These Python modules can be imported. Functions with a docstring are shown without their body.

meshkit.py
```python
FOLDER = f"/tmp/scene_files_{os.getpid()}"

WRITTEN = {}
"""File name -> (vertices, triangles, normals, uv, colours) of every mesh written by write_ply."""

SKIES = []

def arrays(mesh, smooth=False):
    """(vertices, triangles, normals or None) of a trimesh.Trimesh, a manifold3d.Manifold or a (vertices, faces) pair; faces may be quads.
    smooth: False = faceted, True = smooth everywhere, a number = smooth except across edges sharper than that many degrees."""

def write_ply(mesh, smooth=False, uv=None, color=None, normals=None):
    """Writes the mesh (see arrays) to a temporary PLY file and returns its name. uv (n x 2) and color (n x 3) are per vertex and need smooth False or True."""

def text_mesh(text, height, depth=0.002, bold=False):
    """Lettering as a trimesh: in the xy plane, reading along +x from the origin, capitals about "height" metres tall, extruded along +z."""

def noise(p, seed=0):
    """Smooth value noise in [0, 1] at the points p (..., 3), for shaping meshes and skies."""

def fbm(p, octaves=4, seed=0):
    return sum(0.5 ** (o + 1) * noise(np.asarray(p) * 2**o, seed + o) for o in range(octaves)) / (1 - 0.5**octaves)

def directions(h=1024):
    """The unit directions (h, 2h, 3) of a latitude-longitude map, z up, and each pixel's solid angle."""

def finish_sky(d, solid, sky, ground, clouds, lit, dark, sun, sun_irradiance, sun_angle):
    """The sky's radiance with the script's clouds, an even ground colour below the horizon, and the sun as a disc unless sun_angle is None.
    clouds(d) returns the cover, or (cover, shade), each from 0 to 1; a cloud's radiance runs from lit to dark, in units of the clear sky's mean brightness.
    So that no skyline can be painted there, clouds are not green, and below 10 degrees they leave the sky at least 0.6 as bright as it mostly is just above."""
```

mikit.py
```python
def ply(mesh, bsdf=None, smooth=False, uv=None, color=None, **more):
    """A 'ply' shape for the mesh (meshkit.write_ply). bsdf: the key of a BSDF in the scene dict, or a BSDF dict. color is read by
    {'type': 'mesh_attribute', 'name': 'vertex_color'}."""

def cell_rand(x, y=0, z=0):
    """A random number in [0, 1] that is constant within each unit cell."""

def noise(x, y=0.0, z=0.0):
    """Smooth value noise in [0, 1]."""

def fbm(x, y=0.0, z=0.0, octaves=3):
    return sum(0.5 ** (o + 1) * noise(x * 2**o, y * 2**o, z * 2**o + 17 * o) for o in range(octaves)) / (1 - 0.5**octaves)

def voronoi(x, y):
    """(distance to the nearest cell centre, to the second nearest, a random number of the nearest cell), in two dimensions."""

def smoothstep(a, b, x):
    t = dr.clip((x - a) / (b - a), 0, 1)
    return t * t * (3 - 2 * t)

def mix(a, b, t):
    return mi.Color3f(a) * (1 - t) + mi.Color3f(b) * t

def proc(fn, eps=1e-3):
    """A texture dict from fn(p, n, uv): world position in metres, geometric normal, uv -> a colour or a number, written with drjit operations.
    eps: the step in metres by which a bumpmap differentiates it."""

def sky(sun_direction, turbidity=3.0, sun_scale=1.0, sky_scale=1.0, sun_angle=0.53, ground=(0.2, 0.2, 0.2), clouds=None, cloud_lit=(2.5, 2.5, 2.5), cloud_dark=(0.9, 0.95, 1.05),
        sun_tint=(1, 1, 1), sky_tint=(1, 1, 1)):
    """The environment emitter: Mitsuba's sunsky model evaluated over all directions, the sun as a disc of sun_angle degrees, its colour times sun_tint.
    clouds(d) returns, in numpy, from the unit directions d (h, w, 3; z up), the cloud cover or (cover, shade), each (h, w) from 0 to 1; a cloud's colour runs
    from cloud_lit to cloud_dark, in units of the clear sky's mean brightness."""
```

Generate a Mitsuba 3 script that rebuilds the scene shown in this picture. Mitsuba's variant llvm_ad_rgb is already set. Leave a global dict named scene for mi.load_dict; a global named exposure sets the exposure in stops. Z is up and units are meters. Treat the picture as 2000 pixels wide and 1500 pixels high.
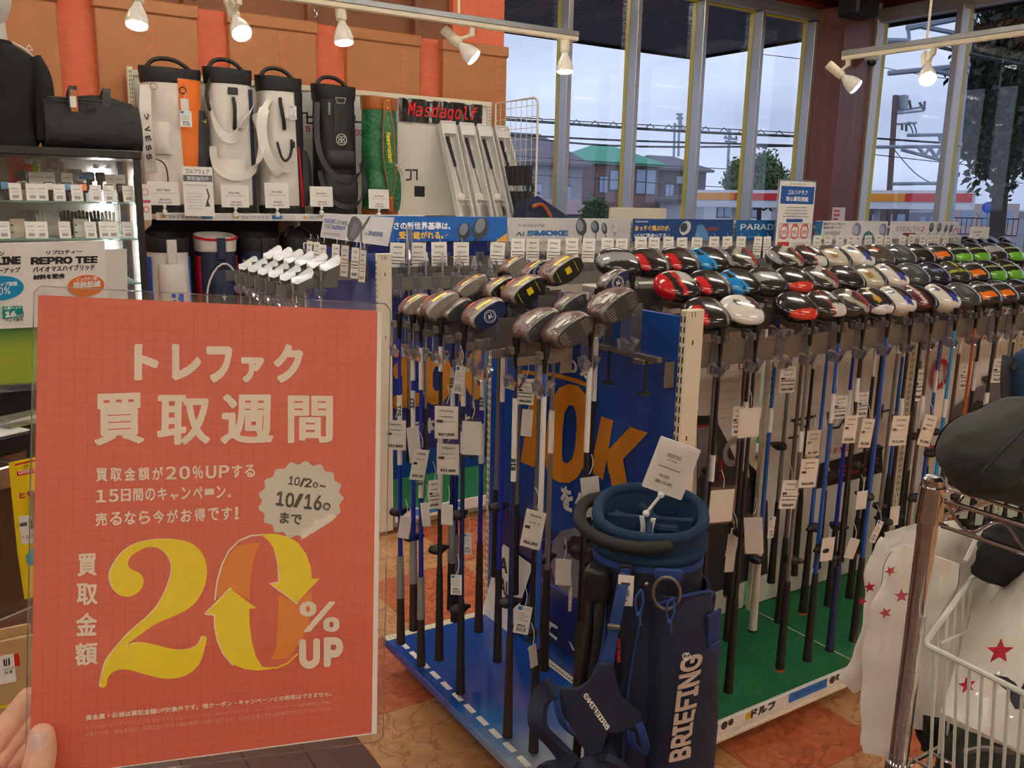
"""Second-hand sports shop: golf corner with racks of drivers, a campaign poster held up in front.  World: x runs along the racks
(away to the right), y towards the back wall, z up, metres, floor at z = 0."""
import glob, math, random
import numpy as np, trimesh, manifold3d, mitsuba as mi, drjit as dr
import mikit, meshkit
from mikit import proc, noise, fbm, voronoi, cell_rand, smoothstep, mix
from shapely.geometry import Polygon, LineString, Point, box as rect
from shapely import affinity, union_all

T = mi.ScalarTransform4f
rng = np.random.default_rng(7)
scene, labels = {}, {}

# ------------------------------------------------------------------ camera, sky, lights, exposure
EYE = (0.0, 0.0, 1.5)
FWD = (534.298,819.852,-205.838)
UP = (93.981,184.384,978.351)
scene['camera'] = {'type': 'perspective', 'fov_axis': 'x', 'fov': 60.557, 'near_clip': 0.02, 'far_clip': 1000.0,
                   'to_world': T().look_at(origin=EYE, target=[EYE[i] + FWD[i] / 1000 for i in range(3)], up=[c / 1000 for c in UP])}
exposure = 2.2
TUBE = 9.0           # radiance of the fluorescent ceiling luminaires
BULB = 30.0          # radiance of the reflector bulbs on the tracks
LAMP = (1.0, 0.93, 0.81)   # their colour: warm white


SKY = 2.5            # brightness of the cloud deck


def cloud_layer(d):
    """Overcast evening sky: a closed grey-blue deck with softer bright bands low down."""
    az, z = np.arctan2(d[..., 1], d[..., 0]), np.clip(d[..., 2], 0, 1)
    q = np.stack([az * 2.2, z * 9.0, az * 0], -1)
    big = meshkit.fbm(q * 1.3 + 3.1, 5, seed=4)
    fine = meshkit.fbm(q * [3.0, 2.4, 1] + 9.0, 4, seed=8)
    shade = np.clip(0.15 + 1.5 * (0.62 * big + 0.38 * fine - 0.28), 0, 1)
    return np.full(z.shape, 0.97), shade


scene['sky'] = mikit.sky((0.3, -0.6, 0.45), turbidity=4.0, sun_scale=0.0, sky_scale=1.0, clouds=cloud_layer,
                         cloud_lit=(0.86*SKY, 0.98*SKY, 1.26*SKY), cloud_dark=(0.36*SKY, 0.45*SKY, 0.68*SKY), ground=(0.16, 0.16, 0.16))


# ------------------------------------------------------------------ naming, materials, meshes
def numbered(name):
    if name not in used:
        used[name] = 0
        return name
    used[name] += 1
    return f'{name}_{used[name]:03d}'


used = {}


def thing(name, label=None, cat=None, group=None, kind=None):
    key = numbered(name)
    labels[key] = {k: v for k, v in (('label', label), ('category', cat), ('group', group), ('kind', kind)) if v}
    return key


def struct(name, label=None):
    return thing(name, label, None, None, 'structure')


def put(parent, name, shape, to_world=None, label=None, kind=None):
    key = numbered(parent + '__' + name if name else parent)
    scene[key] = {**shape, 'to_world': to_world} if to_world is not None else shape
    if label or kind:
        labels[key] = {k: v for k, v in (('label', label), ('kind', kind)) if v}
    return key


def part(parent, name, mesh, m, label=None, smooth=30, to_world=None, kind=None):
    return put(parent, name, mikit.ply(mesh, m, smooth=smooth), to_world, label, kind)


def solo(name, mesh, m, label, cat=None, group=None, kind=None, smooth=30):
    key = thing(name, label, cat, group, kind)
    scene[key] = mikit.ply(mesh, m, smooth=smooth)
    return key


def lin(c):
    c = np.asarray(c, float) / 255.0
    return np.where(c < 0.04045, c / 12.92, ((c + 0.055) / 1.055) ** 2.4)


def rgb(*c):
    return {'type': 'rgb', 'value': [float(x) for x in lin(c)]}


def mat(name, color, rough=0.5, metal=0.0, coat=0.0, bump=None, spec=0.5, two=True, coatg=0.9, **more):
    """A principled BSDF under its own key; color is an 8-bit sRGB triple or a texture dict."""
    base = color if isinstance(color, dict) else rgb(*color)
    b = {'type': 'principled', 'base_color': base, 'roughness': rough, 'metallic': metal, 'specular': spec, **more}
    if coat:
        b.update(clearcoat=coat, clearcoat_gloss=coatg)
    if bump is not None:
        b = {'type': 'bumpmap', 'bump': bump[0], 'scale': bump[1], 'bsdf': b}
    scene['mat_' + name] = {'type': 'twosided', 'bsdf': b} if two else b
    return 'mat_' + name


def lc(*c):
    return mi.Color3f(*[float(x) for x in lin(c)])


def box(x0, x1, y0, y1, z0, z1):
    m = trimesh.creation.box((abs(x1 - x0), abs(y1 - y0), abs(z1 - z0)))
    m.apply_translation(((x0 + x1) / 2, (y0 + y1) / 2, (z0 + z1) / 2))
    return m


def cbox(x0, x1, y0, y1, z0, z1, c=0.003):
    """A box with chamfered edges."""
    x0, x1, y0, y1, z0, z1 = min(x0, x1), max(x0, x1), min(y0, y1), max(y0, y1), min(z0, z1), max(z0, z1)
    c = min(c, 0.45 * min(x1 - x0, y1 - y0, z1 - z0))
    pts = []
    for X, sx in ((x0, 1), (x1, -1)):
        for Y, sy in ((y0, 1), (y1, -1)):
            for Z, sz in ((z0, 1), (z1, -1)):
                pts += [(X, Y + sy * c, Z + sz * c), (X + sx * c, Y, Z + sz * c), (X + sx * c, Y + sy * c, Z)]
    return hull(pts)


def hull(pts):
    return trimesh.convex.convex_hull(np.asarray(pts, float))


def cat(ms):
    return trimesh.util.concatenate([m for m in ms if m is not None])


def tube(points, r, sides=8, closed=False, caps=True):
    """A round bar along a polyline; r may vary per point."""
    p = np.asarray(points, float)
    n = len(p)
    r = np.broadcast_to(np.asarray(r, float), (n,))
    t = (np.roll(p, -1, 0) - np.roll(p, 1, 0)) if closed else np.gradient(p, axis=0)
    t /= np.linalg.norm(t, axis=1, keepdims=True) + 1e-12
    a = np.zeros_like(p)
    ref = np.array([0, 0, 1.0]) if abs(t[0, 2]) < 0.9 else np.array([1.0, 0, 0])
    for i in range(n):
        v = ref - t[i] * (ref @ t[i])
        a[i] = v / (np.linalg.norm(v) + 1e-12)
        ref = a[i]
    b = np.cross(t, a)
    ang = np.arange(sides) * 2 * math.pi / sides
    v = p[:, None] + r[:, None, None] * (np.cos(ang)[None, :, None] * a[:, None] + np.sin(ang)[None, :, None] * b[:, None])
    m = n if closed else n - 1
    i, j = np.meshgrid(np.arange(m), np.arange(sides), indexing='ij')
    i2, j2 = (i + 1) % n, (j + 1) % sides
    q = np.stack([i * sides + j, i * sides + j2, i2 * sides + j2, i2 * sides + j], -1).reshape(-1, 4)
    f = np.vstack([q[:, [0, 1, 2]], q[:, [0, 2, 3]]])
    v = v.reshape(-1, 3)
    if caps and not closed:
        k = len(v)
        v = np.vstack([v, p[0], p[-1]])
        s = np.arange(sides)
        f = np.vstack([f, np.stack([np.full(sides, k), (s + 1) % sides, s], 1), np.stack([np.full(sides, k + 1), (n - 1) * sides + s, (n - 1) * sides + (s + 1) % sides], 1)])
    return trimesh.Trimesh(v, f, process=False)


def arc(c, r, a0, a1, n, u=(1, 0, 0), v=(0, 0, 1)):
    a = np.radians(np.linspace(a0, a1, n))[:, None]
    return np.asarray(c, float) + r * (np.cos(a) * np.asarray(u, float) + np.sin(a) * np.asarray(v, float))


def spline(points, n=40, closed=False):
    """A smooth curve through the points (Catmull-Rom)."""
    from scipy.interpolate import CubicSpline
    p = np.asarray(points, float)
    if closed:
        p = np.vstack([p, p[:1]])
    s = np.r_[0, np.cumsum(np.linalg.norm(np.diff(p, axis=0), axis=1) ** 0.7)]
    q = CubicSpline(s, p, bc_type='periodic' if closed else 'natural')(np.linspace(0, s[-1], n + (1 if closed else 0)))
    return q[:-1] if closed else q


def lathe(profile, n=24):
    """Profile of (r, z) revolved about z."""
    pr = np.asarray(profile, float)
    ang = np.arange(n) * 2 * math.pi / n
    v = np.stack([pr[:, None, 0] * np.cos(ang), pr[:, None, 0] * np.sin(ang), np.repeat(pr[:, None, 1], n, 1)], -1).reshape(-1, 3)
    i, j = np.meshgrid(np.arange(len(pr) - 1), np.arange(n), indexing='ij')
    j2 = (j + 1) % n
    q = np.stack([i * n + j, i * n + j2, (i + 1) * n + j2, (i + 1) * n + j], -1).reshape(-1, 4)
    return trimesh.Trimesh(v, np.vstack([q[:, [0, 1, 2]], q[:, [0, 2, 3]]]), process=False)


def loft(rings, caps=True):
    """Closed rings with the same number of points, joined in order."""
    r = np.asarray(rings, float)
    k, n = r.shape[:2]
    i, j = np.meshgrid(np.arange(k - 1), np.arange(n), indexing='ij')
    j2 = (j + 1) % n
    q = np.stack([i * n + j, i * n + j2, (i + 1) * n + j2, (i + 1) * n + j], -1).reshape(-1, 4)
    f = np.vstack([q[:, [0, 1, 2]], q[:, [0, 2, 3]]])
    v = r.reshape(-1, 3)
    if caps:
        c = len(v)
        v = np.vstack([v, r[0].mean(0), r[-1].mean(0)])
        s = np.arange(n)
        f = np.vstack([f, np.stack([np.full(n, c), (s + 1) % n, s], 1), np.stack([np.full(n, c + 1), (k - 1) * n + s, (k - 1) * n + (s + 1) % n], 1)])
    m = trimesh.Trimesh(v, f, process=False)
    return m


def sheet(fn, nu, nv):
    """A grid surface fn(s, t) -> point, s and t from 0 to 1."""
    s, t = np.meshgrid(np.linspace(0, 1, nu), np.linspace(0, 1, nv), indexing='ij')
    v = np.asarray(fn(s, t), float)
    if v.shape[0] == 3 and v.ndim == 3 and v.shape[-1] != 3:
        v = np.moveaxis(v, 0, -1)
    i, j = np.meshgrid(np.arange(nu - 1), np.arange(nv - 1), indexing='ij')
    q = np.stack([i * nv + j, (i + 1) * nv + j, (i + 1) * nv + j + 1, i * nv + j + 1], -1).reshape(-1, 4)
    return trimesh.Trimesh(v.reshape(-1, 3), np.vstack([q[:, [0, 1, 2]], q[:, [0, 2, 3]]]), process=False)


def thick(mesh, d):
    """A sheet given thickness d along its normals (both faces and the rim)."""
    n = len(mesh.vertices)
    v = np.vstack([mesh.vertices, mesh.vertices - mesh.vertex_normals * d])
    e = mesh.edges_sorted
    u, idx, cnt = np.unique(e, axis=0, return_index=True, return_counts=True)
    rim = mesh.edges[idx[cnt == 1]]
    f = np.vstack([mesh.faces, mesh.faces[:, ::-1] + n, np.stack([rim[:, 1], rim[:, 0], rim[:, 0] + n], 1), np.stack([rim[:, 1], rim[:, 0] + n, rim[:, 1] + n], 1)])
    return trimesh.Trimesh(v, f, process=False)


def frame(o, x, y):
    """4 x 4 of a plane: columns x, y, x cross y, origin (x, y made unit and square)."""
    x = np.asarray(x, float) / np.linalg.norm(x)
    y = np.asarray(y, float) - x * (np.asarray(y, float) @ x)
    y /= np.linalg.norm(y)
    m = np.eye(4)
    m[:3, 0], m[:3, 1], m[:3, 2], m[:3, 3] = x, y, np.cross(x, y), o
    return m


def tf(m):
    return T(np.asarray(m, float).tolist())


def moved(mesh, m):
    mesh = mesh.copy()
    mesh.apply_transform(m)
    return mesh


def at(x, y, z, rz=0.0, s=1.0):
    return T().translate([x, y, z]).rotate([0, 0, 1], rz).scale(s)


def plate(geom, d=0.001):
    """A flat shapely outline as a thin solid standing on z = 0."""
    return cat([trimesh.creation.extrude_polygon(g, d, engine='earcut') for g in getattr(geom, 'geoms', [geom]) if g.area > 1e-10])


def flat(geom, z=0.0):
    vs, fs, k = [], [], 0
    for g in getattr(geom, 'geoms', [geom]):
        if g.geom_type != 'Polygon' or g.area < 1e-11:
            continue
        v, f = trimesh.creation.triangulate_polygon(g, engine='earcut')
        f = np.asarray(f)
        a, b, c = (v[f[:, i]] for i in range(3))
        neg = ((b - a)[:, 0] * (c - a)[:, 1] - (b - a)[:, 1] * (c - a)[:, 0]) < 0
        f[neg] = f[neg][:, ::-1]
        vs.append(np.c_[v, np.full(len(v), z)])
        fs.append(f + k)
        k += len(v)
    return (np.vstack(vs), np.vstack(fs)) if vs else None


def printed(parent, name, layers, fr=None, m='mat_print', eps=0.00025, z0=0.0003, to_world=None, warp=None, label=None):
    """Flat print: (outline, sRGB colour) layers over each other as one mesh with a colour per vertex."""
    vs, fs, cs, k, z = [], [], [], 0, z0
    for geom, color in layers:
        got = flat(geom, z)
        z += eps
        if got is None:
            continue
        v, f = got
        vs.append(v)
        fs.append(f + k)
        cs.append(np.repeat(lin(color)[None], len(v), 0))
        k += len(v)
    v = np.vstack(vs)
    if warp is not None:
        v = warp(v)
    mesh = trimesh.Trimesh(v, np.vstack(fs), process=False)
    if fr is not None:
        mesh.apply_transform(fr)
    shape = mikit.ply(mesh, m, smooth=False, color=np.vstack(cs))
    return put(parent, name, shape, to_world, label) if parent else shape


FONTS = {}


def font(kind, size):
    from PIL import ImageFont
    if (kind, size) not in FONTS:
        FONTS[kind, size] = ImageFont.truetype(glob.glob('/opt/blender-*/*/datafiles/fonts/' + {'cjk': 'Noto Sans CJK Regular.woff2', 'sans': 'Inter.woff2', 'mono': 'DejaVuSansMono.woff2'}[kind])[0], size)
    return FONTS[kind, size]


TEXTS = {}


def text(s, bold=0, kind='cjk', px=64, tol=0.6, round_=0.6):
    """Lettering as a shapely outline in units of the em, baseline at y = 0; bold is a stroke in pixels at size px."""
    key = (s, bold, kind, px, tol, round_)
    if key not in TEXTS:
        from PIL import Image, ImageDraw
        ft = font(kind, px)
        x0, y0, x1, y1 = ft.getbbox(s, anchor='ls', stroke_width=bold)
        im = Image.new('L', (x1 - x0 + 8, y1 - y0 + 8))
        ImageDraw.Draw(im).text((4 - x0, 4 - y0), s, 255, ft, anchor='ls', stroke_width=bold)
        on = np.pad(np.asarray(im) > 127, ((0, 0), (1, 1))).astype(np.int8)
        rows, starts = np.nonzero(np.diff(on, axis=1) == 1)
        ends = np.nonzero(np.diff(on, axis=1) == -1)[1]
        import shapely
        g = union_all(shapely.box(starts, -rows - 1.0, ends, -rows * 1.0)).buffer(0.6).buffer(-0.6 - 0.5 * round_).buffer(0.5 * round_).simplify(tol)
        TEXTS[key] = affinity.affine_transform(g, [1 / px, 0, 0, 1 / px, (x0 - 4) / px, (4 - y0) / px])
    return TEXTS[key]


def fit(g, x0, y0, x1, y1):
    """The outline stretched to fill a rectangle."""
    a, b, c, d = g.bounds
    sx, sy = (x1 - x0) / max(c - a, 1e-9), (y1 - y0) / max(d - b, 1e-9)
    return affinity.affine_transform(g, [sx, 0, 0, sy, x0 - a * sx, y0 - b * sy])


def line_at(g, x, y, h, w=None, align='l'):
    """The outline scaled so that its em is h (or its width w), its baseline from (x, y)."""
    a, _, c, _ = g.bounds
    s = h if w is None else w / (c - a)
    g = affinity.affine_transform(g, [s, 0, 0, h, 0, 0])
    a, _, c, _ = g.bounds
    return affinity.translate(g, x - {'l': a, 'c': (a + c) / 2, 'r': c}[align], y)


def area(r, g, b, scale):
    return {'type': 'area', 'radiance': {'type': 'rgb', 'value': [r * scale, g * scale, b * scale]}}


# ------------------------------------------------------------------ materials
def wood(c0, c1, sx, sz, axis='z'):
    def fn(p, n, uv):
        h = p.x * 1.3 + p.y
        along, across = (p.z, h) if axis == 'z' else (h, p.z)
        g = fbm(across * sx, along * sz, p.x * 2, 4)
        f = noise(across * sx * 5, along * sz * 2.5, 3.0)
        return mix(lc(*c0), lc(*c1), dr.clip(0.75 * g + 0.35 * f, 0, 1))
    return proc(fn)


def mottled(c0, c1, s, oct_=3):
    return proc(lambda p, n, uv: mix(lc(*c0), lc(*c1), fbm(p.x * s, p.y * s, p.z * s, oct_)))


def marble(c0, c1, c2):
    def fn(p, n, uv):
        w = fbm(p.x * 14, p.y * 14, 1.0, 3) * 0.9
        a = fbm(p.x * 30 + w * 4, p.y * 30 - w * 4, 5.0, 3)
        v = dr.abs(2 * fbm(p.x * 22 + 3 * w, p.y * 22 + 2 * w, 9.0, 3) - 1)
        c = mix(lc(*c0), lc(*c1), smoothstep(0.25, 0.75, a))
        return mix(lc(*c2), c, smoothstep(0.0, 0.16, v))
    return proc(fn)


mat('tile_red', marble((172, 88, 54), (188, 106, 68), (156, 76, 46)), 0.33)
mat('tile_tan', marble((184, 132, 86), (198, 148, 102), (164, 112, 70)), 0.33)
mat('plank', wood((66, 38, 34), (92, 58, 52), 18, 1.2, 'x'), 0.3)
mat('slab', (70, 50, 40), 0.9)
mat('panel_brown', mottled((166, 106, 62), (176, 116, 70), 9), 0.55)
mat('slot_strip', (196, 112, 70), 0.6)
mat('slot_dark', (84, 48, 28), 0.8)
mat('fabric_orange', mottled((206, 100, 70), (226, 126, 92), 40, 4), 0.9)
mat('recess_brown', (120, 74, 46), 0.7)
mat('column_wood', wood((82, 38, 26), (124, 66, 48), 26, 0.8), 0.32)
mat('ceiling_wood', wood((84, 40, 24), (118, 62, 38), 20, 0.8, 'x'), 0.4)
mat('cove_orange', (176, 76, 48), 0.8)
mat('ceiling', (222, 216, 204), 0.9)
mat('wall_beige', (214, 196, 168), 0.85)
mat('frame_silver', (176, 176, 178), 0.32, 0.7)
mat('frame_bright', (206, 208, 210), 0.35, 0.3)  # paler copy of the silver, sky light put into the colour
mat('frame_yellow', (206, 186, 40), 0.45)
mat('white_metal', (232, 228, 214), 0.4)
mat('cream_metal', (226, 220, 198), 0.42)
mat('grey_metal', (128, 126, 122), 0.38, 0.75)
mat('black', (18, 18, 19), 0.45)
mat('black_gloss', (12, 12, 13), 0.12, coat=1.0)
mat('black_rubber', (24, 23, 23), 0.7)
mat('chrome', (214, 212, 212), 0.07, 1.0)
mat('chrome_soft', (196, 194, 192), 0.2, 1.0)
mat('paper', (238, 236, 230), 0.7)
mat('paper_blank', (226, 224, 218), 0.7)
mat('white_plastic', (236, 236, 232), 0.35)
scene['mat_print'] = {'type': 'twosided', 'bsdf': {'type': 'principled', 'base_color': {'type': 'mesh_attribute', 'name': 'vertex_color'}, 'roughness': 0.5, 'specular': 0.4}}
scene['mat_print_gloss'] = {'type': 'twosided', 'bsdf': {'type': 'principled', 'base_color': {'type': 'mesh_attribute', 'name': 'vertex_color'}, 'roughness': 0.22, 'specular': 0.5}}
scene['mat_pane'] = {'type': 'thindielectric', 'int_ior': 1.5}
scene['mat_film'] = {'type': 'thindielectric', 'int_ior': 1.45}
scene['mat_lamp'] = {'type': 'diffuse', 'reflectance': {'type': 'rgb', 'value': 0.8}}

# ------------------------------------------------------------------ the setting: floor
WY, WX = 6.0, 7.73            # planes of the back wall (with windows) and of the right window wall
fl = struct('floor')
part(fl, 'slab', box(-8, 9, -8, 6.2, -0.12, -0.012), 'mat_slab')
GX, GY, GS = 0.866, 0.023, 0.427
tile = {k: mikit.ply(cbox(0.0006, GS - 0.0006, 0.0006, GS - 0.0006, -0.012, 0, 0.0012), m, smooth=False) for k, m in ((0, 'mat_tile_red'), (1, 'mat_tile_tan'))}
for i in range(11):
    for j in range(14):
        put(fl, 'tile', tile[(i + j + 1) % 2], T().translate([GX + i * GS, GY + j * GS, 0]))
part(fl, 'tile_field', cat([box(GX + 11 * GS, 8, GY, 6.2, -0.012, -0.0005), box(GX, 8, -8, GY, -0.012, -0.0005)]), 'mat_tile_tan')
plank = mikit.ply(cbox(0.0005, 0.1495, 0.0005, 0.9145, -0.012, 0, 0.0012), 'mat_plank', smooth=False)
for i in range(8):
    for j in range(4):
        put(fl, 'plank', plank, T().translate([GX - 0.15 * (i + 1), 0.3 + j * 0.915 + (i % 3) * 0.3, 0]))
part(fl, 'plank_field', cat([box(-8, GX - 1.2, -8, 6.2, -0.012, -0.0005), box(GX - 1.2, GX, -8, 0.25, -0.012, -0.0005), box(GX - 1.2, GX, 4.6, 6.2, -0.012, -0.0005)]), 'mat_plank')

# back wall: brown display panels standing before orange cloth, a darker recess above, then the windows
wb = struct('wall_back')
part(wb, 'masonry', box(-8, 3.73, WY, WY + 0.2, 0, 3.7), 'mat_recess_brown')
part(wb, 'orange_cloth', box(-3, 3.73, WY - 0.04, WY, 0, 2.62), 'mat_fabric_orange')
part(wb, 'orange_pier', box(3.29, 3.73, WY - 0.06, WY, 2.6, 3.6), 'mat_fabric_orange')
part(wb, 'recess_post', cat([box(x, x + 0.05, WY - 0.07, WY, 2.62, 3.6) for x in (1.40, 2.19, 2.98)]), 'mat_recess_brown')
for a, b, s in ((-1.0, -0.5, -0.7), (0.0, 0.69, 0.35), (0.889, 1.467, 1.19), (1.66, 2.234, 2.0), (2.45, 3.002, 2.87), (3.19, 3.735, 3.66)):
    pn = struct('wall_panel')
    part(pn, 'board', cbox(a, b, WY - 0.10, WY - 0.04, 0.1, 2.56, 0.004), 'mat_panel_brown')
    part(pn, 'top_cap', cbox(a - 0.01, b + 0.01, WY - 0.115, WY - 0.035, 2.545, 2.62, 0.006), 'mat_panel_brown')
    part(pn, 'slot_strip', cat([box(s - 0.022, s + 0.022, WY - 0.1012, WY - 0.099, 0.1, 2.53)]), 'mat_panel_brown')
    part(pn, 'slot', cat([box(s + d - 0.006, s + d + 0.006, WY - 0.1025, WY - 0.1, z, z + 0.025) for z in np.arange(1.9, 2.5, 0.045) for d in (-0.012, 0.012)]), 'mat_slot_strip')
for a, b in ((1.45, 1.47), (2.23, 2.25)):
    hk = thing('hanging_chain', f'short steel chain with a hook hanging in the recess above the {"left" if a < 2 else "right"} brown wall panels', 'chain', 'chains above the brown panels')
    part(hk, 'link', cat([tube(arc((a, WY - 0.12, 2.66 + 0.035 * k), 0.016, 0, 330, 8, (1, 0, 0) if k % 2 else (0, 1, 0)), 0.004, 5) for k in range(3)]), 'mat_chrome_soft')
    part(hk, 'rod', tube([(a, WY - 0.12, 2.75), (a, WY - 0.12, 3.5)], 0.004, 6), 'mat_chrome_soft')

# the windows of the back wall: frames with a silver face and a yellow strip outside
def mullion(key, x, z0=0.25, z1=3.22):
    part(key, 'mullion', cbox(x - 0.046, x, WY - 0.10, WY, z0, z1, 0.003), 'mat_frame_silver')
    part(key, 'yellow_strip', box(x - 0.043, x - 0.004, WY + 0.004, WY + 0.055, z0, z1), 'mat_frame_yellow')


wn = struct('window_1', 'tall storefront windows of the back wall with silver and yellow mullions')
MX = [3.73, 4.347, 5.05, 5.797, 6.518, 7.25]
for x in MX[1:]:
    mullion(wn, x)
part(wn, 'head_frame', cat([cbox(3.73, 7.25, WY - 0.1, WY + 0.02, 3.23, 3.29, 0.003), cbox(3.73, 7.25, WY - 0.07, WY + 0.05, 3.29, 3.34, 0.003)]), 'mat_frame_silver')
part(wn, 'sill', cat([cbox(3.73, 7.25, WY - 0.1, WY + 0.06, 0.2, 0.27)]), 'mat_frame_silver')
for a, b in zip(MX[:-1], MX[1:]):
    part(wn, 'pane', sheet(lambda s, t: (a + s * (b - a - 0.04), s * 0 + WY + 0.002, 0.26 + t * 2.98), 2, 2), 'mat_pane', smooth=False)
part(wb, 'parapet', box(3.73, 8, WY, WY + 0.2, 0, 0.22), 'mat_wall_beige')
part(wb, 'lintel', box(3.73, 8, WY - 0.02, WY + 0.2, 3.34, 3.75), 'mat_cove_orange')
part(wb, 'glazing_bead', cat([box(a, b - 0.045, WY - 0.012, WY + 0.014, 3.215, 3.235) for a, b in zip(MX[:-1], MX[1:])]), 'mat_frame_yellow')

# wood-clad corner column and the window wall on the right
col = struct('column')
part(col, 'cladding', cbox(7.25, WX + 0.04, 5.59, WY + 0.05, 0, 3.33, 0.004), 'mat_column_wood')
w2 = struct('window_2', 'tall storefront windows of the right wall with silver and yellow mullions')
MY = [5.59, 4.75, 3.91, 3.07, 2.23, 1.39, 0.55, -0.29]
for y in MY:
    part(w2, 'mullion', cbox(WX - 0.06, WX + 0.04, y - 0.03, y + 0.03, 0.25, 3.24, 0.003), 'mat_frame_silver')
    part(w2, 'skylit_strip', box(WX - 0.058, WX + 0.04, y - 0.036, y - 0.031, 0.25, 3.24), 'mat_frame_bright')  # added strip paints the mullion side as lit by the sky
    part(w2, 'yellow_strip', box(WX + 0.044, WX + 0.10, y - 0.034, y + 0.02, 0.25, 3.24), 'mat_frame_yellow')
part(w2, 'head_frame', cat([cbox(WX - 0.08, WX + 0.04, -8, 5.59, 3.24, 3.33), cbox(WX - 0.05, WX + 0.04, -8, 5.59, 3.215, 3.245)]), 'mat_frame_silver')
part(w2, 'sill', cbox(WX - 0.08, WX + 0.06, -8, 5.59, 0.2, 0.27), 'mat_frame_silver')
for a, b in zip(MY[1:], MY[:-1]):
    part(w2, 'pane', sheet(lambda s, t: (s * 0 + WX + 0.03, a + 0.03 + s * (b - a - 0.06), 0.26 + t * 2.98), 2, 2), 'mat_pane', smooth=False)
wr = struct('wall_right')
part(wr, 'parapet', box(WX, WX + 0.2, -8, 5.7, 0, 0.22), 'mat_wall_beige')
part(wr, 'lintel', box(WX, WX + 0.2, -8, 6.2, 3.33, 3.75), 'mat_ceiling_wood')
part(wr, 'pier', box(WX, WX + 0.2, -8, -0.3, 0.2, 3.4), 'mat_wall_beige')
part(struct('wall_left'), 'masonry', box(-8.2, -8, -8, 6.2, 0, 3.8), 'mat_wall_beige')
part(struct('wall_front'), 'masonry', box(-8.2, 8, -8.2, -8, 0, 3.8), 'mat_wall_beige')
ce = struct('ceiling')
part(ce, 'board', box(-8.2, 8, -8.2, 6.2, 3.62, 3.75), 'mat_ceiling')
part(ce, 'wood_soffit', cat([box(6.2, 8, -8, 6.0, 3.40, 3.62)]), 'mat_ceiling_wood')
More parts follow.
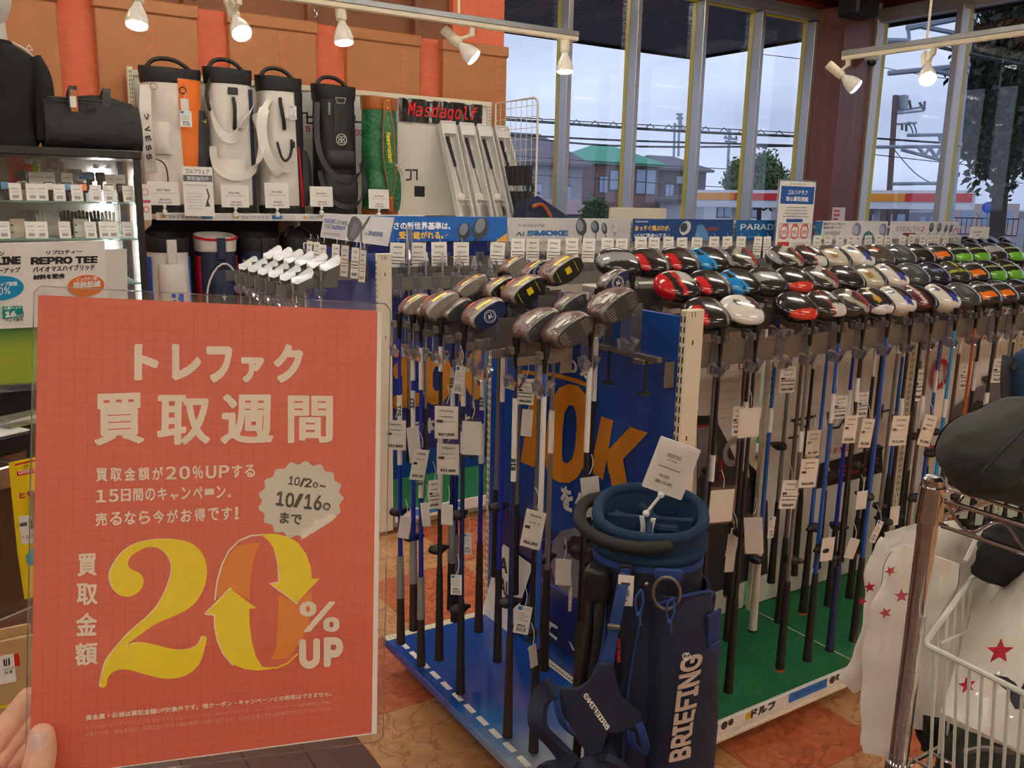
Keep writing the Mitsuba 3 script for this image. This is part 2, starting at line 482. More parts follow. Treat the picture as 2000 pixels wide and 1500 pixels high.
part(ce, 'slit_vent', cat([box(7.42, 7.47, 1.5, 5.0, 3.385, 3.401), box(7.30, 7.33, 2.5, 4.6, 3.385, 3.401)]), 'mat_black')
part(ce, 'cove', box(3.73, 6.2, WY - 0.35, WY, 3.36, 3.62), 'mat_cove_orange')

# ceiling luminaires: long twin-tube fluorescent battens
k = 0
for y in (4.6, 2.2, -0.4, -3.0, -5.6):
    for x in (-6.2, -3.6, -1.0, 1.6, 4.2):
        lum = thing('ceiling_luminaire', 'white twin-tube fluorescent batten on the ceiling', 'ceiling light', 'fluorescent battens in rows on the ceiling')
        part(lum, 'body', cbox(x - 0.62, x + 0.62, y - 0.09, y + 0.09, 3.57, 3.62, 0.01), 'mat_white_metal')
        for d in (-0.05, 0.05):
            scene[numbered(lum + '__tube')] = mikit.ply(tube([(x - 0.6, y + d, 3.553), (x + 0.6, y + d, 3.553)], 0.016, 6), 'mat_lamp', smooth=30, emitter=area(*LAMP, TUBE))


# ------------------------------------------------------------------ outside the windows
mat('asphalt', (96, 98, 102), 0.9)
mat('soffit_slat', (120, 120, 134), 0.6)
mat('soffit_dark', (20, 20, 24), 0.9)
mat('concrete', (150, 152, 156), 0.8)
mat('galvanised', (140, 150, 162), 0.5, 0.3)
mat('cable', (30, 32, 38), 0.7)
mat('pole_brown', (92, 76, 74), 0.8)
mat('roof_grey', (96, 90, 100), 0.8)
mat('roof_green', (70, 150, 122), 0.7)
mat('brick_far', mottled((120, 92, 88), (142, 110, 102), 3), 0.9)
mat('wall_grey', (142, 142, 150), 0.9)
mat('wall_pink', (196, 172, 172), 0.9)
mat('wall_dark', (92, 84, 90), 0.9)
mat('window_far', (156, 172, 198), 0.2)
mat('leaf', mottled((34, 58, 30), (70, 100, 52), 1.7), 0.7)
mat('leaf_dark', mottled((16, 26, 18), (44, 60, 36), 1.3), 0.7)
mat('leaf_mid', mottled((46, 78, 44), (84, 120, 70), 1.1), 0.7)
mat('bark', (60, 50, 44), 0.9)
mat('stripe_red', (214, 36, 36), 0.5)
mat('stripe_amber', (240, 150, 40), 0.5)
mat('canopy_white', (220, 222, 226), 0.5)
mat('blue_sign', (40, 90, 190), 0.5)

gr = struct('ground', 'asphalt outside the shop windows')
part(gr, 'asphalt', cat([box(-60, 200, 6.2, 200, -0.5, -0.3), box(8.0, 200, -60, 6.2, -0.5, -0.3)]), 'mat_asphalt')
sf = struct('eave', 'dark slatted underside of the canopy outside the windows')
SZ, EX, EY = 3.5, 9.13, 9.52
part(sf, 'deck', cat([box(0, EX, WY + 0.2, EY, SZ + 0.06, SZ + 0.3), box(WX + 0.2, EX, -8, WY + 0.2, SZ + 0.06, SZ + 0.3)]), 'mat_soffit_dark')
part(sf, 'slat', cat([box(x, x + 0.028, WY + 0.2 if x < WX + 0.2 else -8, EY, SZ, SZ + 0.05) for x in np.arange(0.5, EX - 0.03, 0.058)]), 'mat_soffit_slat', kind='stuff', smooth=False)
part(sf, 'edge_trim', cat([box(0, EX, EY - 0.02, EY + 0.03, SZ - 0.03, SZ + 0.3), box(EX - 0.02, EX + 0.03, -8, EY, SZ - 0.03, SZ + 0.3)]), 'mat_soffit_dark')


def gable(w, d, h, over=0.6, hip=0.0):
    """A roof on z = 0: ridge along x, hip shortens the ridge at both ends."""
    a, b = w / 2 + over, d / 2 + over
    r = max(a - hip, 0.01)
    return hull([(x * a, y * b, z) for x in (-1, 1) for y in (-1, 1) for z in (-0.25, 0)] + [(x * r, 0, h) for x in (-1, 1)])


def house(label, p, rz, w, d, h, roof_h, wallm, roofm, hip, wins, extra=None):
    t = thing('house', label, 'house')
    M = trimesh.transformations.translation_matrix(p) @ trimesh.transformations.rotation_matrix(math.radians(rz), [0, 0, 1])
    part(t, 'wall', moved(box(-w / 2, w / 2, -d / 2, d / 2, -9, h), M), wallm)
    part(t, 'roof', moved(moved(gable(w, d, roof_h, hip=hip), trimesh.transformations.translation_matrix((0, 0, h))), M), roofm)
    for x, z, ww, hh in wins:
        f = part(t, 'window', moved(box(x - ww / 2, x + ww / 2, -d / 2 - 0.06, -d / 2, z, z + hh), M), 'mat_wall_dark')
        for s in (-1, 1):
            put(f, 'window_pane', mikit.ply(moved(box(x + s * ww / 4 - ww * 0.21, x + s * ww / 4 + ww * 0.21, -d / 2 - 0.1, -d / 2 - 0.05, z + 0.08, z + hh - 0.08), M), 'mat_window_far'))
    if extra:
        for nm, m, mm in extra:
            part(t, nm, moved(m, M), mm)
    return t


house('grey-roofed pale house left of the green-roofed house across the street', (43.764,66,4.581), 0, 6.8, 8, 0, 2.6, 'mat_wall_grey', 'mat_roof_grey', 2.4,
      [(-1.6, -3.2, 1.6, 1.5), (1.5, -3.4, 1.4, 1.6), (2.0, -6.2, 1.2, 1.4)], [('balcony', box(-3, 3.6, -4.9, -4, -4.2, -3.0), 'mat_wall_pink')])
house('brick house with a green hipped roof across the street', (55.665,70,5.139), 0, 7.6, 8, 0, 1.75, 'mat_brick_far', 'mat_roof_green', 3.2,
      [(-1.2, -2.6, 2.2, 1.9), (2.2, -2.9, 2.6, 2.4), (-3.0, -2.9, 1.0, 1.6), (2.0, -6.4, 2.4, 2.0)], [('balcony', box(-3.9, 3.2, -4.9, -4, -4.9, -3.2), 'mat_brick_far')])
house('low grey-roofed house right of the green-roofed house', (67.801,75,5.074), 0, 6.2, 8, 0, 1.5, 'mat_wall_dark', 'mat_roof_grey', 1.8,
      [(0.2, -1.6, 3.2, 0.9), (-2.2, -3.2, 1.2, 1.6)])
house('white low building with a grey roof behind the amber and red canopy', (63.432,62,1.86), 0, 9.0, 6, 0, 0.5, 'mat_canopy_white', 'mat_roof_grey', 0.5, [(-2.0, -1.6, 1.8, 1.0), (1.6, -1.6, 1.8, 1.0)])


def crown(centre, size, n, leaf, seed, flat_=0.55):
    """Leaves scattered through lumpy clusters: one mesh of small folded leaf quads."""
    g = np.random.default_rng(seed)
    k = 26
    cc = g.normal(size=(k, 3))
    cc = cc / np.linalg.norm(cc, axis=1, keepdims=True) * (g.random((k, 1)) ** 0.4) * np.asarray(size) * 0.72
    q = cc[g.integers(0, k, n)] + g.normal(size=(n, 3)) * np.asarray(size) * 0.17
    u = g.normal(size=(n, 3))
    u /= np.linalg.norm(u, axis=1, keepdims=True)
    w = np.cross(u, g.normal(size=(n, 3)))
    w /= np.linalg.norm(w, axis=1, keepdims=True)
    L = leaf * (0.6 + 0.8 * g.random((n, 1)))
    P = q + np.asarray(centre)
    v = np.stack([P - u * L, P + w * L * flat_, P + u * L, P - w * L * flat_], 1).reshape(-1, 3)
    i = np.arange(n)[:, None] * 4
    return trimesh.Trimesh(v, np.vstack([i + [0, 1, 2], i + [0, 2, 3]]), process=False)


def tree(label, p, size, n, leaf, m, seed, trunk_r, base=-0.4):
    t = thing('tree', label, 'tree')
    part(t, 'foliage', crown(p, size, n, leaf, seed), m, smooth=False, kind='stuff')
    part(t, 'trunk', tube([(p[0], p[1], base), (p[0], p[1] + 0.1, p[2] * 0.5), (p[0], p[1], p[2])], [trunk_r, trunk_r * 0.8, trunk_r * 0.4], 8), 'mat_bark')
    g = np.random.default_rng(seed + 5)
    for i in range(5):
        a = g.random() * 6.28
        e = np.array([p[0] + math.cos(a) * size[0] * 0.5, p[1] + math.sin(a) * size[1] * 0.5, p[2] + size[2] * (g.random() - 0.3) * 0.8])
        part(t, 'branch', tube([(p[0], p[1], p[2] - size[2] * 0.6), (np.array(p) + e) / 2, e], [trunk_r * 0.45, trunk_r * 0.3, trunk_r * 0.12], 6), 'mat_bark')


tree('round green tree standing behind the right end of the back windows', (36.637,32.55,2.772), (1.5, 1.5, 1.7), 5000, 0.13, 'mat_leaf_mid', 3, 0.14)
tree('smaller green tree in front of the low grey-roofed house', (44.738,42.04,3.298), (0.9, 0.9, 1.3), 2500, 0.15, 'mat_leaf_mid', 4, 0.12)
tree('light green shrub below the grey-roofed house at the left', (22.746,33.956,1.461), (0.7, 0.7, 0.9), 2200, 0.1, 'mat_leaf', 5, 0.08)
tree('dull green shrub in front of the brick house', (26.538,33.772,0.857), (0.75, 0.75, 1.0), 2200, 0.1, 'mat_leaf', 6, 0.08)
tree('large dark tree filling the right edge of the view behind the concrete mast', (22.097,11.971,4.515), (1.35, 1.5, 2.9), 15000, 0.11, 'mat_leaf_dark', 7, 0.22)


def bars(*segs, r=0.03, n=6):
    return cat([tube([a, b], r, n) for a, b in segs])


# overhead lines, poles and masts
def wire(label, pts, r):
    return solo('overhead_line', tube(spline(pts, 24), r, 5), 'mat_cable', label, 'cable')


wire('thick black overhead cable crossing all back windows, the uppermost', [(18.881,29.929,4.536), (22.756,28.596,4.431), (27.265,26.856,4.347), (31.636,25.228,4.349)], 0.055)
hanger = thing('cable_hanger', 'zigzag hanger wire above the thick black overhead cable', 'cable')
part(hanger, 'messenger_wire', tube([(18.89,29.947,4.633), (22.77,28.623,4.571), (27.283,26.891,4.532), (31.648,25.252,4.476)], 0.02, 5), 'mat_cable')
ZZ = [((19.292,29.649,4.488),(19.44,29.592,4.647),(19.559,29.477,4.495),(20,29.418,4.482),(20.149,29.361,4.642),(20.268,29.245,4.489),(20.714,29.182,4.476),(20.864,29.125,4.637),(20.984,29.008,4.483),(21.435,28.942,4.47),(21.586,28.885,4.631),(21.707,28.767,4.477),(22.163,28.698,4.463),(22.315,28.64,4.625),(22.436,28.522,4.47),(22.898,28.449,4.456),(23.05,28.391,4.619),(23.172,28.272,4.463),(23.639,28.196,4.449),(23.792,28.138,4.613),(23.915,28.018,4.456),(24.387,27.939,4.441),(24.541,27.88,4.606),(24.664,27.76,4.448),(25.141,27.677,4.434),(25.296,27.618,4.599),(25.42,27.497,4.441),(25.902,27.411,4.426),(26.058,27.351,4.592),(26.183,27.23,4.433),(26.67,27.14,4.417),(26.827,27.08,4.585),(26.952,26.958,4.425),(27.445,26.865,4.409),(27.602,26.804,4.577),(27.728,26.682,4.416),(28.226,26.585,4.4),(28.384,26.525,4.57),(28.511,26.401,4.407),(29.014,26.301,4.391),(29.173,26.24,4.562),(29.3,26.116,4.399),(29.808,26.013,4.382),(29.968,25.952,4.553),(30.096,25.827,4.389))]
ZZ = ZZ[0]
part(hanger, 'zigzag_wire', cat([tube(ZZ[i * 3:i * 3 + 3], 0.02, 5) for i in range(15)]), 'mat_cable')
wire('black overhead cable crossing the back windows, second from the top', [(21.041,33.331,4.264), (25.301,31.755,4.187), (30.251,29.754,4.206), (35.016,27.876,4.236)], 0.045)
wire('grey overhead cable below the black cables in front of the grey roofs', [(24.361,38.589,4.675), (28.51,37.024,4.352), (34.771,34.183,4.428), (40.142,31.961,4.663)], 0.05)
wire('low overhead wire across the upper floors of the houses', [(22.059,34.909,3.472), (26.9,32.925,3.281), (32.06,30.75,3.152), (36.601,28.995,3.092)], 0.02)
wire('lowest overhead wire running across the brick house', [(21.982,34.758,2.673), (26.823,32.775,2.484), (31.977,30.587,2.288), (36.521,28.838,2.257)], 0.02)
wire('thin wire crossing the far right back pane high up', [(24.008,22.219,6.572), (24.879,21.627,6.474), (25.894,20.933,6.346)], 0.012)
wire('dark overhead cable in the right window between the brown pole and the mast', [(23.251,17.07,3.528), (22.747,14.9,3.296), (22.03,12.876,3.088), (21.096,10.99,2.869)], 0.03)
wire('thin pale wire crossing the right window below the spotlight', [(27.21,20.063,6.295), (27.549,17.22,5.567), (27.596,14.623,5.062)], 0.012)
wire('low thin wire crossing the right window', [(26.922,19.497,3.296), (27.297,16.725,2.944), (27.365,14.169,2.656)], 0.015)
wire('wire sagging from the brown pole towards the canopy', [(46.247,31.679,4.813), (45.325,29.47,3.337), (44.283,27.551,2.705)], 0.025)

ant = thing('antenna_mast', 'twin lattice antenna mast above the low grey-roofed house', 'mast')
part(ant, 'mast_pole', bars(((57.096,61.42,5.685), (57.46,61.929,8.657)), ((57.449,61.192,5.694), (57.892,61.856,9.489)), r=0.11), 'mat_galvanised')
part(ant, 'antenna', bars(((57.652,61.999,9.437), (58.123,61.695,9.449)), ((57.617,61.93,9.072), (58.127,61.601,9.085)), ((57.512,61.826,8.385), (58.101,61.447,8.4)), ((58.01,61.78,9.492), (57.9,61.462,7.939)), r=0.09), 'mat_galvanised')
up_ = thing('utility_pole', 'thin grey utility pole with cross arms left of the green tree', 'utility pole')
part(up_, 'pole', bars(((45.511,43.514,1.46), (46.198,44.324,6.469)), r=0.1), 'mat_galvanised')
part(up_, 'cross_arm', bars(((45.825,44.436,5.946), (46.58,43.923,5.863)), ((45.861,44.353,5.708), (46.531,43.903,5.657)), r=0.07), 'mat_galvanised')
part(up_, 'insulator', bars(((45.926,44.405,6.086), (45.91,44.373,5.914)), ((46.22,44.215,6.093), (46.201,44.177,5.888)), ((46.541,44,6.067), (46.521,43.961,5.862)), r=0.06), 'mat_cable')
bp = thing('utility_pole', 'brown utility pole with a transformer in the right window', 'utility pole')
part(bp, 'pole', bars(((45.541,31.062,0.521), (46.628,32.17,7.757)), r=0.16, n=10), 'mat_pole_brown')
part(bp, 'transformer', cbox(*(46.722,47.145), *(31.629,32.129), *(6.995,7.794), 0.05), 'mat_galvanised')
part(bp, 'cross_arm', bars(((46.543,32.003,6.872), (47.968,31.155,7.193)), ((46.605,31.934,6.759), (47.921,31.128,6.964)), ((46.376,31.932,6.155), (47.488,31.236,6.269)), r=0.06), 'mat_galvanised')
part(bp, 'insulator', bars(((47.265,31.695,7.517), (47.289,31.55,7.005)), ((47.745,31.357,7.415), (47.902,31.155,7.02)), ((47.995,31.209,7.479), (47.924,31.133,6.993)), ((46.793,31.663,6.166), (46.763,31.604,5.852)), ((46.989,31.537,6.171), (46.953,31.467,5.8)), r=0.07), 'mat_wall_dark')
part(bp, 'jumper_cable', cat([tube(spline([(46.845,31.637,6.196), (47.291,31.363,6.264), (47.433,31.129,5.698)], 10), 0.03, 5), tube(spline([(46.845,31.637,6.196), (47.133,31.436,6.146), (47.261,31.239,5.694)], 10), 0.03, 5)]), 'mat_cable')

MAST = 17.0
ms = thing('catenary_mast', 'pale concrete catenary mast in front of the dark tree at the right', 'mast')
part(ms, 'pole', tube([(16.33,9.917,0.801), (17.19,10.518,5.425)], [0.17, 0.15], 16), 'mat_concrete')
part(ms, 'bracket_arm', cat([bars(((17.003,10.563,5.12), (16.16,11.061,4.914)), r=0.06), bars(((16.992,10.498,4.829), (16.405,10.911,4.949)), r=0.045)]), 'mat_galvanised')
part(ms, 'lower_arm', bars(((16.899,10.402,4.206), (15.778,11.094,4.052)), ((16.867,10.383,4.05), (16.378,10.728,4.154)), r=0.05), 'mat_galvanised')
part(ms, 'truss', bars(((16.666,10.229,2.912), (15.973,10.673,2.885)), ((16.62,10.203,2.688), (15.452,10.954,2.648)), ((16.575,10.158,2.396), (15.847,10.687,2.61)), ((16.502,10.276,2.675), (16.399,10.291,2.469)), ((16.399,10.291,2.469), (16.318,10.393,2.661)), ((16.318,10.393,2.661), (16.22,10.419,2.513)), ((16.22,10.419,2.513), (16.134,10.511,2.656)), ((16.519,10.092,1.988), (15.635,10.661,1.956)), ((16.498,10.332,2.888), (16.509,10.289,2.743)), r=0.032), 'mat_galvanised')
part(ms, 'collar', cat([tube([np.array((17.124,10.475,5.084)) + [0, 0, d], np.array((17.124,10.475,5.084)) + [0, 0, d + 0.22]], 0.19, 16) for d in (0.0,)] + [tube([(16.945,10.362,4.169), (16.961,10.372,4.247)], 0.19, 16), tube([(16.917,10.351,4.052), (16.933,10.36,4.13)], 0.19, 16), tube([(16.668,10.167,2.67), (16.684,10.176,2.748)], 0.19, 16)]), 'mat_galvanised')
part(ms, 'insulator', cat([tube([(16.182,11.039,4.885), (16.18,10.992,4.692)], [0.035, 0.03], 8), tube([(15.82,11.22,4.663), (16.169,10.992,4.662)], 0.06, 8)]), 'mat_galvanised')
wire('thick pale feeder cable running right from the concrete mast', [(16.659,10.649,4.568), (16.176,9.668,4.264), (15.955,8.504,3.915)], 0.035)

# filling station canopy with its amber and red band, and what stands below it
gs = thing('filling_station_canopy', 'long white canopy with an amber and red band across the street', 'canopy')
CA, CB = np.array((33.288,34.508,1.874)), np.array((39.926,22.904,2.037))
cd = (CB - CA) / np.linalg.norm(CB - CA)
cf = frame(CA, cd, (0, 0, 1))
CL = float(np.linalg.norm(CB - CA))
part(gs, 'roof', moved(box(0, CL, -0.55, 0.32, -8, 0), cf), 'mat_canopy_white')
part(gs, 'amber_band', moved(box(0, CL * 0.22, -0.18, 0.18, 0, 0.05), cf), 'mat_stripe_amber')
part(gs, 'red_band', moved(box(CL * 0.18, CL * 0.36, -0.18, 0.16, 0.02, 0.07), cf), 'mat_stripe_red')
part(gs, 'amber_band', moved(box(CL * 0.60, CL * 0.80, -0.2, 0.16, 0, 0.05), cf), 'mat_stripe_amber')
part(gs, 'red_band', moved(box(CL * 0.78, CL * 0.99, -0.2, 0.18, 0.02, 0.07), cf), 'mat_stripe_red')
for s in (0.15, 0.4, 0.68, 0.93):
    part(gs, 'post', moved(box(CL * s - 0.12, CL * s + 0.12, -5.2, -0.5, -2, -1.7), cf), 'mat_canopy_white')
for i, (a, b, z0, z1, d, m, lb) in enumerate(((1690, 1760, 452, 405, 55, 'mat_wall_dark', 'dark low building in the right window left of the grey mullion'), (1800, 1850, 455, 412, 60, 'mat_wall_grey', 'grey building block below the canopy in the right window'),
                                              (1858, 1975, 440, 396, 62, 'mat_wall_pink', 'pale building with a railing balcony at the right window'))):
    pass
FB = [(((48.875,34.798,-0.235),(51.087,33.371,-0.178),1.399),((56.114,36.157,-0.321),(58.027,34.923,-0.272),1.256),((60.204,35.93,-0.325),(64.066,33.438,-0.226),1.871))]
for (p, q, top), m, lb in zip(FB[0], ('mat_wall_dark', 'mat_wall_grey', 'mat_wall_pink'), ('dark low building seen low in the right window, left of the concrete mast', 'grey building below the canopy beside the concrete mast', 'pale building with windows in a row behind the concrete mast')):
    t = thing('far_building', lb, 'building')
    p, q = np.array(p), np.array(q)
    w = float(np.linalg.norm(q - p))
    F = frame(p, q - p, (0, 0, 1))
    part(t, 'wall', moved(box(0, w, -3, top - p[2], -5, 0), F), m)
    for i in range(3):
        part(t, 'window', moved(box(w * (0.12 + 0.3 * i), w * (0.3 + 0.3 * i), (top - p[2]) * 0.35, (top - p[2]) * 0.8, 0, 0.05), F), 'mat_window_far')
fn_ = thing('railing', 'dark railing in front of the pale building at the right window', 'railing')
RA, RB = np.array((48.697,29.133,1.029)), np.array((49.802,25.977,1.044))
part(fn_, 'rail', bars((RA, RB), (RA - [0, 0, 0.9], RB - [0, 0, 0.9]), r=0.03), 'mat_cable')
for i in range(14):
    p = RA + (RB - RA) * i / 13
    part(fn_, 'baluster', tube([p, p - [0, 0, 0.9]], 0.02, 5), 'mat_cable')
sg = thing('road_sign', 'round blue road sign on a grey post in the right window', 'sign')
part(sg, 'disc', moved(lathe([(0, 0), (0.28, 0), (0.28, 0.02), (0, 0.02)], 20), frame((44.412,24.757,1.627), (0.55, -0.8, 0), (0, 0, 1))), 'mat_blue_sign')
part(sg, 'post', bars(((44.312,24.532,-0.011), (44.535,24.856,1.854)), r=0.05), 'mat_galvanised')


# ------------------------------------------------------------------ golf clubs: shared builders
scene['mat_head'] = {'type': 'twosided', 'bsdf': {'type': 'principled', 'base_color': {'type': 'mesh_attribute', 'name': 'vertex_color'}, 'roughness': 0.10, 'specular': 0.5, 'clearcoat': 0.8, 'clearcoat_gloss': 0.97}}
crinkle = proc(lambda p, n, uv: fbm(p.x * 70, p.y * 70, p.z * 70, 3))
scene['mat_head_wrap'] = {'type': 'twosided', 'bsdf': {'type': 'bumpmap', 'bump': crinkle, 'scale': 0.0035, 'bsdf': {
    'type': 'principled', 'base_color': {'type': 'mesh_attribute', 'name': 'vertex_color'}, 'roughness': 0.22, 'specular': 0.7, 'clearcoat': 1.0, 'clearcoat_gloss': 0.97}}}
scene['mat_clear'] = {'type': 'thindielectric', 'int_ior': 1.75}
scene['mat_clear_block'] = {'type': 'principled', 'base_color': rgb(240, 243, 250), 'roughness': 0.06, 'spec_trans': 0.93, 'eta': 1.3}
mat('sticker_yellow', (244, 214, 24), 0.4)
mat('sticker_red', (224, 88, 60), 0.4)
mat('face_gray', (142, 140, 130), 0.4, 0.35)
mat('face_dark', (58, 60, 62), 0.4, 0.2)
mat('face_navy', (30, 44, 84), 0.35)
mat('face_black', (24, 26, 28), 0.35)
mat('ferrule', (14, 14, 15), 0.25)
mat('grip', (30, 27, 26), 0.75)
mat('grip_brown', (52, 38, 34), 0.7)
mat('grip_white', (214, 210, 196), 0.6)
mat('grip_navy', (30, 42, 84), 0.65)
mat('grip_film', (148, 148, 148), 0.35)
mat('shaft_label', (232, 232, 228), 0.5)
SHAFT = {'black': (26, 26, 28), 'navy': (22, 38, 82), 'blue': (30, 84, 176), 'royal': (24, 40, 160), 'steel': (120, 118, 116), 'brown': (86, 70, 62), 'cyan': (20, 146, 206), 'orange': (176, 84, 44), 'white': (222, 224, 222), 'copper': (104, 56, 38), 'teal': (26, 62, 92)}
for k_, c_ in SHAFT.items():
    mat('shaft_' + k_, c_, 0.28, 0.3 if k_ == 'steel' else 0.0, coat=0.5)

LIE = math.radians(31)
CT, ST = math.cos(LIE), math.sin(LIE)


def head_basis(toe, back):
    """Columns toe, back, sole of a club hanging by its head, toe tipped up by the lie angle."""
    t, b, s = np.array(toe, float), np.array(back, float), np.array([0, 0, 1.0])
    m = np.eye(4)
    m[:3, 0], m[:3, 1], m[:3, 2] = t * CT + s * ST, b, s * CT - t * ST
    return m


SIDE = head_basis((0.10, 0.995, 0), (-0.995, 0.10, 0))      # clubs on the long side: toe towards the board, face to the right
END = head_basis((0.99, -0.12, 0), (0.12, 0.99, 0))         # clubs on the end rack, faces turned towards the aisle
SIZES = {'driver': (0.122, 0.112, 0.024, 0.040), 'wood': (0.098, 0.082, 0.018, 0.026), 'hybrid': (0.086, 0.062, 0.014, 0.024)}
CB, CF = 0.40, 0.62      # belly of the head behind the face plane; how far the body would reach forward (both of its depth)


def head_mesh(kind, paint, nu=56, nv=26):
    """Club head in (toe, back, sole) from the heel; paint(t, b, top) gives each vertex its colour, t and b from 0 to 1."""
    w, d, hs, hc = SIZES[kind]
    u, v = np.meshgrid(np.arange(nu) / nu * 2 * math.pi, np.linspace(-math.pi / 2, math.pi / 2, nv), indexing='ij')
    sg = lambda x, e: np.sign(x) * np.abs(x) ** e   # noqa: E731
    cu, su, cv, sv = sg(np.cos(u), 0.9), sg(np.sin(u), 0.9), sg(np.cos(v), 0.8), sg(np.sin(v), 0.9)
    b = CB * d + np.where(su > 0, (1 - CB) * d, CF * d) * su * cv
    b = np.maximum(b, 0.0) - 0.004 * (b <= 0) * np.clip(1 - (cu * cv) ** 2, 0, 1)
    taper = 1 - 0.22 * np.clip(b / d, 0, 1) ** 2
    t = w * 0.5 + w * 0.5 * cu * cv * taper - 0.10 * w * np.clip(b / d, 0, 1) * 0.3
    s = np.where(sv > 0, hs, hc) * sv
    P = np.stack([t + 0.004, b - 0.3 * d, s], -1)
    i, j = np.meshgrid(np.arange(nu), np.arange(nv - 1), indexing='ij')
    i2 = (i + 1) % nu
    q = np.stack([i * nv + j, i2 * nv + j, i2 * nv + j + 1, i * nv + j + 1], -1).reshape(-1, 4)
    col = lin(np.array([[paint(t[a, c] / w, b[a, c] / d, sv[a, c]) for c in range(nv)] for a in range(nu)], float)).reshape(-1, 3)
    return trimesh.Trimesh(P.reshape(-1, 3), np.vstack([q[:, [0, 1, 2]], q[:, [0, 2, 3]]]), process=False), col


def sole_patch(kind, t0, t1, b0, b1, oval=False, n=8):
    w, d, hs, hc = SIZES[kind]

    def fn(a, c):
        if oval:
            r, th = a, c * 2 * math.pi
            t, b = (t0 + t1) / 2 + (t1 - t0) / 2 * r * np.cos(th), (b0 + b1) / 2 + (b1 - b0) / 2 * r * np.sin(th)
        else:
            t, b = t0 + (t1 - t0) * a, b0 + (b1 - b0) * c
        bb = np.where(b > CB, (b - CB) / (1 - CB), (CB - b) / CF)
        r2 = np.clip(((2 * t - 1) / (1 - 0.22 * b * b)) ** 2 + bb ** 2, 0, 0.97)
        return np.stack([t * w + 0.004, (b - 0.3) * d, hs * (1 - r2) ** 0.42 + 0.0016], -1)
    return sheet(fn, n, n + 6 if oval else n)


def face_mesh(kind):
    """The flat hitting face with a slight bulge, and its score lines."""
    w, d, hs, hc = SIZES[kind]
    r = math.sqrt(1 - (CB / CF) ** 2) * 1.04
    a = np.linspace(0, 2 * math.pi, 40, endpoint=False)
    g = Polygon(np.stack([w * 0.5 * r * np.sign(np.cos(a)) * np.abs(np.cos(a)) ** 0.8 + w * 0.5 + 0.004, np.where(np.sin(a) > 0, hs, hc) * r * np.sign(np.sin(a)) * np.abs(np.sin(a)) ** 0.75], 1))
    M = np.array([[1, 0, 0, 0], [0, 0, -1, -0.3 * d - 0.0035], [0, 1, 0, 0], [0, 0, 0, 1.0]])
    return moved(plate(g, 0.003), M), g, M


def club_parts(kind):
    w, d, hs, hc = SIZES[kind]
    L = {'driver': 1.03, 'wood': 0.99, 'hybrid': 0.93}[kind]
    hosel = tube([(0, 0, 0.028), (0, 0, -0.012)], [0.0105, 0.0068], 12)
    ferrule = tube([(0, 0, -0.010), (0, 0, -0.045)], [0.0066, 0.0047], 10)
    shaft = tube([(0, 0, -0.04), (0, 0, -L + 0.27)], [0.0044, 0.0074], 10)
    grip = lathe([(0, -L + 0.285), (0.0085, -L + 0.285), (0.0092, -L + 0.27), (0.0125, -L + 0.03), (0.0134, -L + 0.004), (0.013, -L), (0, -L)], 14)
    cap = lathe([(0, -L + 0.0035), (0.01375, -L + 0.0035), (0.01375, -L - 0.0025), (0.0115, -L - 0.004), (0, -L - 0.004)], 14)
    return {'hosel': hosel, 'ferrule': ferrule, 'shaft': shaft, 'grip': grip, 'cap': cap, 'L': L}


KINDS = {k: club_parts(k) for k in SIZES}
PLY = {}


def shared(key, make, m, smooth=30):
    if (key, m) not in PLY:
        PLY[key, m] = mikit.ply(make(), m, smooth=smooth)
    return PLY[key, m]


def security_puck():
    """Black clip-on security tag: a rounded shell with a stubby cone at one side and the slot block that grips the shaft."""
    body = lathe([(0, -0.014), (0.014, -0.013), (0.022, -0.007), (0.0235, 0.001), (0.020, 0.009), (0.010, 0.014), (0, 0.0145)], 20)
    body.apply_scale((1.15, 0.85, 0.9))
    nose = moved(lathe([(0, 0), (0.009, 0), (0.0085, 0.008), (0.0055, 0.012), (0.005, 0.018), (0, 0.019)], 12), frame((-0.020, 0, 0), (0, 1, 0), (0, 0, 1)) @ np.diag([1, 1, -1, 1.0]))
    m = cat([body, nose, cbox(-0.012, 0.012, -0.006, 0.020, -0.010, 0.010, 0.003)])
    m.apply_translation((0, -0.016, 0))
    return m


PUCK = mikit.ply(security_puck(), 'mat_black', smooth=40)
DESIGN = {}
N_CLUB = 0


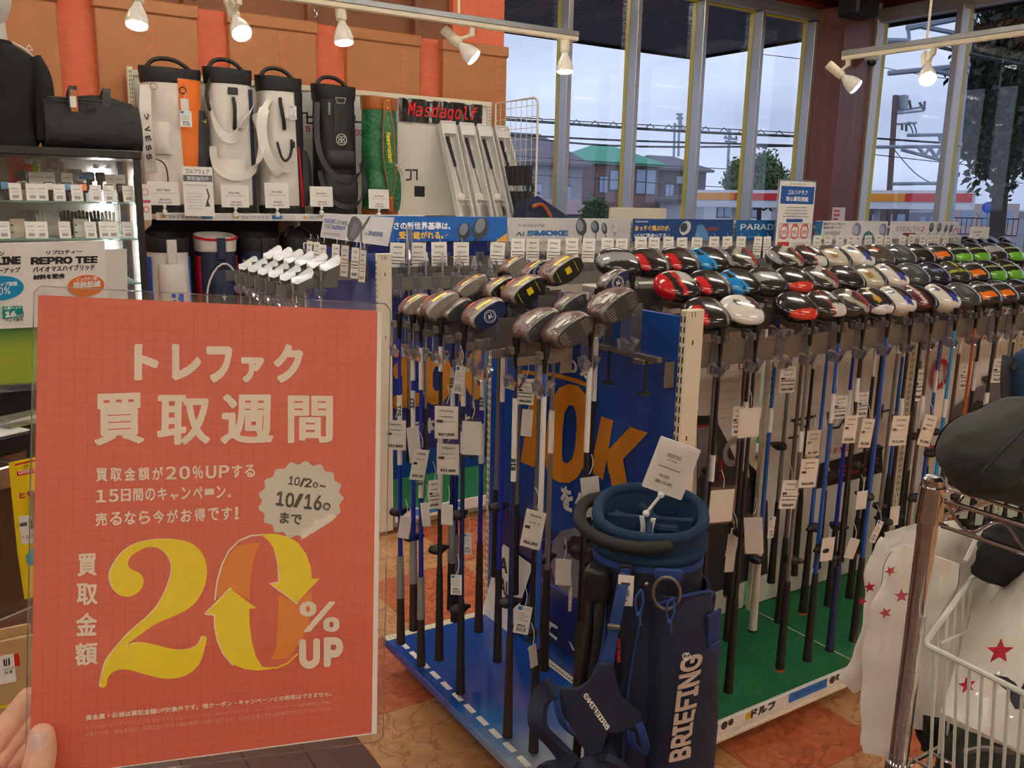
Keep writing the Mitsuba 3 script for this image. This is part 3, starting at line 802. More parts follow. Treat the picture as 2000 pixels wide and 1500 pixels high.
def club(kind, pos, basis, design, shaft, label, group, grip='grip', wrap=False, face='face_dark', pucks=(), bands=(), number=None, stickers='', cap='black_rubber', film=None, lean=0.0):
    """One hanging club: head, face, hosel, ferrule, shaft, grip, cap, paper bands, security tag."""
    key = thing('golf_club', label, 'golf club', group)
    P = KINDS[kind]
    M = trimesh.transformations.translation_matrix(pos) @ basis
    S = T().translate(list(pos)).rotate([1, 0, 0], lean)
    Hd = trimesh.transformations.translation_matrix(pos) @ trimesh.transformations.rotation_matrix(math.radians(lean), [1, 0, 0]) @ trimesh.transformations.translation_matrix((0, 0, 0.026)) @ basis
    dk = (kind, design, wrap)
    if dk not in DESIGN:
        mesh, col_ = head_mesh(kind, PAINT[design])
        DESIGN[dk] = mikit.ply(mesh, 'mat_head_wrap' if wrap else 'mat_head', smooth=True, color=col_)
    put(key, 'head', DESIGN[dk], tf(Hd))
    fc = put(key, 'face', shared(('face', kind), lambda: face_mesh(kind)[0], 'mat_' + face, False), tf(Hd))
    if face == 'face_navy':
        put(fc, 'emblem', shared(('emblem', kind), lambda: emblem_mesh(kind), 'mat_paper', False), tf(Hd))
    elif face in ('face_gray', 'face_dark'):
        put(fc, 'score_lines', shared(('score', kind), lambda: score_mesh(kind), 'mat_chrome_soft', False), tf(Hd))
    elif face == 'face_black':
        put(fc, 'print', shared(('goldprint', kind), lambda: gold_mesh(kind), 'mat_sticker_yellow', False), tf(Hd))
    for s_ in stickers:
        box_ = {'y': (0.34, 0.74, 0.10, 0.24), 'r': (0.30, 0.56, 0.52, 0.78), 'w': (0.26, 0.52, 0.14, 0.26), 'p': (0.46, 0.78, 0.30, 0.42)}[s_]
        put(key, 'sticker', shared(('st', s_, kind), lambda: sole_patch(kind, *box_, oval=s_ == 'r'), {'y': 'mat_sticker_yellow', 'r': 'mat_sticker_red', 'w': 'mat_paper', 'p': 'mat_paper'}[s_], True), tf(Hd))
    put(key, 'hosel', shared(('hosel', kind), lambda: P['hosel'], 'mat_black_gloss'), S)
    put(key, 'ferrule', shared(('ferrule', kind), lambda: P['ferrule'], 'mat_ferrule'), S)
    put(key, 'shaft', shared(('shaft', kind), lambda: P['shaft'], 'mat_shaft_' + shaft), S)
    put(key, 'grip', shared(('grip', kind), lambda: P['grip'], 'mat_' + grip), S)
    put(key, 'grip_cap', shared(('cap', kind), lambda: P['cap'], 'mat_' + cap), S)
    for z0, z1 in bands:
        rr = 0.0046 + 0.003 * min(max(-z0 / 0.75, 0), 1) + 0.0016
        put(key, 'paper_band', shared(('band', z0, z1), lambda: tube([(0, 0, z0), (0, 0, z1)], rr, 10), 'mat_shaft_label'), S)
    if film:
        put(key, 'grip_film', shared(('film', kind), lambda: tube([(0, 0, -P['L'] + 0.285), (0, 0, -P['L'] + 0.15)], [0.0105, 0.0125], 12), 'mat_grip_film'), S)
    for z, a in pucks:
        put(key, 'security_tag', PUCK, S @ T().translate([0, 0, z]).rotate([0, 0, 1], a))
    if number:
        z, s_ = number
        g = line_at(text(s_, 2, 'sans', 48, 1.0), 0, 0, 0.016)
        F = tf(frame((0, 0, 0), (0, 0, 1), (-0.86, 0.5, 0)))
        m = moved(plate(affinity.translate(g, 0, -0.005), 0.0004), frame((-0.0052, -0.0066, z), (0, 0, 1), (-0.79, 0.61, 0)))
        put(key, 'number_print', shared(('num', s_, z), lambda: m, 'mat_black', False), S)
    return key


def emblem_mesh(kind):
    w, d, hs, hc = SIZES[kind]
    _, g, M = face_mesh(kind)
    c = Point(w * 0.5, -0.006)
    ring = c.buffer(0.017).difference(c.buffer(0.0155)).union(c.buffer(0.0125).difference(c.buffer(0.0118)))
    return moved(plate(ring.union(fit(text('Ai', 2, 'sans'), w * 0.5 - 0.006, -0.012, w * 0.5 + 0.006, 0.0)), 0.0008), M @ trimesh.transformations.translation_matrix((0, 0, 0.003)))


def score_mesh(kind):
    w, d, hs, hc = SIZES[kind]
    _, g, M = face_mesh(kind)
    ls = [rect(w * a, z - 0.0006, w * b, z + 0.0006) for z in np.linspace(-0.02, 0.008, 6) for a, b in ((0.16, 0.34), (0.68, 0.86))]
    return moved(plate(union_all(ls).intersection(g.buffer(-0.003)), 0.0006), M @ trimesh.transformations.translation_matrix((0, 0, 0.003)))


def gold_mesh(kind):
    w, d, hs, hc = SIZES[kind]
    _, g, M = face_mesh(kind)
    s = union_all([rect(w * 0.46, -0.012, w * 0.60, 0.006), rect(w * 0.24, -0.02, w * 0.25, 0.012), rect(w * 0.74, -0.02, w * 0.75, 0.012)])
    return moved(plate(s.intersection(g.buffer(-0.003)), 0.0006), M @ trimesh.transformations.translation_matrix((0, 0, 0.003)))


def two(base, *rules):
    """A paint: the base colour, then rules (test(t, b), colour) in order."""
    def fn(t, b, top):
        c = base
        for test, colour in rules:
            if test(t, b, top):
                c = colour
        return c
    return fn


BK, DK, WH, SV = (20, 20, 22), (52, 50, 50), (214, 212, 206), (132, 130, 126)
rimband = lambda lo, hi: (lambda t, b, top: top > -0.12 and lo < b < hi)   # noqa: E731
PAINT = {
    'wrap': two((98, 70, 64), (lambda t, b, top: b < 0.10, (150, 146, 136)), (lambda t, b, top: top < -0.3, (60, 52, 50))),
    'wrap_dark': two((84, 62, 58), (lambda t, b, top: b < 0.08, (110, 108, 104))),
    'black_red': two(BK, (lambda t, b, top: top > 0.1 and 0.62 < b < 0.86 and t < 0.55, (200, 30, 36)), (lambda t, b, top: top > 0.5 and abs(t - 0.5) < 0.12 and b < 0.55, DK), (lambda t, b, top: b < 0.10 and top > 0, SV)),
    'red': two(BK, (lambda t, b, top: 0.70 < b and top > -0.4, (196, 24, 34)), (lambda t, b, top: top > 0.4 and 0.38 < b < 0.50, (196, 24, 34)), (lambda t, b, top: top > 0.6 and b < 0.35 and t > 0.4, (190, 186, 180))),
    'white': two((224, 222, 216), (lambda t, b, top: top < 0.05, BK), (lambda t, b, top: top > 0.3 and b < 0.2 and t > 0.3, (70, 30, 30)), (lambda t, b, top: top > 0.5 and (t - 0.55) ** 2 + (b - 0.55) ** 2 < 0.012, (60, 60, 62))),
    'blue': two(BK, (lambda t, b, top: top > -0.2 and 0.60 < b < 0.95 and (t < 0.45 or b > 0.8), (24, 136, 206)), (lambda t, b, top: top > 0.3 and abs(b - 0.45 - 0.3 * t) < 0.05, (24, 136, 206))),
    'grey_v': two((44, 42, 42), (lambda t, b, top: top > 0.3 and abs(abs(t - 0.45) * 1.2 + b - 0.62) < 0.13, (166, 164, 150)), (lambda t, b, top: top > 0.2 and b > 0.82, (150, 152, 156)), (lambda t, b, top: top > 0.4 and b < 0.16, (140, 40, 38))),
    'black_white_corner': two((32, 31, 32), (lambda t, b, top: top > 0.1 and t < 0.30 and b < 0.5, (206, 206, 204)), (lambda t, b, top: top > 0.3 and 0.45 < b < 0.52, (140, 36, 36)), (lambda t, b, top: top > 0.5 and 0.1 < b < 0.25 and t > 0.45, (200, 202, 206))),
    'black_red_stripe': two(BK, (lambda t, b, top: top > 0.0 and t < 0.20, (212, 60, 44)), (lambda t, b, top: top > 0.5 and 0.42 < t < 0.55, DK)),
    'gold_white': two((196, 190, 170), (lambda t, b, top: top > 0.3 and t > 0.6, (70, 62, 52)), (lambda t, b, top: top > 0.3 and (t - 0.35) ** 2 + (b - 0.6) ** 2 < 0.02, (150, 120, 60)), (lambda t, b, top: top > 0.3 and b < 0.2, (60, 56, 54))),
    'white_blue': two((222, 218, 208), (lambda t, b, top: top > 0.2 and b < 0.45 and t > 0.25, (40, 28, 34)), (lambda t, b, top: top > 0.3 and 0.2 < b < 0.42 and 0.1 < t < 0.4, (38, 62, 150)), (lambda t, b, top: top > 0.4 and (t - 0.6) ** 2 + (b - 0.66) ** 2 < 0.012, (70, 80, 110))),
    'brown_grey': two((74, 66, 62), (lambda t, b, top: top > 0.3 and (t - 0.55) ** 2 + (b - 0.6) ** 2 < 0.05, (40, 20, 16)), (lambda t, b, top: top > 0.4 and (t - 0.55) ** 2 + (b - 0.6) ** 2 < 0.012, (200, 110, 60)), (lambda t, b, top: top < 0.1, (120, 116, 110))),
    'dark_grey': two((58, 62, 66), (lambda t, b, top: top > 0.3 and 0.25 < b < 0.55 and 0.3 < t < 0.7, (88, 94, 100)), (lambda t, b, top: b < 0.08, SV)),
    'black': two(BK, (lambda t, b, top: top > 0.4 and abs(t - 0.5) < 0.05, (90, 88, 88)), (lambda t, b, top: b < 0.08 and top > 0, SV)),
    'black_gold': two(BK, (lambda t, b, top: top > 0.4 and (t - 0.35) ** 2 + (b - 0.5) ** 2 < 0.014, (190, 150, 50)), (lambda t, b, top: top > -0.1 and t < 0.14, (226, 226, 224)), (lambda t, b, top: top > 0.6 and 0.48 < b < 0.58 and t > 0.45, (200, 190, 150))),
    'black_orange': two((36, 36, 38), (lambda t, b, top: top > 0.2 and 0.15 < t < 0.36 and b > 0.25, (226, 120, 34)), (lambda t, b, top: top > 0.5 and 0.62 < t < 0.70, (150, 150, 152)), (lambda t, b, top: b < 0.09, SV)),
    'green': two((24, 26, 24), (lambda t, b, top: top > 0.0 and t < 0.26, (104, 176, 60)), (lambda t, b, top: top > 0.3 and abs(t - 0.48) < 0.03, (150, 170, 120)), (lambda t, b, top: b < 0.09, SV)),
    'black_yellow': two((40, 42, 38), (lambda t, b, top: top > 0.4 and 0.3 < b < 0.38 and t > 0.3, (210, 210, 60)), (lambda t, b, top: top > 0.4 and abs(t - 0.35) < 0.04, (150, 160, 60))),
    'navy': two((26, 30, 48), (lambda t, b, top: top > 0.4 and abs(t - 0.4) < 0.06 and 0.2 < b < 0.7, (96, 118, 160)), (lambda t, b, top: b < 0.09, SV)),
    'maroon': two((30, 20, 22), (lambda t, b, top: top > 0.3 and 0.42 < b < 0.75, (96, 28, 34)), (lambda t, b, top: top > 0.6 and 0.5 < b < 0.6, (196, 190, 186))),
    'black_silver': two((30, 31, 32), (lambda t, b, top: top > 0.0 and 0.3 < t < 0.62, (150, 156, 158))),
}


def holder_mesh():
    """Clear plastic club holder: a back plate with an upper ring fork and a lower wedge fork."""
    return cat([cbox(-0.019, 0.019, 0.012, 0.0150, -0.085, 0.004, 0.001),
                cbox(-0.021, -0.0095, -0.010, 0.012, -0.012, 0.008, 0.003), cbox(0.0095, 0.021, -0.010, 0.012, -0.012, 0.008, 0.003), cbox(-0.021, 0.021, 0.006, 0.012, -0.006, 0.006, 0.002),
                hull([(-0.030, 0.012, -0.066), (-0.024, -0.012, -0.070), (-0.008, -0.016, -0.078), (-0.008, 0.012, -0.062), (-0.024, 0.012, -0.094), (-0.008, -0.006, -0.100), (-0.008, 0.012, -0.100)]),
                hull([(0.030, 0.012, -0.066), (0.024, -0.012, -0.070), (0.008, -0.016, -0.078), (0.008, 0.012, -0.062), (0.024, 0.012, -0.094), (0.008, -0.006, -0.100), (0.008, 0.012, -0.100)])])


HOLDER = mikit.ply(holder_mesh(), 'mat_clear_block', smooth=False)


# ------------------------------------------------------------------ price tags
YEN = '¥'


def tag_layers(w, h, brand=None, model='', price='', style=0):
    """The print on a price card lying in x from 0 to w, y from 0 to h."""
    L = [(rect(0, 0, w, h), (240, 238, 230))]
    ink = (40, 40, 42)
    if brand:
        L.append((line_at(text(brand, 1, 'sans', 40, 1.0), w / 2, h * 0.83, h * 0.085, min(w * 0.6, w * 0.11 * len(brand)), 'c'), ink))
        L.append((rect(w * 0.12, h * 0.775, w * 0.88, h * 0.779), (150, 150, 150)))
        L.append((fit(text(model or 'DRIVER', 1, 'sans', 32, 1.2), w * 0.22, h * 0.655, w * 0.78, h * 0.70), (90, 90, 92)))
        if style == 0:
            L.append((rect(w * 0.08, h * 0.50, w * 0.34, h * 0.58), (50, 50, 52)))
            L.append((rect(w * 0.38, h * 0.53, w * 0.92, h * 0.545), (150, 150, 150)))
            L.append((union_all([rect(w * 0.08, h * 0.435, w * 0.92, h * 0.465), rect(w * 0.08, h * 0.30, w * 0.92, h * 0.33)]), (44, 44, 46)))
            L.append((union_all([rect(w * x, h * 0.24, w * x + w * 0.008, h * 0.43) for x in (0.08, 0.36, 0.64, 0.91)] + [rect(w * 0.08, h * 0.235, w * 0.92, h * 0.24)]), (170, 170, 170)))
        else:
            L.append((union_all([rect(w * 0.06, h * y, w * 0.94, h * y + h * 0.022) for y in (0.535, 0.425, 0.335)]), (44, 44, 46)))
        if price:
            L.append((fit(text(YEN + price, 2, 'sans', 40, 0.9), w * 0.16, h * 0.075, w * 0.86, h * 0.185), ink))
    return L


def barcode_layers(w, h):
    L = [(rect(0, 0, w, h), (238, 238, 236)), (rect(w * 0.08, h * 0.84, w * 0.36, h * 0.97), (60, 118, 190)), (fit(text('TF-2nd', 0, 'sans', 24, 1.2), w * 0.45, h * 0.88, w * 0.9, h * 0.93), (120, 120, 122))]
    L.append((union_all([rect(w * 0.12, h * y, w * (0.6 + 0.25 * (i % 2)), h * y + h * 0.018) for i, y in enumerate((0.72, 0.64, 0.56, 0.48))]), (150, 150, 150)))
    g = np.random.default_rng(5)
    L.append((union_all([rect(w * x, h * 0.08, w * x + w * (0.012 + 0.02 * g.random()), h * 0.24) for x in np.linspace(0.2, 0.8, 12)]), (50, 50, 52)))
    L.append((fit(text('2210', 2, 'sans', 24, 1.2), w * 0.2, h * 0.28, w * 0.72, h * 0.34), (50, 50, 52)))
    return L


def hang_tag(spec, label, normal, brand=None, model='', price='', tilt=0.0, yaw=0.0, sleeve=False, style=0, kind='price', hang=0.05, group=None, name='price_tag'):
    """A card hanging in front of a shaft: (x, y, z of its middle, width, height), facing the given horizontal direction."""
    x, y, z, w, h = spec
    t = thing(name, label, 'price tag', group)
    n = np.array([normal[0], normal[1], 0.0])
    n = trimesh.transformations.rotation_matrix(math.radians(yaw), [0, 0, 1])[:3, :3] @ n
    xx = np.cross([0, 0, 1.0], n)
    R_ = trimesh.transformations.rotation_matrix(math.radians(tilt), [0, 0, 1])
    F = frame((x, y, z), xx, (0, 0, 1)) @ R_
    part(t, 'card', moved(cbox(-w / 2, w / 2, -h / 2, h / 2, -0.0012, 0, 0.0003), F), 'mat_paper_blank', smooth=False)
    if brand or kind == 'barcode':
        printed(t, 'print', [(affinity.translate(g, -w / 2, -h / 2), c) for g, c in (tag_layers(w, h, brand, model, price, style) if kind == 'price' else barcode_layers(w, h))], F)
    if sleeve:
        s_ = w * 0.06
        part(t, 'clear_sleeve', moved(cat([box(-w / 2 - s_, w / 2 + s_, -h / 2 - s_, h / 2 + h * 0.12, 0.0016, 0.0020)]), F), 'mat_film', smooth=False)
    top = (F @ [0, h / 2 + (h * 0.07 if sleeve else -h * 0.03), 0.0008, 1])[:3]
    end = np.array([x, y, z]) + [0, 0, h / 2 + hang] - n * 0.012
    part(t, 'tie', tube(spline([top, (top + end) / 2 + xx * 0.006, end], 8), 0.0009, 5), 'mat_white_plastic')
    return t


# ------------------------------------------------------------------ front rack: end panel with stepped arms, long white side with three rails
mat('turf', mottled((22, 92, 54), (40, 122, 76), 220, 2), 0.95, bump=(proc(lambda p, n, uv: noise(p.x * 700, p.y * 700, 0)), 0.002))


def sky_print(p, n, uv):
    w = fbm(p.x * 5, p.y * 5, 2.0, 3) - 0.5
    t = dr.clip((p.y + 0.22 * w + 0.25 * (p.x - 1.28) - 1.47) / 0.62, 0, 1)
    c = mix(lc(206, 192, 164), lc(150, 164, 186), smoothstep(0.05, 0.22, t))
    c = mix(c, lc(44, 116, 184), smoothstep(0.24, 0.48, t))
    c = mix(c, lc(28, 66, 146), smoothstep(0.5, 0.8, t))
    v = dr.exp(-dr.square((p.x - 1.27) / 0.07) - dr.square((p.y - 1.83) / 0.13))
    return mix(c, lc(104, 74, 150), 0.6 * v)


mat('print_floor', proc(sky_print), 0.12, coat=0.4)
mat('print_blue', proc(lambda p, n, uv: mix(lc(16, 46, 116), lc(20, 76, 164), dr.clip(1.6 * fbm(p.y * 3, p.z * 2.2, 1.0, 4) - 0.3 + 0.2 * (2.0 - p.y), 0, 1))), 0.22, coat=0.3)
mat('print_navy', (22, 40, 112), 0.3)
mat('board_white', (222, 220, 212), 0.5)

RX, RX1 = 1.473, 6.0
rk = thing('club_rack', 'cream club rack with a blue end panel in front and white boards along its right', 'display rack')
# posts with two rows of slots
def post(parent, x0, x1, y0, y1, h, faces, z0=0.02):
    p_ = part(parent, 'post', cbox(x0, x1, y0, y1, z0, h, 0.0025), 'mat_cream_metal')
    zs = np.arange(z0 + 0.05, h - 0.03, 0.0245)
    ms = []
    for face in faces:
        for d in (-0.0055, 0.0055):
            c = ((y0 + y1) if face in 'xX' else (x0 + x1)) / 2 + d
            for z in zs:
                if face == 'x':
                    ms.append(box(x0 - 0.0004, x0 + 0.002, c - 0.0019, c + 0.0019, z, z + 0.015))
                elif face == 'y':
                    ms.append(box(c - 0.0019, c + 0.0019, y0 - 0.0004, y0 + 0.002, z, z + 0.015))
    put(p_, 'slots', mikit.ply(cat(ms), 'mat_black', smooth=False), None, None, 'stuff')
    return p_


post(rk, RX, 1.532, 1.508, 1.531, 1.252, 'x')
part(rk, 'post_screw', cat([box(1.495, 1.499, 1.5072, 1.509, z, z + 0.011) for z in (1.168, 0.93, 0.70)] + [box(1.489, 1.4905, 1.5072, 1.509, 1.235, 1.248), box(1.4985, 1.5, 1.5072, 1.509, 1.235, 1.248)]), 'mat_slot_dark', smooth=False)
post(rk, RX, 1.532, 2.385, 2.408, 1.252, 'x')
post(rk, 2.27, 2.31, 1.925, 1.947, 1.26, 'y')
for x in (3.05, 3.83, 4.61, 5.39):
    post(rk, x, x + 0.04, 1.925, 1.947, 1.26, 'y')
part(rk, 'end_panel', cbox(RX, RX + 0.012, 1.531, 2.385, 0.105, 1.235, 0.001), 'mat_print_blue')
for a, b in ((1.532, 2.27), (2.31, 3.05), (3.09, 3.83), (3.87, 4.61), (4.65, 5.39), (5.43, 6.0)):
    part(rk, 'side_board', cbox(a, b, 1.955, 1.967, 0.105, 1.25, 0.001), 'mat_board_white')
part(rk, 'top_rail', cbox(1.53, RX1, 1.925, 1.995, 1.25, 1.268, 0.003), 'mat_cream_metal')
part(rk, 'base', cat([cbox(1.55, RX1, 1.55, 2.36, 0.0, 0.06, 0.004)]), 'mat_cream_metal')
pf = part(rk, 'end_platform', cbox(1.087, RX, 1.508, 2.40, 0.078, 0.105, 0.003), 'mat_print_floor', 'glossy blue printed shelf board with a white dashed border')
put(pf, 'perforated_strip', mikit.ply(cbox(1.0895, 1.47, 2.372, 2.402, 0.1045, 0.1068, 0.0008), 'mat_cream_metal', smooth=False))
put(pf, 'strip_holes', mikit.ply(cat([box(x, x + 0.004, 2.379 + 0.011 * k, 2.382 + 0.011 * k, 0.1066, 0.1072) for x in (1.105, 1.115, 1.145, 1.155) for k in range(2)]), 'mat_black', smooth=False), None, None, 'stuff')
y = 2.34
while y > 1.52:
    put(pf, 'dash', mikit.ply(box(1.117, 1.133, y - 0.046, y, 0.1047, 0.1062), 'mat_paper', smooth=False))
    y -= 0.0685
put(pf, 'inner_strip', mikit.ply(cbox(1.448, 1.471, 1.54, 2.10, 0.1047, 0.1085, 0.001), 'mat_cream_metal', smooth=False))
put(pf, 'inner_strip_holes', mikit.ply(cat([box(1.452, 1.458, yy, yy + 0.005, 0.1083, 0.1089) for yy in np.arange(1.56, 2.08, 0.012)]), 'mat_black', smooth=False), None, None, 'stuff')
tf_ = part(rk, 'turf_shelf', cbox(1.50, RX1, 1.502, 1.955, 0.075, 0.104, 0.003), 'mat_turf', 'green artificial turf shelf')
for x in (2.29, 3.07, 3.85):
    put(tf_, 'seam', mikit.ply(box(x, x + 0.004, 1.505, 1.95, 0.1035, 0.1048), 'mat_cream_metal', smooth=False))
pr = part(rk, 'price_rail', cbox(1.48, RX1, 1.492, 1.503, 0.058, 0.110, 0.002), 'mat_white_plastic')
layers = []
for i in range(9):
    x0 = 0.02 + 0.46 * i
    layers += [(rect(x0, 0.018, x0 + 0.17, 0.047), (44, 112, 196)), (fit(text('SECOND CLUB', 1, 'sans', 32, 1.2), x0 + 0.02, 0.030, x0 + 0.15, 0.040), (30, 60, 130)),
               (union_all([Point(x0 + 0.195, 0.034).buffer(0.012), Point(x0 + 0.22, 0.036).buffer(0.010)]), (60, 52, 48)),
               (rect(x0 + 0.28, 0.022, x0 + 0.30, 0.042), (214, 180, 40)), (fit(text('ドルフ', 2, 'cjk', 40, 1.0), x0 + 0.30, 0.020, x0 + 0.40, 0.046), (40, 40, 46)), (rect(x0, 0.012, x0 + 0.44, 0.0135), (200, 200, 200))]
printed(pr, 'print', layers, frame((1.48, 1.4915, 0.06), (1, 0, 0), (0, 0, 1)))
part(rk, 'rail_lip', cbox(1.48, RX1, 1.489, 1.5, 0.046, 0.058, 0.002), 'mat_cream_metal')
part(rk, 'turf_shelf_back', cbox(1.50, RX1, 1.967, 2.40, 0.075, 0.104, 0.003), 'mat_turf')

# printed end panel: big orange figures, white kana, a club head picture below (local x = 2.40 - y, y = z)
EP = frame((RX - 0.0006, 2.40, 0), (0, -1, 0), (0, 0, 1))
OR = (206, 132, 40)
big0 = Polygon(((0.336,0.726),(0.335,0.797),(0.344,0.875),(0.364,0.934),(0.396,0.97),(0.437,0.989),(0.485,0.992),(0.524,0.973),(0.545,0.937),(0.552,0.887),(0.547,0.827),(0.529,0.773),(0.496,0.726),(0.459,0.7),(0.411,0.688),(0.372,0.689),(0.348,0.705))).difference(
    Polygon(((0.42,0.769),(0.418,0.841),(0.425,0.902),(0.445,0.929),(0.467,0.931),(0.48,0.911),(0.485,0.872),(0.481,0.815),(0.469,0.774),(0.448,0.757),(0.428,0.755))))
one = Polygon(((0.203,0.695),(0.28,0.697),(0.297,0.804),(0.335,0.993),(0.272,0.981),(0.207,0.929),(0.215,0.882),(0.248,0.899)))
kk = union_all([Polygon(((0.593,0.928),(0.643,0.927),(0.611,0.753),(0.556,0.763))), Polygon(((0.619,0.832),(0.714,0.926),(0.78,0.926),(0.688,0.831),(0.636,0.778))), Polygon(((0.63,0.805),(0.69,0.832),(0.732,0.716),(0.668,0.697)))]).buffer(0.001)
swoosh = Polygon(((0.17,0.984),(0.373,1.01),(0.484,1.012),(0.572,1.004),(0.568,0.995),(0.473,0.998),(0.361,0.997),(0.171,0.971)))
kana = [affinity.affine_transform(fit(text(s, 3), 0, 0, 1, 1), [p1[0] - p0[0], p3[0] - p0[0], p1[1] - p0[1], p3[1] - p0[1], p0[0], p0[1]]) for s, p0, p1, p3 in (
    ('の', (0.413,1.026), (0.478,1.022), (0.413,1.065)), ('系', (0.49,1.021), (0.571,1.017), (0.492,1.075)), ('を', (0.423,0.612), (0.484,0.614), (0.419,0.685)), ('体', (0.494,0.607), (0.58,0.612), (0.489,0.687)))]
low = Polygon(((0.082,0.517),(0.332,0.524),(0.63,0.538),(0.895,0.574),(0.929,0.176),(0.11,0.155)))
stripes = [Polygon(p) for p in [((0.334,0.488),(0.539,0.503),(0.54,0.5),(0.334,0.483)), ((0.309,0.446),(0.542,0.464),(0.542,0.46),(0.309,0.441)), ((0.31,0.409),(0.544,0.426),(0.544,0.422),(0.311,0.402)), ((0.299,0.357),(0.499,0.36),(0.499,0.351),(0.299,0.347))]]
headp = Polygon(((0.378,0.437),(0.388,0.497),(0.432,0.545),(0.491,0.574),(0.558,0.582),(0.628,0.572),(0.654,0.525),(0.637,0.442),(0.571,0.38),(0.494,0.358),(0.427,0.36),(0.393,0.39)))
headd = Polygon(((0.44,0.493),(0.483,0.546),(0.555,0.565),(0.621,0.543),(0.629,0.497),(0.541,0.482),(0.492,0.48)))
qi = [Polygon(p) for p in [((0.363,0.191),(0.388,0.235),(0.434,0.236),(0.427,0.225),(0.397,0.222),(0.387,0.2),(0.433,0.199),(0.426,0.187)), ((0.487,0.214),(0.497,0.215),(0.519,0.198),(0.509,0.194)), ((0.529,0.356),(0.572,0.362),(0.567,0.337),(0.555,0.335),(0.559,0.35),(0.527,0.346))]]
printed(rk, 'print', [(low, (24, 34, 104)), (Polygon(((0.123,0.252),(0.505,0.258),(0.65,0.257),(0.921,0.274),(0.929,0.176),(0.126,0.153))), (34, 40, 78))] + [(s, (70, 96, 190)) for s in stripes] +
        [(headp, (120, 122, 132)), (headd, (62, 40, 50)), (union_all([big0, one, kk]), OR), (swoosh, OR)] + [(g, (226, 226, 222)) for g in kana] + [(q, (222, 224, 226)) for q in qi], EP, 'mat_print_gloss', label='orange figures and white lettering on the blue panel')
sh = thing('paper_sheet', 'white paper sheet with black lettering leaning against the lower left of the blue end panel', 'paper')
SF = frame((RX - 0.02, 2.40, 0), (0, -1, 0), (0.03, 0, 1))
outl = Polygon(((-0.007,0.061),(0.146,0.05),(0.185,0.096),(0.295,0.383),(0.124,0.394),(0.088,0.339)))
part(sh, 'sheet', moved(plate(outl, 0.0008), SF), 'mat_paper', smooth=False)
printed(sh, 'print', [(affinity.affine_transform(fit(text('A', 3, 'sans'), 0, 0, 1, 1), [0.05, 0, 0.006, 0.05, *(0.105,0.296)]), (40, 40, 42)), (affinity.affine_transform(fit(text('CALL', 3, 'sans'), 0, 0, 1, 1), [0.12, 0, -0.012, 0.052, *(0.082,0.23)]), (40, 40, 42)),
                      (affinity.affine_transform(rect(0, 0, 1, 1), [0.04, 0, -0.03, 0.004, *(0.047,0.068)]), (130, 130, 132))], SF, z0=0.0012)

# printed white boards on the long side (local x = world x, y = z)
BF = frame((0, 1.9545, 0), (1, 0, 0), (0, 0, 1))
RD = (176, 44, 48)
BL = [(Polygon(((1.981,0.838),(2.056,0.829),(2.124,0.738),(2.182,0.65),(2.352,0.485),(2.385,0.209),(2.033,0.196))), (52, 48, 52)), (Polygon(((1.986,0.804),(2.067,0.794),(2.088,0.673),(2,0.625))), (120, 116, 120)), (Polygon(((1.981,0.835),(2.068,0.831),(2.08,0.803),(1.983,0.809))), (30, 30, 32)), (Polygon(((1.983,0.806),(2.052,0.799),(2.053,0.794),(1.984,0.797))), (170, 50, 56)),
      (Polygon(((2.094,0.681),(2.112,0.669),(2.118,0.606),(2.102,0.6))), (150, 34, 44)), (Polygon(((1.987,0.487),(2.048,0.502),(2.053,0.393),(1.995,0.387))), (110, 36, 42)), (Polygon(((2.237,0.642),(2.297,0.596),(2.346,0.467),(2.279,0.442))), (24, 24, 26)), (Point(*(2.158,0.693)).buffer(0.05).difference(Point(*(2.158,0.693)).buffer(0.028)), (150, 148, 148))]
for s, (a, b) in zip('WOOD', (((2.009,0.974),(2.047,0.995)), ((2.074,0.976),(2.11,0.997)), ((2.15,0.973),(2.186,0.996)), ((2.225,0.97),(2.259,0.993)))):
    BL.append((fit(text(s, 1, 'sans'), a[0], a[1], b[0], b[1]), RD))
BL += [(Polygon(p).buffer(0.0035), (34, 34, 36)) for p in [((1.987,1.04),(1.989,1.02),(2.042,1.022),(1.989,1.022)), ((2.435,0.769),(2.563,0.77),(2.563,0.768),(2.436,0.765),(2.521,0.734),(2.521,0.732)), ((2.433,0.706),(2.495,0.707),(2.495,0.706)), ((2.642,0.729),(2.63,0.774),(2.633,0.774)), ((2.65,0.712),(2.703,0.712),(2.733,0.745),(2.703,0.71)), ((2.95,0.759),(2.955,0.769),(2.952,0.713)), ((2.956,0.742),(3.02,0.743),(3.021,0.741))]]
BL += [(Polygon(((2.602,0.491),(2.612,0.586),(2.978,0.6),(2.997,0.494))), (28, 26, 28)), (fit(text('A', 2, 'sans'), *(2.653,0.516), *(2.678,0.563)), (226, 224, 220)), (fit(text('GOLF', 2, 'sans'), *(2.721,0.517), *(2.963,0.561)), (150, 34, 40))]
for s, (a, b) in zip("WOMEN'S", (((2.651,0.614),(2.667,0.639)), ((2.683,0.613),(2.703,0.636)), ((2.718,0.612),(2.744,0.636)), ((2.756,0.613),(2.768,0.637)), ((2.783,0.613),(2.804,0.636)), ((2.814,0.63),(2.818,0.64)), ((2.835,0.612),(2.852,0.637)))):
    BL.append((fit(text(s, 1, 'sans'), a[0], a[1], b[0], b[1]), RD))
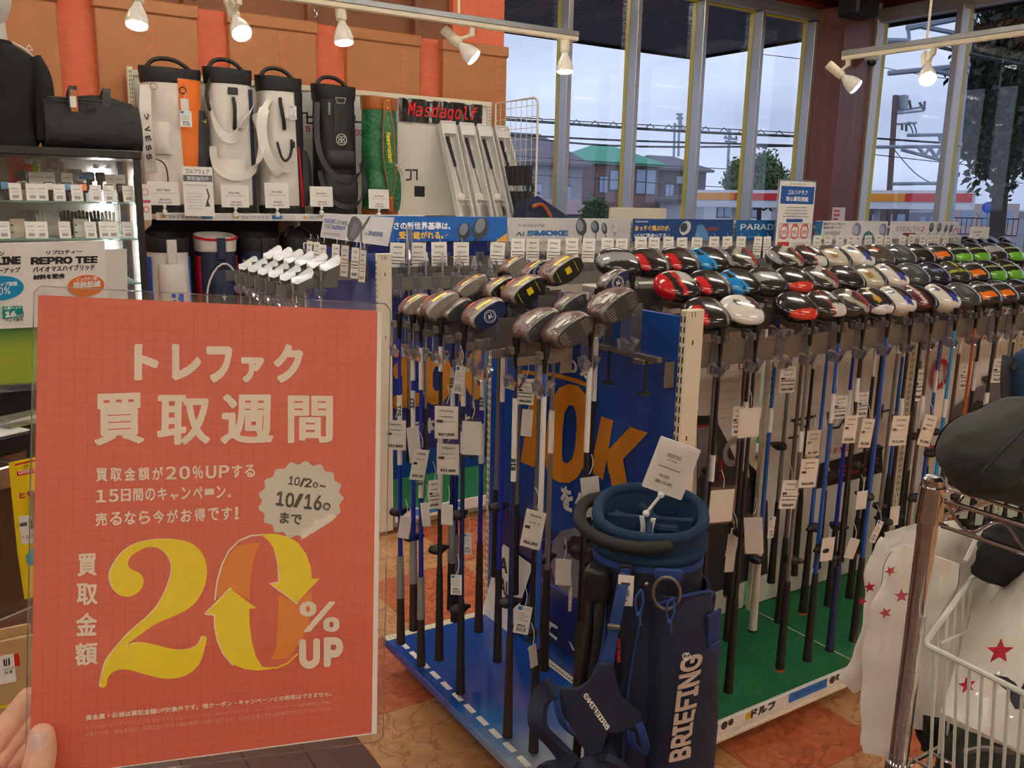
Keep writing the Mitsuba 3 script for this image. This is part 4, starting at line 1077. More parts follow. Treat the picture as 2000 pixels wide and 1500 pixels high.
for s, (a, b) in zip('CARBONWOOD', (((3.233,0.969),(3.262,0.996)), ((3.295,0.971),(3.322,0.996)), ((3.366,0.972),(3.393,0.995)), ((3.441,0.975),(3.465,0.999)), ((3.501,0.973),(3.537,0.996)), ((3.564,0.975),(3.601,0.998)), ((3.626,0.971),(3.67,0.998)), ((3.743,0.976),(3.777,1.002)), ((3.788,0.975),(3.817,1.002)), ((3.828,0.977),(3.854,1.004)))):
    BL.append((fit(text(s, 1, 'sans'), a[0], a[1], b[0], b[1]), RD))
rc = (3.298,0.857)
BL += [(affinity.scale(Point(*rc).buffer(0.062), 1.0, 1.0).difference(Point(*rc).buffer(0.044)), (186, 36, 46)), (Polygon(((3.426,0.695),(3.584,0.777),(3.901,0.791),(3.999,0.631),(4,0.417),(3.513,0.328))), (96, 92, 96)), (Polygon(((3.438,0.64),(3.597,0.72),(3.724,0.685),(3.535,0.573))), (44, 42, 44)), (Polygon(((3.477,0.58),(3.55,0.593),(3.551,0.504),(3.486,0.49))), (120, 30, 40)),
       (Polygon(((3.613,0.818),(3.73,0.823),(3.923,0.789),(3.911,0.756),(3.64,0.787))), (40, 38, 42)), (Polygon(((3.263,0.565),(3.324,0.561),(3.328,0.509),(3.276,0.52))), (150, 40, 48))]
BL += [(rect(x0, z0, x1, z0 + 0.0015), (170, 170, 166)) for x0, x1, z0 in [(2.05, 2.24, 0.82 + 0.03 * k) for k in range(6)]]
printed(rk, 'print', BL, BF, 'mat_print', label='red and black lettering and club pictures on the white boards')

# stepped arms of the end rack, and the three rails of the side
STEPS = ((1.15, 1.150), (1.27, 1.205), (1.385, 1.258))


def arm(y):
    """A laser-cut stair-shaped plate standing out from the end panel."""
    pts = union_all([rect(1.085, 1.128, 1.215, 1.148), rect(1.175, 1.128, 1.215, 1.205), rect(1.205, 1.183, 1.335, 1.203), rect(1.295, 1.183, 1.335, 1.258), rect(1.325, 1.236, 1.452, 1.256), rect(1.420, 1.12, 1.452, 1.256), rect(1.205, 1.10, 1.24, 1.185)])
    return moved(plate(pts, 0.003), frame((0, y, 0), (1, 0, 0), (0, 0, 1)))


ARMS = (1.645, 1.752, 1.872, 1.99, 2.118, 2.205, 2.285)
for y in ARMS:
    part(rk, 'stepped_arm', arm(y), 'mat_grey_metal')
part(rk, 'bracket', cat([cbox(1.44, 1.472, 1.535, 1.541, 1.06, 1.125, 0.002), cbox(1.40, 1.415, 1.52, 2.38, 1.128, 1.142, 0.002)]), 'mat_grey_metal')
for y in (1.56, 1.70):
    part(rk, 'leveller', moved(cat([tube([(0, 0, 0), (0, 0, -0.075)], 0.0035, 8), lathe([(0, -0.075), (0.016, -0.079), (0.017, -0.084), (0, -0.084)], 16)]), trimesh.transformations.translation_matrix((1.40, y, 1.13))), 'mat_black_rubber')
part(rk, 'arm_plate', cbox(1.39, 1.425, 1.56, 1.60, 1.118, 1.130, 0.002), 'mat_grey_metal')
for y, z in ((1.565, 1.165), (1.705, 1.222), (1.845, 1.277)):
    part(rk, 'club_rail', cbox(1.545, RX1, y + 0.0155, y + 0.019, z - 0.075, z - 0.012, 0.001), 'mat_grey_metal')
    part(rk, 'rail_bracket', cat([cbox(x, x + 0.004, y + 0.018, 1.955, z - 0.08, z - 0.03, 0.001) for x in (1.56, 2.285, 3.065, 3.845)]), 'mat_grey_metal')


def holder(x, y, z, rz=0.0):
    put(rk, 'club_holder', HOLDER, at(x, y, z, rz))


# clubs on the end rack: (x, y, step height, kind, face, stickers, shaft, grip, ...)
END_CLUBS = [
    ('driver', 1.159, 1.64, 1.150, 'face_dark', 'w', 'blue', 'grip', 'front club nearest the golf bag, dark scored face', dict(pucks=[(-0.70, 200)], bands=[(-0.10, -0.42)])),
    ('driver', 1.272, 1.615, 1.205, 'face_dark', 'w', 'black', 'grip_brown', 'second club on the arm nearest the cream post, dark scored face', dict(pucks=[(-0.56, 150)], bands=[(-0.09, -0.30)])),
    ('driver', 1.137, 1.729, 1.150, 'face_dark', 'w', 'navy', 'grip_brown', 'front club with a plain navy-grey face, second arm from the cream post', dict(pucks=[(-0.66, 170)], bands=[(-0.12, -0.33)], number=(-0.30, '818'))),
    ('hybrid', 1.252, 1.735, 1.205, 'face_dark', 'w', 'steel', 'grip', 'small hybrid head behind the two front drivers', dict(bands=[(-0.22, -0.33)], pucks=[(-0.62, 180)])),
    ('hybrid', 1.372, 1.72, 1.260, 'face_navy', 'p', 'black', 'grip_brown', 'small hybrid high on the arm left of the empty clear holder', dict(bands=[(-0.05, -0.26)], pucks=[(-0.60, 160)])),
    ('driver', 1.132, 1.972, 1.150, 'face_navy', 'yr', 'navy', 'grip', 'driver with a navy face and white ring emblem', dict(pucks=[(-0.50, 200), (-0.78, 180)], bands=[(-0.11, -0.19), (-0.26, -0.32)], number=(-0.24, '635'))),
    ('driver', 1.263, 1.985, 1.205, 'face_black', 'yr', 'royal', 'grip', 'driver with a black and gold face, the lower of the two', dict(pucks=[(-0.56, 180)], bands=[(-0.10, -0.25)])),
    ('driver', 1.362, 1.95, 1.260, 'face_black', 'y', 'steel', 'grip', 'driver with a black and gold face, the upper of the two', dict(bands=[(-0.12, -0.30)])),
    ('wood', 1.135, 2.105, 1.150, 'face_dark', 'r', 'black', 'grip', 'fairway wood with white score lines left of the navy face driver', dict(bands=[(-0.05, -0.12), (-0.30, -0.52)], number=(-0.40, '435'), pucks=[(-0.65, 180)])),
    ('wood', 1.27, 2.105, 1.205, 'face_black', 'y', 'royal', 'grip_brown', 'fairway wood with a dark face left of the black and gold drivers', dict(bands=[(-0.18, -0.30), (-0.34, -0.46)], number=(-0.29, '519'))),
    ('hybrid', 1.371, 2.065, 1.260, 'face_navy', 'yr', 'steel', 'grip', 'small wrapped head with a navy face and bright yellow sticker at the top centre', dict()),
    ('driver', 1.105, 2.165, 1.150, 'face_gray', 'yr', 'royal', 'grip_brown', 'driver with a large plain grey face left of centre', dict(bands=[(-0.06, -0.18), (-0.36, -0.50)], number=(-0.46, '517'), film=True)),
    ('hybrid', 1.21, 2.17, 1.205, 'face_gray', 'yr', 'navy', 'grip', 'grey-faced hybrid behind the large grey-faced driver', dict(bands=[(-0.18, -0.30)], number=(-0.24, '520'), film=True)),
    ('hybrid', 1.385, 2.20, 1.262, 'face_gray', 'yr', 'steel', 'grip', 'grey-faced hybrid standing out highest against the blue board behind', dict()),
    ('wood', 1.079, 2.25, 1.150, 'face_gray', 'yr', 'royal', 'grip_brown', 'grey-faced fairway wood at the far left of the end rack', dict(bands=[(-0.21, -0.29), (-0.36, -0.42)], number=(-0.27, '521'), film=True, pucks=[(-0.57, 180)])),
    ('hybrid', 1.10, 2.205, 1.150, 'face_gray', 'y', 'royal', 'grip_brown', 'brown-faced hybrid second from the far left of the end rack', dict(bands=[(-0.07, -0.16), (-0.19, -0.33)], number=(-0.24, '527'), film=True, pucks=[(-0.64, 170)])),
    ('wood', 1.24, 2.20, 1.205, 'face_gray', 'y', 'royal', 'grip', 'bronze-toned fairway wood behind the large grey-faced driver', dict(film=True)),  # brown of the wrap paint with a grey face
]
for kind, x, y, z, face, st, sh_, gp, lab, kw in END_CLUBS:
    club(kind, (x, y, z), END, 'wrap' if 'y' in st else 'wrap_dark', sh_, f'film-wrapped {lab}', 'film-wrapped clubs on the end rack', gp, True, face, stickers=st, **kw)
    holder(x, y, z)
for x, y, z in ((1.395, 1.62, 1.240), (1.122, 1.855, 1.150), (1.25, 1.855, 1.205), (1.37, 1.855, 1.258), (1.255, 2.27, 1.205), (1.37, 2.27, 1.258)):
    holder(x, y, z)

# clubs on the long side: three rows
ORD = ['first', 'second', 'third', 'fourth', 'fifth', 'sixth', 'seventh', 'eighth', 'ninth', 'tenth', 'eleventh', 'twelfth', 'thirteenth', 'fourteenth', 'fifteenth', 'sixteenth']
DESC = {'black_red': 'black with a red corner', 'red': 'black with a broad red rim', 'white': 'white-soled', 'blue': 'black with a bright blue band', 'grey_v': 'dark grey with a pale V', 'black_white_corner': 'black with a white corner', 'black_red_stripe': 'black with a red-orange edge stripe', 'gold_white': 'gold and white', 'white_blue': 'white and black with a blue badge', 'brown_grey': 'brown-grey with an orange spot', 'dark_grey': 'plain dark grey', 'black': 'plain glossy black', 'black_gold': 'black with a gold badge', 'black_orange': 'grey-black with an orange patch', 'green': 'black with a green edge', 'black_yellow': 'black with yellow marks', 'navy': 'navy', 'maroon': 'black with a maroon centre', 'black_silver': 'black and silver'}
ROWS = [
    ('front', 1.565, 1.165, [1.652, 1.782, 2.004, 2.124, 2.237, 2.354, 2.469, 2.578, 2.701, 2.825, 2.947, 3.06, 3.18, 3.30],
     ['black_red', 'white', 'black_red_stripe', 'black_white_corner', 'grey_v', 'black_gold', 'white_blue', 'maroon', 'white_blue', 'dark_grey', 'black_orange', 'black_orange', 'black', 'green'],
     ['black', 'black', 'steel', 'blue', 'black', 'blue', 'black', 'brown', 'cyan', 'orange', 'black', 'steel', 'black', 'black'],
     ['grip', 'grip', 'grip', 'grip', 'grip_navy', 'grip', 'grip', 'grip', 'grip', 'grip', 'grip', 'grip', 'grip', 'grip']),
    ('middle', 1.705, 1.222, [1.675, 1.80, 1.923, 2.035, 2.153, 2.27, 2.394, 2.51, 2.63, 2.75, 2.87, 2.99, 3.11, 3.23, 3.35],
     ['red', 'black_red', 'blue', 'black_silver', 'black_red_stripe', 'grey_v', 'black', 'gold_white', 'white_blue', 'dark_grey', 'navy', 'black_yellow', 'black_orange', 'green', 'green'],
     ['navy', 'navy', 'black', 'blue', 'brown', 'blue', 'royal', 'black', 'steel', 'black', 'blue', 'brown', 'black', 'steel', 'black'],
     ['grip', 'grip', 'grip', 'grip_white', 'grip', 'grip', 'grip', 'grip', 'grip', 'grip', 'grip', 'grip', 'grip', 'grip', 'grip']),
    ('back', 1.845, 1.277, [1.585, 1.698, 1.816, 1.93, 2.06, 2.271, 2.39, 2.51, 2.635, 2.755, 2.875, 2.995, 3.115, 3.235, 3.36, 3.48, 3.60],
     ['black_silver', 'black_red', 'black_red', 'blue', 'grey_v', 'grey_v', 'black_white_corner', 'gold_white', 'white_blue', 'brown_grey', 'dark_grey', 'black', 'black_orange', 'green', 'green', 'black_silver', 'green'],
     ['black', 'steel', 'black', 'steel', 'brown', 'steel', 'black', 'steel', 'black', 'black', 'blue', 'steel', 'orange', 'black', 'steel', 'black', 'blue'],
     ['grip'] * 17)]


g_ = np.random.default_rng(12)

for row, y, z, xs, designs, shafts, grips in ROWS:
    for i, (x, dsg, sf_, gp) in enumerate(zip(xs, designs, shafts, grips)):
        yj = y + float(g_.uniform(-0.003, 0.003))
        zz = -0.10 - 0.22 * float(g_.random())
        bands = [(zz, zz - 0.06 - 0.06 * float(g_.random()))] if i % 4 != 1 else []
        pk = [(-0.52 - 0.30 * float(g_.random()), float(g_.choice([0, 120, 200, 270])))]
        cp = 'sticker_red' if (i * 3 + len(row)) % 5 == 1 else 'black_rubber'
        club('driver', (x, yj, z), SIDE, dsg, sf_, f'{DESC[dsg]} driver, {ORD[i] if i < 16 else "last"} from the cream post, {row} row', f'drivers in the {row} row of the long side', gp, False, 'face_dark', pucks=pk, bands=bands, cap=cp)
        holder(x, yj, z)
holder(2.165, 1.845, 1.277)
holder(1.90, 1.565, 1.165)

# price tags hanging on the end rack
TE = (-0.62, -0.78)
for spec, lab, kw in [
    ((1.06,1.933,0.932,0.061,0.087), 'printed tag reading 27,500 yen in a clear sleeve left of the big blue panel', dict(brand='Callaway', model='PARADYM', price='27,500', sleeve=True)),
    ((1.09,1.978,0.817,0.06,0.085), 'printed tag reading 19,800 yen below the 27,500 yen tag', dict(brand='YAMAHA', model='inpres DRIVESTAR', price='19,800', sleeve=True)),
    ((1.09,1.855,0.905,0.049,0.088), 'blank white card in a clear sleeve right of the 27,500 yen tag', dict(sleeve=True)),
    ((1.05,2.219,0.831,0.062,0.088), 'printed tag reading 19,800 yen at the right edge of the held poster', dict(brand='YAMAHA', model='RMX DRIVER', price='19,800', sleeve=True)),
    ((1.06,2.118,0.827,0.037,0.103), 'blank card turned sideways between the two 19,800 yen tags', dict(yaw=35, tilt=6)),
    ((1.04,2.048,0.79,0.042,0.086), 'tilted tag reading 29,700 yen above a black security tag', dict(brand='YAMAHA', model='inpres UD', price='29,700', tilt=-10, yaw=25, sleeve=True)),
    ((1.08,2.037,0.702,0.034,0.082), 'tag reading 31,800 yen partly behind a security tag', dict(brand='YAMAHA', model='RMX', price='31,800', yaw=30)),
    ((1.06,2.182,0.56,0.034,0.068), 'small blank tilted card low on the leftmost clubs', dict(tilt=-8)),
    ((1.06,2.05,0.643,0.024,0.068), 'small narrow blank card left of the thick navy shaft', dict(tilt=6)),
    ((1.08,1.963,0.667,0.032,0.058), 'small blank card just left of the thick navy shaft', dict()),
    ((1.2,2.058,0.526,0.025,0.065), 'barcode ticket right of the thick navy shaft', dict(kind='barcode')),
    ((1,1.768,0.561,0.028,0.053), 'barcode ticket low on the thick navy shaft', dict(kind='barcode')),
    ((1.22,1.809,1.022,0.044,0.068), 'tag reading 36,300 yen below the front driver', dict(brand='Callaway', model='PARADYM', price='36,300', yaw=-8)),
    ((1.24,1.828,0.933,0.029,0.072), 'pale pinkish blank card below the 36,300 yen tag', dict(tilt=-3)),
    ((1.06,1.527,0.777,0.046,0.09), 'large tag reading 44,000 yen hanging between two shafts', dict(brand='Titleist', model='TSR 2', price='44,000', tilt=-9, yaw=-8, sleeve=True)),
    ((1.2,1.5,0.838,0.043,0.096), 'tall blank card just above the rim of the navy golf bag', dict(tilt=7, yaw=14, sleeve=True)),
    ((1.18,1.569,0.631,0.037,0.067), 'blank card below a security tag left of the golf bag', dict()),
    ((1.03,1.515,0.57,0.035,0.069), 'barcode ticket with a blue square low on the front club', dict(kind='barcode', tilt=-8)),
    ((1.05,1.497,0.483,0.021,0.056), 'folded blank card at the grip of the blue front shaft', dict(yaw=40, tilt=8)),
    ((1.22,1.589,0.542,0.011,0.06), 'narrow ticket seen edge-on left of the golf bag', dict(kind='barcode', yaw=50)),
    ((1.1,1.938,1.04,0.027,0.074), 'tilted plastic ticket below the driver with the navy face', dict(kind='barcode', tilt=-8, sleeve=True)),
]:
    hang_tag(spec, lab, TE, **kw)
# price tags hanging on the long side
TS = (-0.2, -0.98)
for spec, lab, kw in [
    ((1.661,1.53,0.725,0.074,0.089), 'large blank card in a clear sleeve right of the cream post', dict(sleeve=True, tilt=-2)),
    ((1.796,1.53,0.616,0.049,0.104), 'blank card in a clear sleeve turned to the right of the large blank one', dict(sleeve=True, tilt=6, yaw=-30)),
    ((1.759,1.545,0.935,0.068,0.081), 'blank white card high up across a black shaft', dict(sleeve=True)),
    ((1.912,1.72,0.882,0.042,0.087), 'tan printed tag half behind the high blank card', dict(brand='TaylorMade', model='M4', price='16,280')),
    ((2.112,1.72,0.987,0.059,0.083), 'tag reading 15,180 yen high up behind a grey shaft', dict(brand='TaylorMade', model='M2', price='15,180')),
    ((2.003,1.53,0.762,0.061,0.084), 'tag reading 22,000 yen, lowest of the printed tags at the white boards', dict(brand='TaylorMade', model='M5', price='22,000', sleeve=True, tilt=-3)),
    ((1.953,1.55,0.701,0.058,0.084), 'tag reading 20,680 yen left below the 22,000 yen tag', dict(brand='TaylorMade', model='M6', price='20,680', tilt=-6)),
    ((2.234,1.7,0.776,0.054,0.083), 'tag reading 18,480 yen above the 22,000 yen tag', dict(brand='TaylorMade', model='M3', price='18,480', sleeve=True)),
    ((2.199,1.55,0.861,0.048,0.084), 'tag reading 12,100 yen left of a blue shaft', dict(brand='TaylorMade', model='M1 460', price='12,100', sleeve=True, tilt=-3)),
    ((2.309,1.57,0.83,0.047,0.09), 'tag reading 1,780 yen right of a blue shaft', dict(brand='TaylorMade', model='GLOIRE', price='1,780', sleeve=True, tilt=-6)),
    ((2.413,1.53,0.834,0.066,0.094), 'tag reading 15,400 yen in a clear sleeve', dict(brand='TaylorMade', model='GLOIRE F', price='15,400', sleeve=True, tilt=-4)),
    ((2.58,1.54,0.811,0.055,0.101), 'tilted tag reading 7,480 yen', dict(brand='Callaway', model='GBB EPIC', price='7,480', sleeve=True, tilt=-14)),
    ((2.35,1.7,0.879,0.055,0.075), 'tag reading 12,000 yen behind a black shaft', dict(brand='TaylorMade', model='M2 2017', price='12,000')),
    ((2.465,1.7,0.875,0.043,0.083), 'tag behind a blue shaft above the 1,780 yen tag', dict(brand='TaylorMade', model='M1 430', price='13,200')),
    ((2.769,1.7,0.91,0.042,0.112), 'tag half hidden behind a black shaft left of the red ring', dict(brand='Callaway', model='XR', price='8,580')),
    ((3.015,1.6,0.751,0.068,0.101), 'tag reading 61,600 yen left of the cork basket', dict(brand='Callaway', model='ROGUE ST', price='61,600', sleeve=True, tilt=-3)),
    ((3.189,1.66,0.93,0.065,0.089), 'tag reading 14,300 yen near the right edge', dict(brand='Callaway', model='BIG BERTHA', price='14,300', tilt=-2)),
    ((3.069,1.72,0.909,0.035,0.093), 'small tag reading 5,500 yen beside a blue shaft', dict(brand='XXIO', model='8', price='5,500')),
    ((2.91,1.7,0.826,0.072,0.105), 'blank card in a shiny sleeve below the red ring', dict(sleeve=True)),
    ((2.293,1.55,0.625,0.041,0.059), 'small blank card below a security tag on a blue shaft', dict()),
    ((2.473,1.55,0.541,0.039,0.065), 'small blank card on the grip beside the blue shaft', dict()),
    ((2.123,1.53,0.508,0.047,0.073), 'blank card across two dark grips', dict(tilt=-2)),
    ((2.255,1.54,0.48,0.031,0.066), 'blank card turned aside right of the blue and black shaft', dict(tilt=-14, yaw=-20)),
    ((2.402,1.56,0.499,0.026,0.074), 'tilted barcode ticket beside a black grip', dict(kind='barcode', tilt=-24)),
    ((1.79,1.6,0.541,0.032,0.115), 'long pale card low behind the golf bag rim', dict(tilt=-2)),
    ((1.818,1.62,0.559,0.035,0.084), 'tilted blank card behind the long pale card', dict(tilt=-12)),
    ((1.952,1.6,0.586,0.021,0.065), 'small barcode ticket on the cream slotted post', dict(kind='barcode', tilt=-3)),
]:
    hang_tag(spec, lab, TS, **kw)


# ------------------------------------------------------------------ lighting tracks with reflector bulbs
mat('track_cream', (228, 220, 196), 0.4)
mat('track_silver', (150, 156, 160), 0.3, 0.6)
mat('bulb_white', (240, 238, 230), 0.25)


def spotlight(p, aim, label, drop=0.05, track=None):
    """p: middle of the lens; aim: where it points; track: the point of the track it hangs from."""
    t = thing('spotlight', label, 'spotlight', None)
    p, a = np.array(p, float), np.array(aim, float)
    a /= np.linalg.norm(a)
    x = np.cross(a, [0.3, 0.9, 0.2])
    F = frame(p, x, np.cross(a, x))
    bulb = lathe([(0.012, -0.092), (0.016, -0.078), (0.022, -0.066), (0.031, -0.05), (0.0385, -0.026), (0.040, -0.012), (0.0385, -0.003)], 24)
    part(t, 'bulb', moved(bulb, F), 'mat_bulb_white')
    scene[numbered(t + '__lens')] = mikit.ply(moved(lathe([(0.0385, -0.003), (0.036, 0.004), (0.026, 0.009), (0.012, 0.0115), (0.0, 0.012)], 24), F), 'mat_lamp', smooth=True, emitter=area(*LAMP, BULB))
    part(t, 'socket', moved(lathe([(0, -0.185), (0.021, -0.183), (0.0225, -0.175), (0.0225, -0.10), (0.020, -0.088), (0.013, -0.086)], 20), F), 'mat_track_cream')
    s = np.array(track, float)
    j = (F @ [0, 0, -0.13, 1])[:3]
    part(t, 'adapter', tube([s, s - [0, 0, 0.035]], 0.013, 12), 'mat_track_cream')
    part(t, 'stem', tube([s - [0, 0, 0.03], (s - [0, 0, 0.03] + j) / 2 + [0, 0, -0.01], j], 0.0085, 10), 'mat_track_cream')
    return t


def track(p, q, label, rods):
    t = thing('lighting_track', label, 'lighting track')
    p, q = np.array(p, float), np.array(q, float)
    L = float(np.linalg.norm(q - p))
    F = frame(p, q - p, (0, 0, 1))
    part(t, 'channel', moved(cbox(0, L, 0.0, 0.024, -0.018, 0.018, 0.002), F), 'mat_track_silver')
    part(t, 'cover', moved(cbox(0, L, -0.020, -0.0005, -0.016, 0.016, 0.002), F), 'mat_track_cream')
    for r in rods:
        part(t, 'rod', tube([p + (q - p) * r + [0, 0, 0.02], np.r_[(p + (q - p) * r)[:2], 3.62]], 0.006, 8), 'mat_track_cream')


track((-3.0, 3.6, 2.262), (2.676, 3.6, 2.272), 'long cream and silver lighting track before the brown back wall', (0.2, 0.55, 0.80, 0.885))
TL = [((0.681,3.6,2.09),(1.064,3.6,2.105),(1.483,3.6,2.117),(2.104,3.6,2.12),(2.61,3.6,2.107))][0]
for p, a, tx, lb in zip(TL, ((-0.15, -0.25, -1), (0.1, -0.75, -0.9), (0.05, -0.12, -1), (0.75, -0.45, -0.75), (0.0, -0.05, -1)), (0.704,1.056,1.465,2.091,2.609),
                        ('reflector spotlight first from the left on the long track', 'reflector spotlight with its lens towards the viewer, second on the long track', 'reflector spotlight pointing down, third on the long track', 'reflector spotlight turned to the right, fourth on the long track', 'reflector spotlight at the right end of the long track, before the window')):
    spotlight(p, a, lb, track=(tx, 3.6, 2.245))
track((3.95, 3.047, 2.248), (3.95, -1.5, 2.248), 'cream lighting track across the right window', (0.10, 0.285, 0.6))
for p, a, ty, lb in zip([((3.95,2.953,2.09),(3.95,2.566,2.09))][0], ((0.55, -0.55, -0.6), (-0.5, -0.45, -0.7)), (3.014,2.552),
                        ('reflector spotlight in front of the wooden column', 'glaring reflector spotlight in front of the right window')):
    spotlight(p, a, lb, track=(3.95, ty, 2.232))
sp = thing('loudspeaker', 'black loudspeaker box under the ceiling at the wooden column', 'loudspeaker')
part(sp, 'cabinet', cbox(*(6.875,7.178), 5.2, 5.42, 3.141, 3.42, 0.02), 'mat_black')
part(sp, 'bracket', cbox(*(6.979,7.064), 5.3, 5.4, 3.40, 3.62, 0.005), 'mat_black')
cd_ = thing('conduit', 'thin cream conduit running down the wooden column beside the loudspeaker', 'pipe')
part(cd_, 'pipe', tube([(7.701,5.57,3.392), (7.712,5.57,3.239), (7.691,5.57,2.997)], 0.018, 8), 'mat_track_cream')
dc = thing('dome_camera', 'white dome security camera on the wooden column by the right window', 'security camera')
part(dc, 'housing', moved(lathe([(0, 0.05), (0.062, 0.05), (0.066, 0.0), (0.05, -0.012), (0, -0.012)], 20), trimesh.transformations.translation_matrix((7.552,5.5,2.864))), 'mat_white_plastic')
part(dc, 'lens_dome', moved(trimesh.creation.icosphere(2, 0.042), trimesh.transformations.translation_matrix((7.555,5.5,2.842))), 'mat_black_gloss')
part(dc, 'bracket', cbox(*(7.521,7.582), 5.5, 5.60, *(2.884,2.914), 0.004), 'mat_white_plastic')
nt = thing('notice', 'small white notice with red print on the wooden column', 'notice')
part(nt, 'sheet', cbox(*(7.299,7.494), 5.586, 5.5895, *(1.342,1.493), 0.0005), 'mat_paper')
printed(nt, 'print', [(fit(text('買取強化', 2), 0.01, 0.09, 0.11, 0.115), (200, 60, 60)), (rect(0.01, 0.05, 0.11, 0.075), (214, 110, 110)), (rect(0.01, 0.015, 0.09, 0.035), (204, 70, 70))], frame((7.306,5.585,1.356), (1, 0, 0), (0, 0, 1)))

# ------------------------------------------------------------------ second rack, parallel behind the first, with banners and rows of price tags
r2 = thing('club_rack', 'long cream rack behind the first, with a strip of banners and rows of price tags', 'display rack')
QX, QY = 1.545, 3.43
post(r2, QX, 1.612, QY, QY + 0.022, 1.265, 'x')
part(r2, 'post_screw', cat([box(1.578, 1.582, QY - 0.0008, QY + 0.001, z, z + 0.014) for z in (1.17, 0.9)] + [box(x, x + 0.002, QY - 0.0008, QY + 0.001, 1.24, 1.257) for x in (1.566, 1.576, 1.585)]), 'mat_slot_dark', smooth=False)
post(r2, QX, 1.612, QY + 0.88, QY + 0.902, 1.265, 'x')
part(r2, 'end_panel', cbox(QX, QX + 0.012, QY + 0.022, QY + 0.88, 0.1, 1.262, 0.001), 'mat_print_navy')
for x in (2.475, 3.29, 4.11, 4.93, 5.75):
    post(r2, x - 0.018, x + 0.018, 3.845, 3.866, 1.40, 'y')
SB = [1.612, 2.475, 3.29, 4.11, 4.93, 5.75, 6.6]
for i, (a, b) in enumerate(zip(SB[:-1], SB[1:])):
    part(r2, 'side_board', cbox(a + 0.018, b - 0.018, 3.866, 3.876, 0.1, 1.30, 0.001), 'mat_print_navy' if i == 0 else 'mat_board_white')
part(r2, 'top_rail', cbox(1.60, 6.6, 3.845, 3.90, 1.36, 1.372, 0.002), 'mat_cream_metal')
part(r2, 'base', cbox(1.6, 6.6, 3.5, 4.26, 0, 0.07, 0.004), 'mat_cream_metal')
part(r2, 'turf_shelf', cbox(1.62, 6.6, 3.445, 3.866, 0.08, 0.105, 0.003), 'mat_turf', 'green artificial turf shelf')
q_ = part(r2, 'price_rail', cbox(1.62, 6.6, 3.424, 3.436, 0.055, 0.107, 0.002), 'mat_white_plastic')
printed(q_, 'print', [(rect(0.1 + 0.5 * i, 0.016, 0.34 + 0.5 * i, 0.045), (60, 130, 206)) for i in range(8)], frame((1.62, 3.4235, 0.057), (1, 0, 0), (0, 0, 1)))
part(r2, 'end_platform', cbox(1.18, QX, QY, QY + 0.9, 0.08, 0.105, 0.003), 'mat_cream_metal')
for y, z in ((3.50, 1.165), (3.64, 1.20), (3.77, 1.235)):
    part(r2, 'club_rail', cbox(1.62, 6.6, y + 0.0155, y + 0.019, z - 0.07, z - 0.012, 0.001), 'mat_grey_metal')
    for x in np.arange(1.68, 2.45 if y < 3.7 else 2.9, 0.095):
        put(r2, 'club_holder', HOLDER, at(float(x), y, z))
    part(r2, 'rail_bracket', cat([cbox(x, x + 0.004, y + 0.018, 3.866, z - 0.08, z - 0.03, 0.001) for x in (1.63, 2.485, 3.30, 4.12, 4.94)]), 'mat_grey_metal')
GF = frame((0, 3.8655, 0), (1, 0, 0), (0, 0, 1))
printed(r2, 'print', [(fit(text('10K', 4, 'sans'), *(1.82,1.062), *(1.911,1.121)), OR), (fit(text('それはやさし', 3), *(1.916,1.068), *(2.135,1.117)), (228, 228, 226)),
                      (fit(text('10K', 5, 'sans'), *(1.816,0.468), *(2.336,0.734)), OR), (fit(text('を体感せよ', 3), *(1.906,0.32), *(2.263,0.401)), (210, 214, 222)),
                      (Polygon(((2.334,0.847),(2.418,0.842),(2.434,0.099),(2.346,0.112))), (74, 130, 180)), (Polygon(((1.815,0.258),(2.345,0.218),(2.349,-0.047),(1.813,0.043))), (30, 70, 150))], GF, 'mat_print_gloss')

# banners: local x = world x, y = z on the plane y = 3.80
NB = frame((0, 3.80, 0), (1, 0, 0), (0, 0, 1))
BW, BT = (232, 232, 230), (60, 62, 66)


def clubpic(x, z, w, h, ang=0.0, c=(60, 64, 72), c2=(120, 128, 140)):
    """A small printed picture of a club head on its shaft."""
    w, h = w * 0.72, h * 0.62
    hd = affinity.scale(Point(0, 0).buffer(0.5), 1.0, 1.15)
    hi = affinity.translate(affinity.scale(Point(0, 0).buffer(0.5), 0.62, 0.8), -0.1, 0.12)
    sh_ = Polygon([(0.0, -0.5), (0.13, -0.45), (-0.22, -1.05), (-0.30, -1.02)])
    o = [(sh_, (40, 40, 44)), (hd, c), (hi, c2)]
    return [(affinity.translate(affinity.rotate(affinity.scale(g, w, h / 1.15, origin=(0, 0)), ang, origin=(0, 0)), x, z), k) for g, k in o]


def banner(label, quad, layers, base):
    t = thing('banner', label, 'banner', None)
    (xa, za), (xb, zb) = quad
    part(t, 'board', cbox(xa, xb, 3.80, 3.806, za, zb, 0.001), base, smooth=False)
    printed(t, 'print', layers, NB, 'mat_print')
    for x in (xa + 0.08, xb - 0.08):
        part(t, 'clip', cat([cbox(x - 0.012, x + 0.012, 3.808, 3.846, za - 0.02, za + 0.03, 0.002), cbox(x - 0.004, x + 0.004, 3.83, 3.85, za - 0.05, za + 0.02, 0.001)]), 'mat_clear_block', smooth=False)


def bf(s, p0, p1, c, bold=2, kind='cjk', px=56):
    return (fit(text(s, bold, kind, px, 0.8), p0[0], p0[1], p1[0], p1[1]), c)


